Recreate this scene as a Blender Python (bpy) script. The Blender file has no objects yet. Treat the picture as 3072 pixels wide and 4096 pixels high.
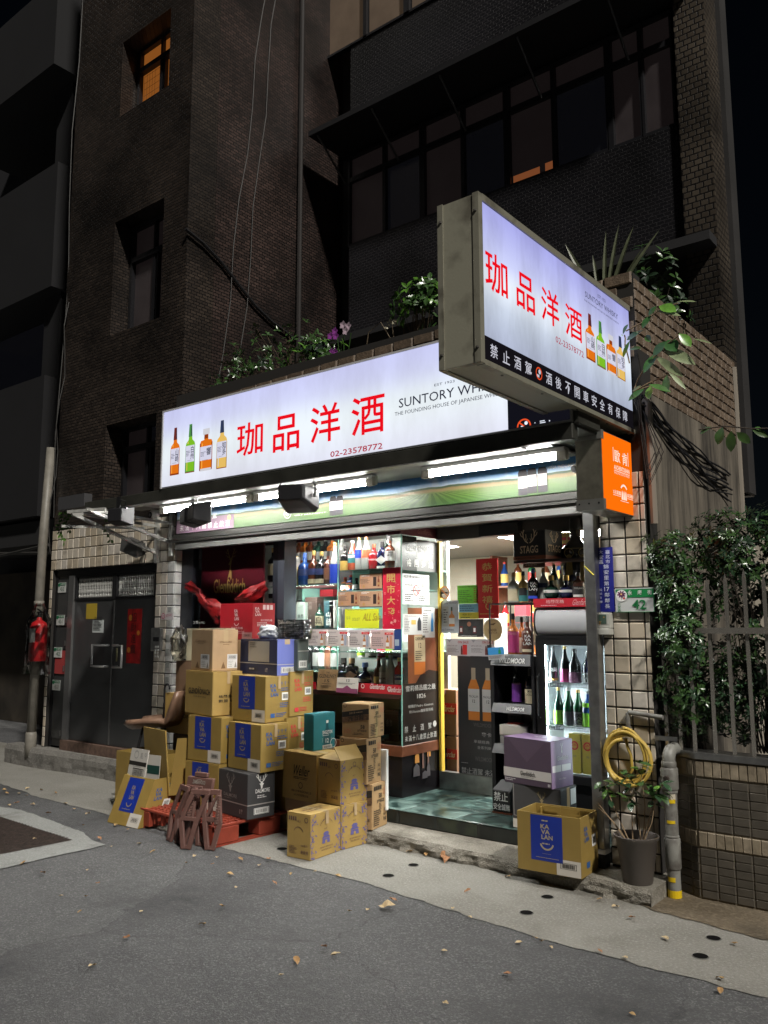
import bpy, bmesh, math, random
from mathutils import Vector, Matrix, noise
random.seed(11)
scene = bpy.context.scene
COL = scene.collection

# ---------------------------------------------------------------- camera
cam_d = bpy.data.cameras.new('camera')
cam = bpy.data.objects.new('camera', cam_d)
COL.objects.link(cam)
_yaw, _pit, _rol = math.radians(38.31), math.radians(7.766), math.radians(-.109)
_f = Vector((-math.sin(_yaw)*math.cos(_pit), math.cos(_yaw)*math.cos(_pit), math.sin(_pit)))
_r = Vector((math.cos(_yaw), math.sin(_yaw), 0))
_u = _r.cross(_f)
_r2 = math.cos(_rol)*_r + math.sin(_rol)*_u
_u2 = -math.sin(_rol)*_r + math.cos(_rol)*_u
_m = Matrix((_r2, _u2, -_f)).transposed().to_4x4()
_m.translation = Vector((0, 0, 1.5))
cam.matrix_world = _m
cam_d.sensor_fit = 'HORIZONTAL'
cam_d.sensor_width = 36
cam_d.lens = 36*3313/3072
cam_d.clip_start = .05
cam_d.clip_end = 400
scene.camera = cam

# ---------------------------------------------------------------- night sky, street light from the right, exposure
world = bpy.data.worlds.new('World')
scene.world = world
world.use_nodes = True
nt = world.node_tree
nt.nodes.clear()
sky = nt.nodes.new('ShaderNodeTexSky')
sky.sky_type = 'NISHITA'
sky.sun_disc = False
SUN_DIR = Vector((-.62, .32, -.72)).normalized()      # the way the light travels
sky.sun_elevation = math.asin(-SUN_DIR.z)
sky.sun_rotation = math.atan2(-SUN_DIR.x, -SUN_DIR.y)
bg = nt.nodes.new('ShaderNodeBackground')
bg.inputs['Strength'].default_value = .0004
wo = nt.nodes.new('ShaderNodeOutputWorld')
nt.links.new(sky.outputs[0], bg.inputs[0])
nt.links.new(bg.outputs[0], wo.inputs[0])
sun_d = bpy.data.lights.new('sun', 'SUN')
sun_d.energy = 1.95
sun_d.angle = math.radians(3)
sun_d.color = (1, .95, .87)
sun = bpy.data.objects.new('sun', sun_d)
COL.objects.link(sun)
sun.location = (6, -3, 9)
sun.rotation_euler = SUN_DIR.to_track_quat('-Z', 'Y').to_euler()
scene.view_settings.view_transform = 'Standard'
scene.view_settings.look = 'None'
scene.view_settings.gamma = 1
scene.view_settings.exposure = .75
scene.view_settings.use_curve_mapping = False
scene.cycles.use_denoising = True
scene.cycles.max_bounces = 8
scene.cycles.diffuse_bounces = 3
scene.cycles.glossy_bounces = 4
scene.cycles.transparent_max_bounces = 16
scene.cycles.sample_clamp_indirect = 4
scene.cycles.caustics_reflective = False
scene.cycles.caustics_refractive = False

# ---------------------------------------------------------------- materials
MATS = {}
def M(name, col=(.5,.5,.5), rough=.6, metal=0, var=.0, scale=20, bump=0, bscale=80, spec=.5, em=None, est=0, coat=0, alt=None, detail=6, fac=None):
    """principled material with optional colour mottling (var / alt) and fine relief (bump)"""
    if name in MATS: return MATS[name]
    m = bpy.data.materials.new(name); m.use_nodes = True
    t = m.node_tree; p = t.nodes['Principled BSDF']
    p.inputs['Roughness'].default_value = rough
    p.inputs['Metallic'].default_value = metal
    p.inputs['Specular IOR Level'].default_value = spec
    p.inputs['Coat Weight'].default_value = coat
    p.inputs['Base Color'].default_value = (*col, 1)
    g = t.nodes.new('ShaderNodeNewGeometry')
    if var or alt:
        n = t.nodes.new('ShaderNodeTexNoise'); n.inputs['Scale'].default_value = scale; n.inputs['Detail'].default_value = detail
        t.links.new(g.outputs['Position'], n.inputs['Vector'])
        r = t.nodes.new('ShaderNodeValToRGB')
        a, b = fac or (.3, .7)
        r.color_ramp.elements[0].position = a; r.color_ramp.elements[1].position = b
        c2 = alt or tuple(c*(1-var) for c in col)
        r.color_ramp.elements[0].color = (*c2, 1); r.color_ramp.elements[1].color = (*col, 1)
        t.links.new(n.outputs['Fac'], r.inputs['Fac'])
        t.links.new(r.outputs['Color'], p.inputs['Base Color'])
    if bump:
        n2 = t.nodes.new('ShaderNodeTexNoise'); n2.inputs['Scale'].default_value = bscale; n2.inputs['Detail'].default_value = 4
        t.links.new(g.outputs['Position'], n2.inputs['Vector'])
        b_ = t.nodes.new('ShaderNodeBump'); b_.inputs['Strength'].default_value = bump; b_.inputs['Distance'].default_value = .01
        t.links.new(n2.outputs['Fac'], b_.inputs['Height'])
        t.links.new(b_.outputs['Normal'], p.inputs['Normal'])
    if em:
        p.inputs['Emission Color'].default_value = (*em, 1)
        p.inputs['Emission Strength'].default_value = est
    MATS[name] = m
    return m
def EM(name, col, st=1.):
    if name in MATS: return MATS[name]
    m = bpy.data.materials.new(name); m.use_nodes = True; t = m.node_tree; t.nodes.clear()
    e = t.nodes.new('ShaderNodeEmission'); e.inputs[0].default_value = (*col, 1); e.inputs[1].default_value = st*(.6 if name.startswith('lit_') else 1)      # backlit sheets, exposed with the rest
    o = t.nodes.new('ShaderNodeOutputMaterial'); t.links.new(e.outputs[0], o.inputs[0])
    MATS[name] = m
    return m
def GLASS(name, tint=(.95,1,.97), ior=1.45, rough=.02):
    if name in MATS: return MATS[name]
    m = bpy.data.materials.new(name); m.use_nodes = True; t = m.node_tree; t.nodes.clear()
    a = t.nodes.new('ShaderNodeBsdfTransparent'); a.inputs[0].default_value = (*tint, 1)
    b = t.nodes.new('ShaderNodeBsdfGlossy'); b.inputs['Roughness'].default_value = rough
    f = t.nodes.new('ShaderNodeFresnel'); f.inputs[0].default_value = ior
    x = t.nodes.new('ShaderNodeMixShader'); o = t.nodes.new('ShaderNodeOutputMaterial')
    t.links.new(f.outputs[0], x.inputs[0]); t.links.new(a.outputs[0], x.inputs[1]); t.links.new(b.outputs[0], x.inputs[2]); t.links.new(x.outputs[0], o.inputs[0])
    MATS[name] = m
    return m
def node_mat(name):
    m = bpy.data.materials.new(name); m.use_nodes = True; MATS[name] = m
    return m, m.node_tree, m.node_tree.nodes['Principled BSDF']

# ---------------------------------------------------------------- mesh builder
_GL = {}
def glyphs(s, bold=0):
    if any(ord(q) > 0x2e00 for q in s): bold = min(bold, .009)
    k = (s, bold)
    if k not in _GL:
        c = bpy.data.curves.new('lettering_curve', 'FONT'); c.body = s; c.size = 1; c.resolution_u = 2; c.fill_mode = 'FRONT'; c.offset = bold
        c.align_x = 'CENTER' if '\n' in s else 'LEFT'; c.space_line = .9
        o = bpy.data.objects.new('lettering_curve', c); COL.objects.link(o)
        dg = bpy.context.evaluated_depsgraph_get()
        m = bpy.data.meshes.new_from_object(o.evaluated_get(dg))
        _GL[k] = ([(v.co.x, v.co.y) for v in m.vertices], [tuple(p.vertices) for p in m.polygons])
        bpy.data.objects.remove(o); bpy.data.meshes.remove(m); bpy.data.curves.remove(c)
    return _GL[k]
class Fr:
    """a frame on a face: origin, u (right), v (up), n (outward)"""
    def __init__(s, o, u=(1,0,0), v=(0,0,1), n=(0,-1,0)):
        s.o, s.u, s.v, s.n = Vector(o), Vector(u), Vector(v), Vector(n)
    def p(s, u, v, n=0): return s.o + s.u*u + s.v*v + s.n*n
def FY(y=0, x=0, z=0): return Fr((x, y, z))
def FX(x=0, y=0, z=0): return Fr((x, y, z), (0,1,0), (0,0,1), (1,0,0))
def FZ(z=0, x=0, y=0): return Fr((x, y, z), (1,0,0), (0,1,0), (0,0,1))
class MB:
    def __init__(s, org=(0,0,0)): s.v = []; s.f = []; s.mi = []; s.o = Vector(org); s.m = 0
    def add(s, pts, faces):
        b = len(s.v); s.v += [Vector(p)-s.o for p in pts]
        s.f += [tuple(b+i for i in f) for f in faces]; s.mi += [s.m]*len(faces); return s
    def hexa(s, p): return s.add(p, [(0,3,2,1),(4,5,6,7),(0,1,5,4),(1,2,6,5),(2,3,7,6),(3,0,4,7)])
    def box(s, x0, y0, z0, x1, y1, z1):
        return s.hexa([(x0,y0,z0),(x1,y0,z0),(x1,y1,z0),(x0,y1,z0),(x0,y0,z1),(x1,y0,z1),(x1,y1,z1),(x0,y1,z1)])
    def slab(s, F, u0, v0, u1, v1, n0, n1):
        return s.hexa([F.p(u0,v0,n1),F.p(u1,v0,n1),F.p(u1,v0,n0),F.p(u0,v0,n0),F.p(u0,v1,n1),F.p(u1,v1,n1),F.p(u1,v1,n0),F.p(u0,v1,n0)])
    def rect(s, F, u0, v0, u1, v1, off=.002): return s.add([F.p(u0,v0,off),F.p(u1,v0,off),F.p(u1,v1,off),F.p(u0,v1,off)], [(0,1,2,3)])
    def poly(s, F, pts, off=.002): return s.add([F.p(a,b,off) for a, b in pts], [tuple(range(len(pts)))])
    def prism(s, F, pts, n0, n1):
        k = len(pts)
        return s.add([F.p(a,b,n1) for a,b in pts]+[F.p(a,b,n0) for a,b in pts], [tuple(range(k)), tuple(range(2*k-1,k-1,-1))]+[(i,k+i,k+(i+1)%k,(i+1)%k) for i in range(k)])
    def ring(s, F, u, v, r0, r1, a0=0, a1=360, off=.002, seg=24, ys=1):
        P = []; q = []
        for i in range(seg+1):
            a = math.radians(a0+(a1-a0)*i/seg)
            P += [F.p(u+r0*math.cos(a), v+ys*r0*math.sin(a), off), F.p(u+r1*math.cos(a), v+ys*r1*math.sin(a), off)]
        return s.add(P, [(2*i,2*i+1,2*i+3,2*i+2) for i in range(seg)])
    def disc(s, F, u, v, r, off=.002, seg=20, ys=1): return s.poly(F, [(u+r*math.cos(2*math.pi*i/seg), v+ys*r*math.sin(2*math.pi*i/seg)) for i in range(seg)], off)
    def tx(s, F, t, u0, v0, u1, v1, off=.003, bold=0, shear=0, keep=False):
        """lettering fitted into the box u0 v0 u1 v1 (keep: natural width, left aligned)"""
        vs, fs = glyphs(t, bold)
        if not vs: return s
        a0, a1 = min(p[0] for p in vs), max(p[0] for p in vs); b0, b1 = min(p[1] for p in vs), max(p[1] for p in vs)
        ky = (v1-v0)/max(b1-b0, 1e-6); kx = ky if keep else (u1-u0)/max(a1-a0, 1e-6)
        return s.add([F.p(u0+(x-a0)*kx+shear*(y-b0)*ky, v0+(y-b0)*ky, off) for x, y in vs], fs)
    def lines(s, F, u0, v0, u1, v1, n, off=.003, fill=.45, rnd=random.Random(3)):
        """small print too fine to read: rows of short dashes"""
        h = (v1-v0)/n
        for i in range(n):
            v = v1-h*(i+.5); u = u0
            e = u0+(u1-u0)*rnd.uniform(.6, 1)
            while u < e:
                w = h*rnd.uniform(.5, 1.6); s.rect(F, u, v-h*fill/2, min(u+w, e), v+h*fill/2, off); u += w+h*.28
        return s
    def tube(s, pts, r, seg=8, closed=False):
        pts = [Vector(p) for p in pts]; n = len(pts); P = []; up = None
        for i, p in enumerate(pts):
            if closed: d = pts[(i+1) % n]-pts[i-1]
            else: d = pts[min(i+1, n-1)]-pts[max(i-1, 0)]
            d.normalize()
            if up is None: up = d.orthogonal().normalized()
            a = (up-d*up.dot(d)); a = a.normalized() if a.length > 1e-5 else d.orthogonal().normalized(); up = a
            b = d.cross(a); rr = r[i] if isinstance(r, (list, tuple)) else r
            P += [p+a*rr*math.cos(2*math.pi*k/seg)+b*rr*math.sin(2*math.pi*k/seg) for k in range(seg)]
        F_ = [(i*seg+k, i*seg+(k+1) % seg, ((i+1) % n)*seg+(k+1) % seg, ((i+1) % n)*seg+k) for i in range(n if closed else n-1) for k in range(seg)]
        if not closed: F_ += [tuple(range(seg-1,-1,-1)), tuple((n-1)*seg+k for k in range(seg))]
        return s.add(P, F_)
    def lathe(s, c, prof, seg=14, sq=0, rot=0, a0=0, a1=360, cap=True):
        """profile (r, z) turned about the vertical through c; sq squares the section"""
        c = Vector(c); P = []; full = (a1-a0 == 360); k = seg if full else seg+1
        for r, z in prof:
            for i in range(k):
                a = math.radians(a0+(a1-a0)*i/seg)
                q = 1
                if sq: q = 1/max(abs(math.cos(a)), abs(math.sin(a)))**sq
                x, y = r*q*math.cos(a), r*q*math.sin(a)
                P.append(c+Vector((x*math.cos(rot)-y*math.sin(rot), x*math.sin(rot)+y*math.cos(rot), z)))
        n = len(prof)
        F_ = [(j*k+i, j*k+(i+1) % k, (j+1)*k+(i+1) % k, (j+1)*k+i) for j in range(n-1) for i in range(seg)]
        if cap and full: F_ += [tuple(range(k-1,-1,-1)), tuple((n-1)*k+i for i in range(k))]
        return s.add(P, F_)
    def build(s, name, mat, parent=None, smooth=False, bevel=0, kind=None):
        me = bpy.data.meshes.new(name)
        me.from_pydata(s.v, [], s.f)
        for m in (mat if isinstance(mat, (list, tuple)) else [mat]): me.materials.append(m)
        if isinstance(mat, (list, tuple)): me.polygons.foreach_set('material_index', s.mi)
        if bevel:
            b = bmesh.new(); b.from_mesh(me)
            bmesh.ops.remove_doubles(b, verts=b.verts, dist=1e-5)
            bmesh.ops.bevel(b, geom=[e for e in b.edges if len(e.link_faces) == 2 and e.calc_face_angle(0) > .6], offset=bevel, segments=1, affect='EDGES', clamp_overlap=True)
            b.to_mesh(me); b.free()
        if smooth: me.polygons.foreach_set('use_smooth', [True]*len(me.polygons)); 
        if smooth == 'auto': me.set_sharp_from_angle(angle=math.radians(40))
        me.update()
        o = bpy.data.objects.new(name, me); COL.objects.link(o)
        if parent: o.parent = parent
        if kind: o['kind'] = kind
        return o
def tag(o, label, cat, group=None):
    o['label'] = label; o['category'] = cat
    if group: o['group'] = group
    return o
def thing(name, label, cat, loc=(0,0,0), rot=0, group=None):
    o = bpy.data.objects.new(name, None); COL.objects.link(o)
    o.empty_display_size = .05
    o.location = loc; o.rotation_euler = (0, 0, rot)
    return tag(o, label, cat, group)
def dup(o, loc=None, rot=None, label=None, par=None):
    c = o.copy(); COL.objects.link(c)
    if par is not None: c.parent = par
    if loc is not None: c.location = loc
    if rot is not None: c.rotation_euler = (0, 0, rot)
    if label: c['label'] = label
    for ch in o.children: dup(ch, par=c)
    return c
_UT = {}
def unit_tile(mat, inset=.06):
    """a shared slab 1 x 1 x 1 with chamfered face, scaled where it is laid; face towards -y"""
    if mat.name not in _UT:
        i = inset
        mb = MB().add([(0,0,0),(1,0,0),(1,0,1),(0,0,1),(i,-1,i),(1-i,-1,i),(1-i,-1,1-i),(i,-1,1-i)], [(4,5,6,7),(0,1,5,4),(1,2,6,5),(2,3,7,6),(3,0,4,7)])
        me = bpy.data.meshes.new('tile'); me.from_pydata(mb.v, [], mb.f); me.materials.append(mat); _UT[mat.name] = me
    return _UT[mat.name]
def lay(name, parent, F, u, v, w, h, t, mats, rnd=random.Random(5), tilt=.012):
    """one tile, brick or slab as a part of parent (frame F in the parent's space)"""
    o = bpy.data.objects.new(name, unit_tile(rnd.choice(mats))); COL.objects.link(o); o.parent = parent
    m = Matrix((F.u, -F.n, F.v)).transposed().to_4x4()
    m.translation = F.p(u, v, 0)
    o.matrix_local = m @ Matrix.Rotation(rnd.uniform(-tilt, tilt), 4, 'X') @ Matrix.Rotation(rnd.uniform(-tilt, tilt), 4, 'Z') @ Matrix.Diagonal((w, t*rnd.uniform(.8, 1.25), h, 1))
    return o

WHITE = M('white_print', (.78,.78,.76), .55)
BLACK = M('black_print', (.012,.012,.013), .5)
STEEL = M('brushed_steel', (.42,.42,.41), .32, .9, var=.35, scale=14, bump=.08, bscale=200)
DSTEEL = M('dark_painted_steel', (.055,.055,.052), .45, .3, var=.45, scale=9, bump=.1)
GREYSTEEL = M('grey_galvanised_sheet', (.27,.27,.25), .5, .45, var=.4, scale=6, bump=.05)
BLKMET = M('black_metal', (.014,.014,.015), .4, .2)
BLKPLA = M('black_plastic', (.016,.016,.018), .55, spec=.3)
GOLD = M('gold_print', (.6,.42,.13), .4, .1)
DKGOLD = M('dull_gold_print', (.3,.24,.13), .5, .1)
ORD = ('first','second','third','fourth','fifth','sixth','seventh','eighth','ninth','tenth','eleventh','twelfth','thirteenth','fourteenth','fifteenth','sixteenth','seventeenth','eighteenth','nineteenth','twentieth')
RED = M('red_print', (.62,.03,.03), .5)

# ---------------------------------------------------------------- ground materials
def ground_mat(name, c1, c2, speck, stain, fs=220, bs=.5, rough=.85, stain_scale=.9, stain_pos=(.52,.72)):
    m, t, p = node_mat(name); L = t.links.new
    g = t.nodes.new('ShaderNodeNewGeometry')
    def nz(sc, de=6, ro=.6):
        n = t.nodes.new('ShaderNodeTexNoise'); n.inputs['Scale'].default_value = sc; n.inputs['Detail'].default_value = de; n.inputs['Roughness'].default_value = ro
        L(g.outputs['Position'], n.inputs['Vector']); return n
    def ramp(n, a, b, ca, cb, out='Fac'):
        r = t.nodes.new('ShaderNodeValToRGB'); r.color_ramp.elements[0].position = a; r.color_ramp.elements[1].position = b
        r.color_ramp.elements[0].color = (*ca, 1); r.color_ramp.elements[1].color = (*cb, 1); L(n.outputs[out], r.inputs['Fac']); return r
    def mix(f, a, b):
        x = t.nodes.new('ShaderNodeMix'); x.data_type = 'RGBA'; L(f, x.inputs[0]); L(a, x.inputs[6]); L(b, x.inputs[7]); return x.outputs[2]
    base = ramp(nz(2.2), .3, .72, c1, c2).outputs['Color']
    v = t.nodes.new('ShaderNodeTexVoronoi'); v.inputs['Scale'].default_value = fs; L(g.outputs['Position'], v.inputs['Vector'])
    sp = ramp(nz(fs*.55, 3), .5, .72, (0,0,0), (1,1,1)).outputs['Color']
    spc = t.nodes.new('ShaderNodeRGB'); spc.outputs[0].default_value = (*speck, 1)
    col = mix(sp, base, spc.outputs[0])
    st = ramp(nz(stain_scale, 8, .68), *stain_pos, (0,0,0), (1,1,1)).outputs['Color']
    stc = t.nodes.new('ShaderNodeRGB'); stc.outputs[0].default_value = (*stain, 1)
    col = mix(st, col, stc.outputs[0])
    if name == 'asphalt':                                             # old cracks and filled trenches
        wn = t.nodes.new('ShaderNodeVectorMath'); wn.operation = 'MULTIPLY_ADD'; L(nz(3, 5).outputs['Color'], wn.inputs[0]); wn.inputs[1].default_value = (.35, .35, 0); L(g.outputs['Position'], wn.inputs[2])
        ve = t.nodes.new('ShaderNodeTexVoronoi'); ve.feature = 'DISTANCE_TO_EDGE'; ve.inputs['Scale'].default_value = .55; L(wn.outputs[0], ve.inputs['Vector'])
        ck = ramp(ve, .0008, .0035, (.6,.6,.6), (0,0,0), 'Distance').outputs['Color']
        dk = t.nodes.new('ShaderNodeRGB'); dk.outputs[0].default_value = (.04, .041, .042, 1)
        col = mix(ck, col, dk.outputs[0])
        vp = t.nodes.new('ShaderNodeTexVoronoi'); vp.inputs['Scale'].default_value = .55; L(wn.outputs[0], vp.inputs['Vector'])
        bw_ = ramp(vp, .2, .8, (.8,.8,.81), (1.08,1.08,1.07), 'Color').outputs['Color']
        mm = t.nodes.new('ShaderNodeMix'); mm.data_type = 'RGBA'; mm.blend_type = 'MULTIPLY'; mm.inputs[0].default_value = 1; L(col, mm.inputs[6]); L(bw_, mm.inputs[7]); col = mm.outputs[2]
    L(col, p.inputs['Base Color']); p.inputs['Roughness'].default_value = rough
    b1 = t.nodes.new('ShaderNodeBump'); b1.inputs['Strength'].default_value = bs; b1.inputs['Distance'].default_value = .006
    L(v.outputs['Distance'], b1.inputs['Height'])
    b2 = t.nodes.new('ShaderNodeBump'); b2.inputs['Strength'].default_value = bs; b2.inputs['Distance'].default_value = .02
    L(nz(9).outputs['Fac'], b2.inputs['Height']); L(b1.outputs['Normal'], b2.inputs['Normal'])
    L(b2.outputs['Normal'], p.inputs['Normal'])
    return m
ASPH = ground_mat('asphalt', (.078,.08,.083), (.13,.132,.135), (.24,.24,.24), (.042,.043,.045), 170, .8, .8, 1.1, (.48,.72))
CONC = ground_mat('pavement_concrete', (.18,.175,.155), (.25,.245,.22), (.32,.31,.29), (.1,.09,.07), 130, .6, .85, .8, (.55,.8))
KERBM = ground_mat('kerb_concrete', (.2,.185,.15), (.3,.28,.24), (.4,.38,.34), (.07,.06,.045), 150, .9, .85, 3.5, (.45,.75))
OLDC = ground_mat('old_step_concrete', (.13,.125,.115), (.21,.2,.18), (.25,.24,.22), (.06,.055,.048), 90, .5, .85, 2.6)
SURR = ground_mat('drain_surround_concrete', (.22,.23,.22), (.29,.3,.29), (.36,.36,.35), (.13,.13,.12), 120, .4, .85, 2.5)
SOIL_SHADE = ground_mat('soil_and_wall_shade', (.09,.07,.045), (.15,.12,.08), (.2,.16,.11), (.05,.04,.026), 60, .6, .8, 3)  # planter soil, and the ground strip painted as shade by the wall

def structure(o): o['kind'] = 'structure'; return o
def sheet(name, pts, z, mat, jit=0, step=.05, closed_jit=None):
    """a flat sheet whose outline is broken up a little"""
    out = []
    for i, p in enumerate(pts):
        q = pts[(i+1) % len(pts)]; n = max(1, int(math.dist(p, q)/step)) if jit and (closed_jit is None or i in closed_jit) else 1
        for k in range(n):
            t = k/n; x, y = p[0]+(q[0]-p[0])*t, p[1]+(q[1]-p[1])*t
            if n > 1 and k: nv = noise.noise_vector(Vector((x*9, y*9, z))) + .6*noise.noise_vector(Vector((x*31, y*31, 2))); x += nv.x*jit; y += nv.y*jit
            out.append((x, y, z))
    return structure(MB().add(out, [tuple(range(len(out)))]).build(name, mat))
sheet('road', [(-60,-40),(60,-40),(60,60),(-60,60)], -.004, ASPH)
edge = [(-30,4.35),(-7.992, 4.166),(-7.072, 4.056),(-6.52, 4.047),(-6.072, 4.042),(-4.53, 3.947),(-3.218, 3.939),(-2.514, 3.842),(-1.958, 3.791),(-1.502, 3.776),(-1.009, 3.781),(4,3.7)]
sheet('pavement', edge+[(4,5.6),(-30,5.6)], 0, CONC, .018, .04, set(range(0,12)))
sheet('wall_foot_shade', [(-2.05,4.62),(-1.75,4.5),(-1.2,4.42),(-.3,4.35),(3,4.3),(3,4.95),(-2.05,4.95)], .004, SOIL_SHADE, .03, .04, {0,1,2,3})  # dark sheet painting the shade on the ground along the right wall
sheet('drain_surround', [(-7.82, 3.409),(-6.973, 3.647),(-6.716, 3.691),(-6.252, 3.65),(-5.647, 3.592),(-5.418, 3.508),(-5.211, 3.491),(-5.199, 3.362),(-5.221, 3.18),(-5.224, 2.755),(-5.164, 2.286)], .003, SURR, .012, .04)
# checkered iron cover of the drain
dc = thing('drain_cover', 'rusty dark checkered iron drain cover set in the pale concrete at the road edge', 'drain cover', (-6.1,3.25,.004))
cov = [(-7.991, 3.481),(-6.607, 3.46),(-5.494, 3.415),(-5.54, 2.917),(-5.576, 2.46)]
RUST = M('rusty_cast_iron', (.075,.055,.045), .75, .4, alt=(.03,.022,.02), scale=25, bump=.6, bscale=60)
F0 = FZ(.006)
MB((-6.1,3.25,.004)).poly(F0, cov, 0).build('cover_plate', RUST, dc)
mb = MB((-6.1,3.25,.004))
def inside(p, poly):
    c = False
    for i in range(len(poly)):
        a, b = poly[i], poly[i-1]
        if (a[1] > p[1]) != (b[1] > p[1]) and p[0] < (b[0]-a[0])*(p[1]-a[1])/(b[1]-a[1])+a[0]: c = not c
    return c
for i in range(60):
    for j in range(60):
        x, y = -8.2+i*.045+(j % 2)*.0225, 2.6+j*.022
        if inside((x, y), cov) and inside((x+.03, y), cov) and inside((x-.03,y), cov):
            s = 1 if j % 2 else -1; mb.add([(x-.016,y-.003*s,.011),(x,y-.006,.012),(x+.016,y+.003*s,.011),(x,y+.006,.012)], [(0,1,2,3)])
o = mb.build('raised_tread', RUST, dc); o['kind'] = 'stuff'
# kerb below the shop step, with a worn front
def kerb(name, xs, yf, yb, z0, z1, mat, wear=.02, seed=0, end=False):
    mb = MB(); P = []; n = len(xs); K = 5
    for i, x in enumerate(xs):
        y = yf(x)
        for k in range(K):
            t = k/(K-1); zz = z0+(z1-z0)*t
            w = wear*noise.fractal(Vector((x*7, zz*14, seed)), 1, 2, 4)*(1.2-t*.6)
            P.append((x, y+(.018*t if k == K-1 else 0)+w, zz-(0 if k < K-1 else .004*abs(noise.noise(Vector((x*6,1,seed)))))))
        P.append((x, y+.05, z1)); P.append((x, yb, z1))
    R_ = K+2
    mb.add(P, [(i*R_+k, (i+1)*R_+k, (i+1)*R_+k+1, i*R_+k+1) for i in range(n-1) for k in range(R_-1)])
    if end:
        y = yf(xs[-1]); mb.add([(xs[-1], y, z0),(xs[-1]+.0, yb, z0),(xs[-1], yb, z1),(xs[-1], y+.02, z1)], [(0,1,2,3)])
    return structure(mb.build(name, mat))
kerb('kerb', [-4.6+i*.025 for i in range(114)], lambda x: 4.64+(x+3.7)*(-.03)-max(0, x+2.35)*.08, 4.93, 0, .085, KERBM, .03, 3, True)
kerb('entrance_step', [-9.2+i*.06 for i in range(46)], lambda x: 4.86+.04*math.sin(x*2.3), 5.0, .0, .2, OLDC, .011, 9, True)
structure(MB().box(-8.3,4.95,.19,-6.72,5.2,.3).build('door_threshold', M('brown_threshold_stone', (.16,.1,.075), .6, var=.5, scale=30, bump=.1)))
# shop step: dark stone risers and green marble floor slabs, each slab a part
fl = structure(MB().box(-6.36,4.925,.0,-2.13,9,.181).build('shop_floor', M('dark_mortar', (.03,.032,.03), .8)))
MARB = []
for k, (c1, c2) in enumerate((((.014,.032,.03),(.17,.25,.23)), ((.012,.024,.022),(.1,.17,.155)), ((.022,.045,.042),(.24,.33,.3)))):
    m, t, p = node_mat('green_marble_%d' % k); L = t.links.new
    g = t.nodes.new('ShaderNodeNewGeometry')
    n1 = t.nodes.new('ShaderNodeTexNoise'); n1.inputs['Scale'].default_value = 3.2+k; n1.inputs['Detail'].default_value = 9; n1.inputs['Distortion'].default_value = 2.2
    L(g.outputs['Position'], n1.inputs['Vector'])
    r = t.nodes.new('ShaderNodeValToRGB'); r.color_ramp.elements[0].position = .38; r.color_ramp.elements[1].position = .72
    r.color_ramp.elements[0].color = (*c1, 1); r.color_ramp.elements[1].color = (*c2, 1)
    L(n1.outputs['Fac'], r.inputs['Fac']); L(r.outputs['Color'], p.inputs['Base Color']); p.inputs['Roughness'].default_value = .28
    MARB.append(m)
BSTONE = [M('black_riser_stone', (.02,.024,.022), .3, var=.5, scale=9), M('mossy_riser_stone', (.035,.045,.028), .4, alt=(.016,.02,.018), scale=12, fac=(.4,.6))]
rnd = random.Random(8)
y = 4.915
Ftop = FZ(.181)
for j in range(3):
    xx = -4.6 + .11*j
    while xx < -2.3:
        w = .44
        o = lay('floor_slab', fl, Fr((0,0,.181),(1,0,0),(0,1,0),(0,0,1)), xx, 4.916+j*.31, min(w, -2.14-xx)-.004, .306, .004, MARB, rnd, .0015)
        xx += w
xx = -4.42
while xx < -2.2:
    w = min(.33, -2.135-xx); lay('riser_slab', fl, Fr((0,4.925,0)), xx, .088, w-.003, .092, .006, BSTONE, rnd, .003); xx += .33
# round drain holes in the pavement
for i, (p, r) in enumerate(zip([(-4.175, 4.165),(-3.235, 4.131),(-3.248, 4.404),(-2.264, 4.066),(-2.296, 4.363),(-1.36, 4.042),(-1.381, 4.304)], [.034,.034,.032,.034,.033,.034,.033])):
    o = thing('drain_hole', 'round black drain hole in the pavement, '+ORD[i]+' from the left', 'drain hole', (p[0],p[1],.0), 0, 'drain holes along the pavement')
    MB().lathe((0,0,0), [(r*1.12,.001),(r,.003),(r*.95,.0015)], 18).build('rim', M('hole_rim', (.1,.1,.09), .9), o)
    MB().disc(FZ(0), 0, 0, r*.97, .0035).build('opening', M('hole_black', (.004,.004,.004), .95, spec=.1), o)

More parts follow.
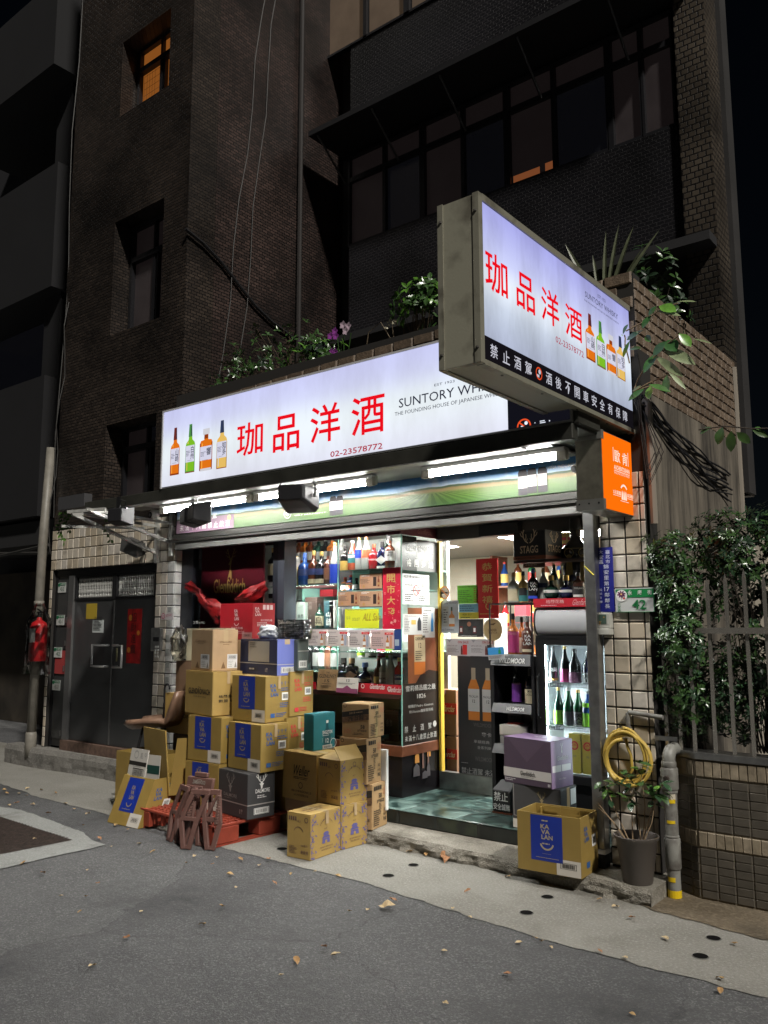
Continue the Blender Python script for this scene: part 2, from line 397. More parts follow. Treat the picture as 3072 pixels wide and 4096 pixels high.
# ---------------------------------------------------------------- mosaic walls of the apartment block
def mosaic(name, tile_a, tile_b, grout, w=.052, h=.022, bump=.8, rough=.4, dirt=.75):
    m, t, p = node_mat(name); L = t.links.new
    g = t.nodes.new('ShaderNodeNewGeometry'); s = t.nodes.new('ShaderNodeSeparateXYZ'); L(g.outputs['Position'], s.inputs[0])
    a = t.nodes.new('ShaderNodeMath'); a.operation = 'ADD'; L(s.outputs['X'], a.inputs[0]); L(s.outputs['Y'], a.inputs[1])
    c = t.nodes.new('ShaderNodeCombineXYZ'); L(a.outputs[0], c.inputs['X']); L(s.outputs['Z'], c.inputs['Y'])
    b = t.nodes.new('ShaderNodeTexBrick'); L(c.outputs[0], b.inputs['Vector'])
    b.inputs['Scale'].default_value = 1; b.inputs['Brick Width'].default_value = w; b.inputs['Row Height'].default_value = h
    b.inputs['Mortar Size'].default_value = h*.13; b.inputs['Mortar Smooth'].default_value = .2
    b.inputs['Color1'].default_value = (*tile_a, 1); b.inputs['Color2'].default_value = (*tile_b, 1); b.inputs['Mortar'].default_value = (*grout, 1)
    n = t.nodes.new('ShaderNodeTexNoise'); n.inputs['Scale'].default_value = 1.1; n.inputs['Detail'].default_value = 8; L(g.outputs['Position'], n.inputs['Vector'])
    r = t.nodes.new('ShaderNodeValToRGB'); r.color_ramp.elements[0].position = .35; r.color_ramp.elements[1].position = .65
    r.color_ramp.elements[0].color = (1-dirt, 1-dirt, 1-dirt, 1); L(n.outputs['Fac'], r.inputs['Fac'])
    x = t.nodes.new('ShaderNodeMix'); x.data_type = 'RGBA'; x.blend_type = 'MULTIPLY'; x.inputs[0].default_value = 1
    L(b.outputs['Color'], x.inputs[6]); L(r.outputs['Color'], x.inputs[7]); L(x.outputs[2], p.inputs['Base Color'])
    q = t.nodes.new('ShaderNodeBump'); q.inputs['Strength'].default_value = bump; q.inputs['Distance'].default_value = .008; q.invert = True
    L(b.outputs['Fac'], q.inputs['Height']); L(q.outputs['Normal'], p.inputs['Normal']); p.inputs['Roughness'].default_value = rough
    return m
MOS_B = mosaic('brown_mosaic_tiles', (.062,.047,.037), (.03,.023,.019), (.006,.005,.005), .07, .034)
MOS_R = mosaic('reddish_mosaic_tiles', (.085,.056,.048), (.038,.027,.024), (.005,.004,.004), .075, .034)
MOS_D = mosaic('dark_mosaic_tiles', (.014,.013,.016), (.009,.009,.012), (.028,.026,.03), .07, .034)
MOS_W = mosaic('pale_mosaic_tiles', (.11,.09,.068), (.075,.06,.045), (.012,.01,.009), .07, .055)
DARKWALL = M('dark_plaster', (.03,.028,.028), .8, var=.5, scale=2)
DFRAME = M('dark_window_frame', (.018,.018,.021), .4, .3)
DPANE = M('dark_window_glass', (.012,.013,.016), .12, spec=.6, em=(.3,.3,.4), est=.004)  # slight glow put into the glass, no lamp behind it
CURT = M('curtained_window_glass', (.05,.042,.044), .3, var=.4, scale=3, em=(.5,.36,.36), est=.006)  # faint emission added so the panes read under the canopy's shade
LITP = EM('lit_window_amber', (.36,.115,.02), .6)
LITP2 = EM('lit_window_amber_dim', (.5,.2,.06), .1)

blk = thing('apartment_building', 'dark tiled apartment building rising behind and above the liquor shop', 'building', (-6.4,4.95,0))
BO = (-6.4,4.95,0)
XL, XR, YF = -8.63, -6.42, 4.95
wx0, wx1 = -7.70, -6.82
mb = MB(BO)
zs = [(2.55,2.62),(3.62,4.6),(5.93,7.18),(8.12,12)]
def opening(z): pass
for z0, z1 in ((2.55,2.8),(3.62,4.62),(5.92,7.19),(8.1,13)): mb.box(wx0,YF,z0,wx1,YF+.35,z1)
mb.box(XL,YF,2.55,wx0,YF+.35,13); mb.box(wx1,YF,2.55,XR-.004,YF+.35,13)
mb.box(XL,YF+.35,2.55,XL+.3,9,13)
mb.build('front_wall', MOS_B, blk)
MB(BO).box(XR-.35,YF+.351,2.4,XR,7.6,13).build('side_wall', MOS_R, blk)
for k, (z0, z1, lit) in enumerate(((2.8,3.62,0),(4.62,5.92,0),(7.19,8.1,1))):
    x0 = wx0+.02; yb = YF+.2
    mb = MB(BO)
    fr = mb.box(x0,yb,z0,x0+.04,yb+.07,z1).box(wx1-.04,yb,z0,wx1,yb+.07,z1).box(x0+.041,yb,z0,wx1-.041,yb+.07,z0+.04).box(x0+.041,yb,z1-.04,wx1-.041,yb+.07,z1)
    zt = z1-(z1-z0)*.3; mb.box(x0+.041,yb-.01,zt-.03,wx1-.041,yb+.07,zt+.03)
    wf = mb.build('window', DFRAME, blk)
    mb = MB(BO); xm = (x0+wx1)/2
    mb.box(xm-.02,yb+.005,z0+.041,xm+.02,yb+.06,zt-.031).box(xm+.05,yb+.005,z0+.041,xm+.075,yb+.06,zt-.031).box(xm-.015,yb+.005,zt+.031,xm+.015,yb+.06,z1-.041).build('mullion', DFRAME, wf)
    for a, b, c, d in ((x0+.04,z0+.04,xm-.02,zt-.03),(xm+.075,z0+.04,wx1-.04,zt-.03),(x0+.04,zt+.03,xm-.015,z1-.04),(xm+.015,zt+.03,wx1-.04,z1-.04)):
        MB(BO).rect(FY(yb+.05), a, b, c, d, 0).build('pane', LITP if lit else (CURT if a < xm-.1 or z0 > 4 else DPANE), wf)
    if lit:
        mb = MB(BO)
        for i in range(5): mb.rect(FY(yb+.049), x0+.06+i*.05, z0+.05, x0+.064+i*.05, zt-.04, 0)
        for i in range(7): mb.rect(FY(yb+.0485), x0+.06, z0+.1+i*.08, xm-.03, z0+.104+i*.08, 0)
        mb.build('window_grille', M('thin_grille', (.05,.03,.02), .5), wf)
# set-back front with glazed balconies
YB = 7.0
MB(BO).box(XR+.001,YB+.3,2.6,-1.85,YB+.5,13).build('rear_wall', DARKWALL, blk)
MB(BO).box(-6.05,YB,4.75,-2.17,YB+.14,5.914).build('balcony_parapet', MOS_D, blk)
MB(BO).box(-6.05,YB+.02,7.12,-2.17,YB+.16,8.5).build('balcony_parapet', MOS_D, blk)
MB(BO).box(-6.2,YB-.55,7.1,-2.0,YB+.3,7.16).build('balcony_canopy', M('black_canopy', (.008,.008,.01), .6), blk)
MB(BO).box(-6.42,YB-.25,4.66,-1.9,YB+.3,4.74).build('balcony_slab', M('dark_slab', (.02,.02,.022), .7), blk)
for xx in (-6.1,-5.3,-4.4,-3.5,-2.6): MB(BO).tube([(xx,YB-.5,7.1),(xx,YB-.01,6.72)], .014, 5).build('canopy_strut', DFRAME, blk)
bx = [-6.069,-5.529,-5.005,-4.459,-3.934,-3.391,-2.828,-2.5,-2.201]
zb0, zb1 = 5.914, 7.06
for i in range(8):
    a, b = bx[i], bx[i+1]
    zt = zb1-(zb1-zb0)*.27
    th = .05 if i in (2,4,6) else .025
    mb = MB(BO).box(a,YB,zb0,a+th,YB+.08,zb1).box(b-.02,YB+.005,zb0,b-.001,YB+.07,zb1)
    mb.box(a+th+.001,YB+.004,zt-.03,b-.021,YB+.07,zt+.03).box(a+th+.001,YB+.004,zb0,b-.021,YB+.075,zb0+.03).box(a+th+.001,YB+.004,zb1-.03,b-.021,YB+.075,zb1)
    wf = mb.build('window', DFRAME, blk)
    mt = [CURT, DPANE][i % 2] if i < 6 else CURT
    MB(BO).rect(FY(YB+.05), a+.02, zb0+.03, b-.02, zt-.03, 0).build('pane', mt, wf)
    MB(BO).rect(FY(YB+.052), a+.02, zt+.03, b-.02, zb1-.03, 0).build('pane', CURT, wf)
    if i == 4:
        MB(BO).rect(FY(YB+.048), a+.06, zb0+.04, a+.36, zb0+.13, 0).rect(FY(YB+.048), a+.42, zb0+.05, b-.03, zb0+.14, 0).build('lit_gap', EM('dim_orange_window', (.2,.062,.022), .5), wf)
UF = M('dim_lit_curtain', (.16,.12,.09), .6, var=.4, scale=4, em=(.5,.33,.2), est=.035)
uw = MB(BO).box(-6.5,YB,8.5,-6.44,YB+.08,10).box(-5.84,YB,8.5,-5.79,YB+.08,10).box(-5.23,YB,8.5,-5.15,YB+.08,10).box(-4.5,YB,8.5,-4.45,YB+.08,10).box(-6.439,YB,8.501,-4.5,YB+.07,8.53).build('window', DFRAME, blk)
for a, b in ((-6.43,-5.85),(-5.78,-5.24),(-5.14,-4.51)): MB(BO).rect(FY(YB+.05), a, 8.54, b, 10, 0).build('pane', UF, uw)
# pale tiled column at the right end of the block, power cables on it
col = MB(BO).box(-2.16,YB-.05,2.6,-1.891,YB+.6,13).build('corner_column', MOS_W, blk)
bp = MB(BO).tube([(XR+.05,YB-.5,2.9),(XR+.05,YB-.5,12)], .03, 8).build('downpipe', M('dark_brown_pipe', (.016,.013,.012), .7), blk)
cables = thing('facade_cable', 'thick black cable sagging across the reddish tiled side wall above the sign', 'cable', (XR+.03,5.2,4.9))
o = (XR+.03,5.2,4.9)
MB(o).tube([(XR+.03,4.9+.24*i,5.42-.115*i+.05*math.sin(i*1.1)) for i in range(9)], .017, 6).build('cable', BLKPLA, cables)
for i, (p, q) in enumerate((((-6.39,6.0,9.5),(-6.39,5.35,3.7)),((-6.39,6.15,9.5),(-6.39,5.6,3.7)),((-8.6,4.93,12),(-8.62,4.93,2.7)),((-8.52,4.92,5.2),(-8.68,4.92,2.3)))):
    t = tag(MB(p).tube([Vector(p).lerp(Vector(q), k/10)+Vector((0,.03*math.sin(k*1.7+i),0)) for k in range(11)], .006, 5).build('wire', M('pale_wire', (.03,.028,.026), .6), None), ['thin wire hanging down the tiled side wall, nearer the street','second thin wire on the tiled side wall, nearer the balcony','thin pale wire running down the left edge of the tiled facade','wire bundle beside the drainpipe at the left facade edge'][i], 'wire'); t.location = p

# ---------------------------------------------------------------- dark neighbour on the left
nb = thing('neighbouring_building', 'very dark neighbouring building in shadow left of the tiled facade', 'building', (-11,6.5,0))
NO = (-11,6.5,0)
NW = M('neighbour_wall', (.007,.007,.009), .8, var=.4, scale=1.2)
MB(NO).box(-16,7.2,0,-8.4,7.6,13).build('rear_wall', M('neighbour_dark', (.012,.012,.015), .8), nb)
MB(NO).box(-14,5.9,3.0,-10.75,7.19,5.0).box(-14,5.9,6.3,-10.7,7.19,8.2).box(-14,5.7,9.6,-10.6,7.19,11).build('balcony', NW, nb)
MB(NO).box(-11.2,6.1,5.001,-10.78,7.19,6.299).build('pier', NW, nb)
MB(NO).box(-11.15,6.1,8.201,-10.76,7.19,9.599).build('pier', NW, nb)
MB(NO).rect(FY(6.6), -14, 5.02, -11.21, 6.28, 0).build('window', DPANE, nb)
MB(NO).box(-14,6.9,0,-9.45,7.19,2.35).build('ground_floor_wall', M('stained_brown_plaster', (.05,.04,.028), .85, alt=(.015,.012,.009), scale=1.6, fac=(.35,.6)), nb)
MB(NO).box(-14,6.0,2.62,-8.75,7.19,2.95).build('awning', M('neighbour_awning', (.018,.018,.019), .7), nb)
mb = MB(NO)
for xx in (-10.9,-10.6,-10.2,-9.8): mb.box(xx,6.86,.05,xx+.03,6.895,2.3)
mb.build('shutter_rail', M('weak_grey', (.06,.06,.06), .6), nb)
MB(NO).tube([(-12,6.0,2.55),(-9.0,5.3,2.35)], .02, 6).build('awning_strut', M('grey_pipe', (.035,.033,.03), .6), nb)
MB(NO).tube([(-11.5,5.6,2.42),(-8.9,5.05,2.42)], .018, 6).build('awning_bar', M('grey_pipe'), nb)
nt_ = tag(MB((-10.6,6.89,1.3)).slab(FY(6.897), -11.0, 1.25, -10.55, 1.75, 0, .003).build('paper_notice', M('dim_paper', (.35,.32,.26), .8, var=.3, scale=8)), 'pale paper notice on the dark brown wall at the far left', 'notice'); nt_.location = (-10.6,6.89,1.3)
MB((-10.6,6.89,1.3)).lines(FY(6.893), -10.97, 1.3, -10.6, 1.7, 6).build('writing', BLACK, nt_)
ac = thing('air_conditioner', 'dark air conditioner box high on the neighbouring wall at the left', 'air conditioner', (-10.3,6.9,8.6))
MB((0,0,0)).box(-.4,-.3,0,.4,.28,.6).build('casing', M('grey_pipe'), ac, bevel=.02)
mb = MB()
for k in range(7): mb.box(-.36,-.309,.06+k*.07,.36,-.3,.09+k*.07)
mb.build('grille', DFRAME, ac)


# ---------------------------------------------------------------- shop shell and tiled piers
GROUT = M('dark_grout', (.02,.018,.016), .9)
def tmat(i, c): return M('glazed_tile_%d' % i, c, .3, var=.3, scale=9, bump=.12, bscale=45, alt=tuple(k*.62 for k in c), fac=(.28,.5))
TILE = [tmat(0,(.6,.54,.45)), tmat(1,(.55,.5,.41)), tmat(2,(.62,.57,.5)), tmat(3,(.5,.43,.33))]
TILEW = [tmat(4,(.66,.65,.62)), tmat(5,(.6,.59,.56)), tmat(6,(.68,.67,.64))]
GT = .108
rp = thing('tiled_pier', 'cream square tiled pier at the right end of the shop front', 'pier', (-1.98,4.87,0))
o = (-1.98,4.87,0)
MB(o).box(-2.128,4.866,0,-1.835,5.06,3.2).build('pier_core', GROUT, rp)
rnd = random.Random(4)
for r in range(23):
    z = .098+r*.1015
    for u0, u1 in ((-2.126,-2.069),(-2.062,-1.969),(-1.961,-1.869),(-1.861,-1.836)):
        lay('tile', rp, FY(-.004,1.98), u0, z, u1-u0, .094, .008, TILE, rnd)
ssw = thing('side_wall', 'streaked plaster side wall right of the shop, tiled towards the top', 'wall', (-1.84,5.9,0))
o = (-1.84,5.9,0)
m, t, p = node_mat('streaked_plaster'); L = t.links.new
g = t.nodes.new('ShaderNodeNewGeometry'); mp = t.nodes.new('ShaderNodeMapping'); mp.inputs['Scale'].default_value = (1, 1.3, .16)
L(g.outputs['Position'], mp.inputs['Vector'])
n1 = t.nodes.new('ShaderNodeTexNoise'); n1.inputs['Scale'].default_value = 3.2; n1.inputs['Detail'].default_value = 7; n1.inputs['Roughness'].default_value = .75; n1.inputs['Distortion'].default_value = .4; L(mp.outputs[0], n1.inputs['Vector'])
r = t.nodes.new('ShaderNodeValToRGB'); r.color_ramp.elements[0].position = .38; r.color_ramp.elements[1].position = .6
r.color_ramp.elements[0].color = (.035,.03,.024,1); r.color_ramp.elements[1].color = (.19,.165,.13,1)
L(n1.outputs['Fac'], r.inputs['Fac']); L(r.outputs['Color'], p.inputs['Base Color']); p.inputs['Roughness'].default_value = .85
STREAK = m
MB(o).box(-1.95,5.061,0,-1.838,7.05,2.95).build('plaster_wall', STREAK, ssw)
MB(o).box(-1.95,4.985,2.951,-1.85,7.05,3.66).build('brick_backing', GROUT, ssw)
BRK = [M('planter_brick_%d' % i, c, .6, var=.5, scale=40, bump=.4, bscale=90) for i, c in enumerate(((.2,.145,.1),(.16,.115,.08),(.235,.175,.125)))]
rnd = random.Random(6)
for r in range(10):
    z = 2.955+r*.0715; u = 4.874-(.055 if r % 2 else 0)
    while u < 7.03:
        a, b = max(u, 4.874), min(u+.105, 7.04); lay('brick', ssw, FX(-.007, -5.9), a, z, b-a, .062, .008, BRK, rnd, .008); u += .112
# planter parapet on top of the shop, faced with brick tiles
pl = thing('planter_box', 'long brick faced planter on the shop roof above the white sign', 'planter', (-4,4.9,3.1))
o = (-4,4.9,3.1)
MB(o).box(-6.4,4.87,3.2,-1.848,4.98,3.70).box(-6.4,5.9,3.2,-1.96,6.0,3.6).build('planter_core', GROUT, pl)
MB(o).box(-6.39,4.981,3.3,-1.96,5.89,3.56).build('soil', SOIL_SHADE, pl)
def parz(x): return 3.709+(x+1.85)*0.0307
for r in range(7):
    x = -1.849-(.1 if r % 2 else 0)
    first = True
    while x > -6.38:
        w = .19 if not first or r % 2 == 0 else .09
        first = False
        lay('brick', pl, FY(-.03,4,-3.1), max(x-w,-6.39), parz(x)-.075-r*.081, min(w, x+6.39)-.006, .074, .01, BRK, rnd, .01); x -= w
    if r == 0 and False: pass
# left: tiled wall round the steel street door
lw = thing('tiled_entrance_wall', 'cream square tiled wall around the steel street door', 'wall', (-7.6,4.95,0))
o = (-7.6,4.95,0)
mb = MB(o).box(-8.66,4.956,0,-8.61,5.3,2.6).box(-8.66,4.957,2.105,-6.45,5.3,2.58).box(-6.74,4.956,0,-6.45,5.04,2.104).box(-6.46,4.99,0,-6.449,5.2,2.7)
mb.build('wall_core', GROUT, lw)
rnd = random.Random(9)
for r in range(4):
    x = -8.655; z = 2.112+r*.111
    while x < -6.46:
        b = min(x+.108, -6.452); lay('tile', lw, FY(.006,7.6), x, z, b-x-.006, .104, .006, TILE, rnd); x += .1095
for r in range(18):
    z = .205+r*.106
    lay('tile', lw, FY(.006,7.6), -8.657, z, .045, .099, .006, TILE, rnd)
    for u0, u1 in ((-6.735,-6.655),(-6.65,-6.56),(-6.555,-6.454)): lay('tile', lw, FY(.006,7.6), u0, z, u1-u0, .099, .006, TILE if u1 < -6.5 else TILEW, rnd)
for r in range(22):
    z = .205+r*.106
    for u0, u1 in ((4.952,5.03),): lay('tile', lw, FX(1.151,-4.95), u0, z, u1-u0, .099, .006, TILEW, rnd)

# ---------------------------------------------------------------- steel double door with bead grille
dr = thing('steel_double_door', 'dark grey steel double door with pull handles and bead grille on top', 'door', (-7.5,5,.3))
o = (-7.5,5,.3)
DOORM = M('dark_steel_door', (.1,.103,.105), .34, .5, var=.3, scale=2.5, bump=.04, bscale=150)
BRONZE = M('dark_bronze_frame', (.03,.03,.032), .35, .5)
MB(o).box(-8.6,4.99,2.04,-6.75,5.06,2.1).box(-8.6,4.99,.2,-8.56,5.06,2.039).box(-6.79,4.99,.3,-6.75,5.06,2.039).build('frame', BRONZE, dr)
MB(o).box(-8.33,4.985,.3,-8.235,5.055,2.039).build('jamb', M('bright_steel_jamb', (.33,.33,.33), .3, .8), dr)
for a, b, nm in ((-8.23,-7.5,'l'),(-7.49,-6.795,'r')):
    lf = MB(o).box(a,5.01,.305,b,5.045,1.77).build('door_leaf', DOORM, dr)
    MB(o).box(a,5.0,1.771,b,5.045,1.79).box(a,5.0,2.015,b,5.045,2.038).box(a,5.0,1.791,a+.03,5.045,2.014).box(b-.03,5.0,1.791,b,5.045,2.014).build('grille_frame', BRONZE, dr)
    mb = MB(o); n = int((b-a-.06)/.03)
    for i in range(n):
        x = a+.045+i*.03; mb.lathe((x,5.03,1.79), [(.004,0),(.011,.02),(.005,.04),(.005,.05),(.012,.075),(.005,.1),(.008,.112),(.005,.124),(.012,.15),(.005,.175),(.005,.19),(.011,.205),(.004,.225)], 6)
    mb.build('bead_grille', M('chrome_beads', (.6,.6,.57), .35, .5), dr, smooth=True)
    hx = -7.57 if nm == 'l' else -7.4
    s = -1 if nm == 'l' else 1
    hx2 = -7.77 if nm == 'l' else -7.25
    MB(o).tube([(hx,5.01,1.30),(hx,4.95,1.30),(hx2,4.95,1.30),(hx2,4.95,1.085),(hx,4.95,1.085),(hx,5.01,1.085)], .013, 8).build('handle', M('chrome', (.75,.75,.75), .3, .6), lf, smooth=True)
MB(o).box(-7.502,5.0,.31,-7.488,5.01,1.76).build('meeting_stile', STEEL, dr)
MB((0,0,0)).build
def sheetlet(name, label, cat, y, x0, z0, x1, z1, mat, t=.002, group=None, bend=0):
    """a thin sheet on a wall or pane facing the street; origin at its lower left"""
    o = MB().slab(FY(0), 0, 0, x1-x0, z1-z0, -t, 0).build(name, mat)
    o.location = (x0, y, z0); return tag(o, label, cat, group)
def sheetx(name, label, cat, x, y0, z0, y1, z1, mat, t=.002, group=None):
    o = MB().slab(FX(0), 0, 0, y1-y0, z1-z0, -t, 0).build(name, mat)
    o.location = (x, y0, z0); return tag(o, label, cat, group)
FL = FY(0); FXL = FX(0)
s = sheetlet('notice', 'blank yellow card stuck on the left leaf of the steel door', 'notice', 5.008, -8.005, 1.57, -7.81, 1.731, M('ochre_card', (.42,.3,.03), .6))
s = sheetlet('notice', 'small white printed notice on the left leaf of the steel door', 'notice', 5.008, -7.873, 1.426, -7.675, 1.558, M('grey_paper', (.5,.54,.53), .7))
MB().lines(FL, .015, .02, .18, .14, 8).tx(FL, '公寓公告通知', .02, .147, .17, .165).build('writing', BLACK, s)
s = sheetlet('couplet', 'tattered red couplet strip pasted on the right leaf of the steel door', 'couplet', 5.008, -7.257, 1.127, -7.021, 1.665, M('red_couplet_paper', (.55,.012,.012), .55, var=.5, scale=14))
mb = MB()
for i, ch in enumerate('招財進寶'): mb.tx(FL, ch, .07, .41-i*.105, .155, .5-i*.105)
mb.build('writing', M('dark_red_ink', (.08,.01,.008), .6), s)
MB().disc(FL, .05, .45, .03).disc(FL, .19, .3, .025).disc(FL, .04, .13, .028).build('gold_flecks', M('gold_flecks', (.7,.25,.03), .5), s)
s = sheetlet('lock_sticker', 'narrow yellow sticker beside the door pull of the right leaf', 'sticker', 4.998, -7.42, 1.14, -7.395, 1.27, M('pale_yellow', (.5,.48,.25), .6))
MB().lines(FL, .003,.005,.022,.125, 10).build('writing', BLACK, s)
# letterbox column with number plates
lb = thing('letterbox_column', 'dark steel letterbox column with four number plates left of the door', 'letterbox', (-8.45,5,.25))
o = (-8.45,5,.25)
MB(o).box(-8.555,5.0,.22,-8.335,5.05,2.038).build('panel', M('letterbox_steel', (.05,.05,.052), .3, .6), lb)
for k, (z0, z1) in enumerate(((1.5,2.0),(1.25,1.48),(.98,1.23),(.3,.95))):
    MB(o).slab(FY(4.999), -8.545, z0, -8.345, z1, 0, .006).build('door', [DOORM, DOORM, M('faded_red_box', (.35,.05,.05), .5), DOORM][k], lb)
    MB(o).slab(FY(4.992), -8.36, z0+.03, -8.35, z0+.09, 0, .012).build('handle', STEEL, lb)
for k, (z, wr) in enumerate(((1.915,'42-2'),(1.56,'42-1'),(1.21,'42'),(0.858,'42-3'))):
    x0 = -8.543 if k < 2 else -8.56
    s = sheetlet('number_plate', ['topmost','second from the top','third from the top','lowest'][k]+' small green and white number plate on the letterbox column', 'number plate', 4.985, x0, z-.055, x0+.155, z+.055, M('plate_white', (.55,.57,.55), .5), .003, 'number plates on the letterbox column')
    MB().rect(FL, .04, .078, .15, .106).disc(FL, .022, .085, .02).build('green_band', M('plate_green', (.01,.17,.07), .5), s)
    MB().tx(FL, '永康街', .05, .083, .145, .102, .004).build('street_name', WHITE, s)
    MB().tx(FL, wr, .05, .02, .125, .06).build('number', M('dark_green_ink', (.01,.08,.035), .5), s)
# keypad and stickers on the left pier
s = thing('intercom', 'grey steel intercom keypad on the left tiled pier', 'intercom', (-6.64,4.945,1.27))
o = (-6.64,4.945,1.27)
MB(o).slab(FY(4.945), -6.732, 1.257, -6.584, 1.477, 0, .035).build('housing', STEEL, s, bevel=.006)
mb = MB(o)
for i in range(2):
    for j in range(4): mb.slab(FY(4.909), -6.655+i*.035, 1.2+j*.03, -6.635+i*.035, 1.218+j*.03, 0, .004)
mb.build('button', M('pale_button', (.6,.6,.58), .4), s)
MB(o).rect(FY(4.909), -6.69, 1.35, -6.6, 1.39).build('speaker_slot', DFRAME, s)
s = sheetlet('no_smoking_sticker', 'small pink and white no smoking sticker on the left tiled pier', 'sticker', 4.944, -6.626, 1.554, -6.439, 1.613, M('sticker_white', (.7,.66,.66), .5))
mb = MB(); mb.ring(FL, .035, .035, .02, .027).rect(FL, .022, .033, .048, .038).tx(FL, '금연구역', .075, .025, .16, .055).build('print', M('pink_print', (.55,.05,.12), .5), s)
rnd = random.Random(2)
for i in range(7):
    z = 1.62-i*.13
    s = sheetlet('flyer_sticker', 'scribbled flyer sticker on the white tiled pier edge, '+ORD[i]+' from the top', 'sticker', 4.9435, -6.545+rnd.uniform(0,.02), z, -6.475, z+.055, M('sticker_grey', (.6,.6,.57), .6), .001, 'flyer stickers on the left pier edge')
    MB().lines(FL, .005, .005, .06, .05, 4, .002).build('writing', M('pencil', (.2,.22,.2), .8), s)
# fire extinguisher in a plastic bag on the drainpipe
dp = thing('drainpipe', 'cream plastic drainpipe at the left corner of the tiled wall', 'drainpipe', (-8.72,4.86,.1))
o = (-8.72,4.86,.1)
PVC = M('cream_pvc', (.22,.205,.175), .5, var=.3, scale=12)
MB(o).tube([(-8.72,4.86,.1),(-8.71,4.87,2.4),(-8.69,4.9,3.5)], .05, 12).build('pipe', PVC, dp, smooth=True)
MB(o).lathe((-8.72,4.86,.2), [(.055,-.1),(.06,.05),(.06,.13),(.052,.16)], 14).build('coupling', PVC, dp, smooth=True)
MB(o).lathe((-8.71,4.865,1.72),[(.055,0),(.055,.05)],14).build('coupling', PVC, dp, smooth=True)
fx = thing('fire_extinguisher', 'red fire extinguisher wrapped in a clear plastic bag on the drainpipe', 'fire extinguisher', (-8.57,4.8,1.12))
FE = M('extinguisher_red', (.5,.015,.02), .3, coat=.4)
MB().lathe((0,0,0), [(.08,0),(.092,.015),(.092,.36),(.075,.41),(.03,.44),(.022,.47)], 20).build('cylinder', FE, fx, smooth='auto')
MB().box(-.015,-.015,.46,.015,.015,.53).tube([(-.05,0,.56),(.06,0,.52)], .009, 6).tube([(-.05,0,.52),(.05,0,.5)], .008, 6).build('valve', BLKMET, fx)
MB().tube([(-.02,0,.49),(-.1,-.02,.46),(-.115,-.02,.3),(-.11,-.01,.1)], .012, 8).build('hose', BLKPLA, fx)
MB().lathe((0,0,.2), [(.0935,0),(.0935,.15)], 10, a0=-110, a1=-50, cap=False).lathe((0,0,.17), [(.0935,0),(.0935,.17)], 8, a0=-178, a1=-130, cap=False).build('label', WHITE, fx)
mb = MB(); rnd = random.Random(5); P = []
for j in range(9):
    z = -.14+j*.095
    for i in range(16):
        a = 2*math.pi*i/16; r = (.125 if j < 7 else .125-.045*(j-6))+.014*noise.noise(Vector((i*1.3, j*.9, 4)))+(.02 if j == 0 else 0)
        P.append((r*math.cos(a), r*math.sin(a), z))
mb.add(P, [(j*16+i, j*16+(i+1) % 16, (j+1)*16+(i+1) % 16, (j+1)*16+i) for j in range(8) for i in range(16)])
mb.build('plastic_bag', GLASS('clear_plastic', (.86,.87,.85), 1.35, .12), fx)

# ---------------------------------------------------------------- awning frame, beam, soffit, brackets, fluorescent tubes
aw = thing('shop_awning', 'flat steel awning frame carrying the white sign over the shop front', 'awning', (-4.2,4.1,2.5))
o = (-4.2,4.1,2.5)
BEAM = M('weathered_dark_beam', (.06,.06,.05), .5, .25, var=.5, scale=5, bump=.1)
MB(o).box(-6.66,4.1,2.505,-1.93,4.17,2.595).box(-6.66,4.171,2.58,-1.93,4.7,2.593).build('front_beam', BEAM, aw, bevel=.004)
MB(o).box(-6.2,4.095,2.497,-2.25,4.18,2.504).build('bright_lip', M('worn_bright_steel', (.4,.4,.38), .4, .6, var=.4, scale=30), aw)
MB(o).box(-6.2,4.2,2.55,-2.2,4.76,2.565).build('soffit', M('soffit_sheet', (.34,.34,.33), .55, .2, var=.3, scale=5), aw)
MB(o).box(-6.3,4.7,2.57,-2.0,4.86,2.9).build('rear_beam', BEAM, aw)
GALV = M('white_painted_angle', (.55,.55,.52), .45, .2, var=.35, scale=25)
for k, xx in enumerate((-6.43,-6.72)):
    yb = 4.9 if k == 0 else 4.95
    br = MB(o).box(xx-.02,yb-.03,2.15 if k == 0 else 2.1,xx+.02,yb,2.55).build('wall_bracket', GALV, aw)
    MB(o).tube([(xx,yb-.03,2.28 if k == 0 else 2.2),(xx,4.02,2.49)], .02, 4).tube([(xx,yb-.03,2.46),(xx,3.98,2.5)], .018, 4).build('bracket_arm', GALV, aw)
MB(o).tube([(-6.72,3.98,2.5),(-6.3,4.08,2.5)], .018, 4).tube([(-6.85,4.0,2.385),(-6.45,4.6,2.39)], .016, 4).build('cross_bar', GALV, aw)
MB(o).box(-7.1,4.1,2.56,-6.67,4.18,2.68).build('end_plate', M('dull_aluminium', (.08,.08,.085), .6, .3), aw)
TUBEM = EM('fluorescent_tube', (1,.98,.94), 130)
for k, (a, b) in enumerate(((-3.15,-2.17),(-4.78,-3.64),(-5.98,-4.88))):
    t = thing('fluorescent_light', ['rightmost lit fluorescent tube under the awning by the steel post','middle lit fluorescent tube under the awning behind the hanging speaker','leftmost lit fluorescent tube under the awning near the brackets'][k], 'light', (a,4.45,2.49), 0, 'fluorescent tubes under the awning')
    MB().tube([(.03,0,0),(b-a-.03,0,0)], .014, 10).build('tube', TUBEM, t, smooth=True)
    MB().box(-.03,.02,-.009,b-a+.03,.045,.055).box(-.03,-.025,.03,b-a+.03,.0195,.055).build('batten_and_shield', M('batten_white', (.6,.6,.57), .5), t)  # rear leg shaped as a shield, keeps tube light off the banner
    for q in (-.035, b-a-.028): MB().box(q,-.017,-.02,q+.063,.017,.04).build('lamp_holder', M('holder_beige', (.45,.42,.36), .5), t)

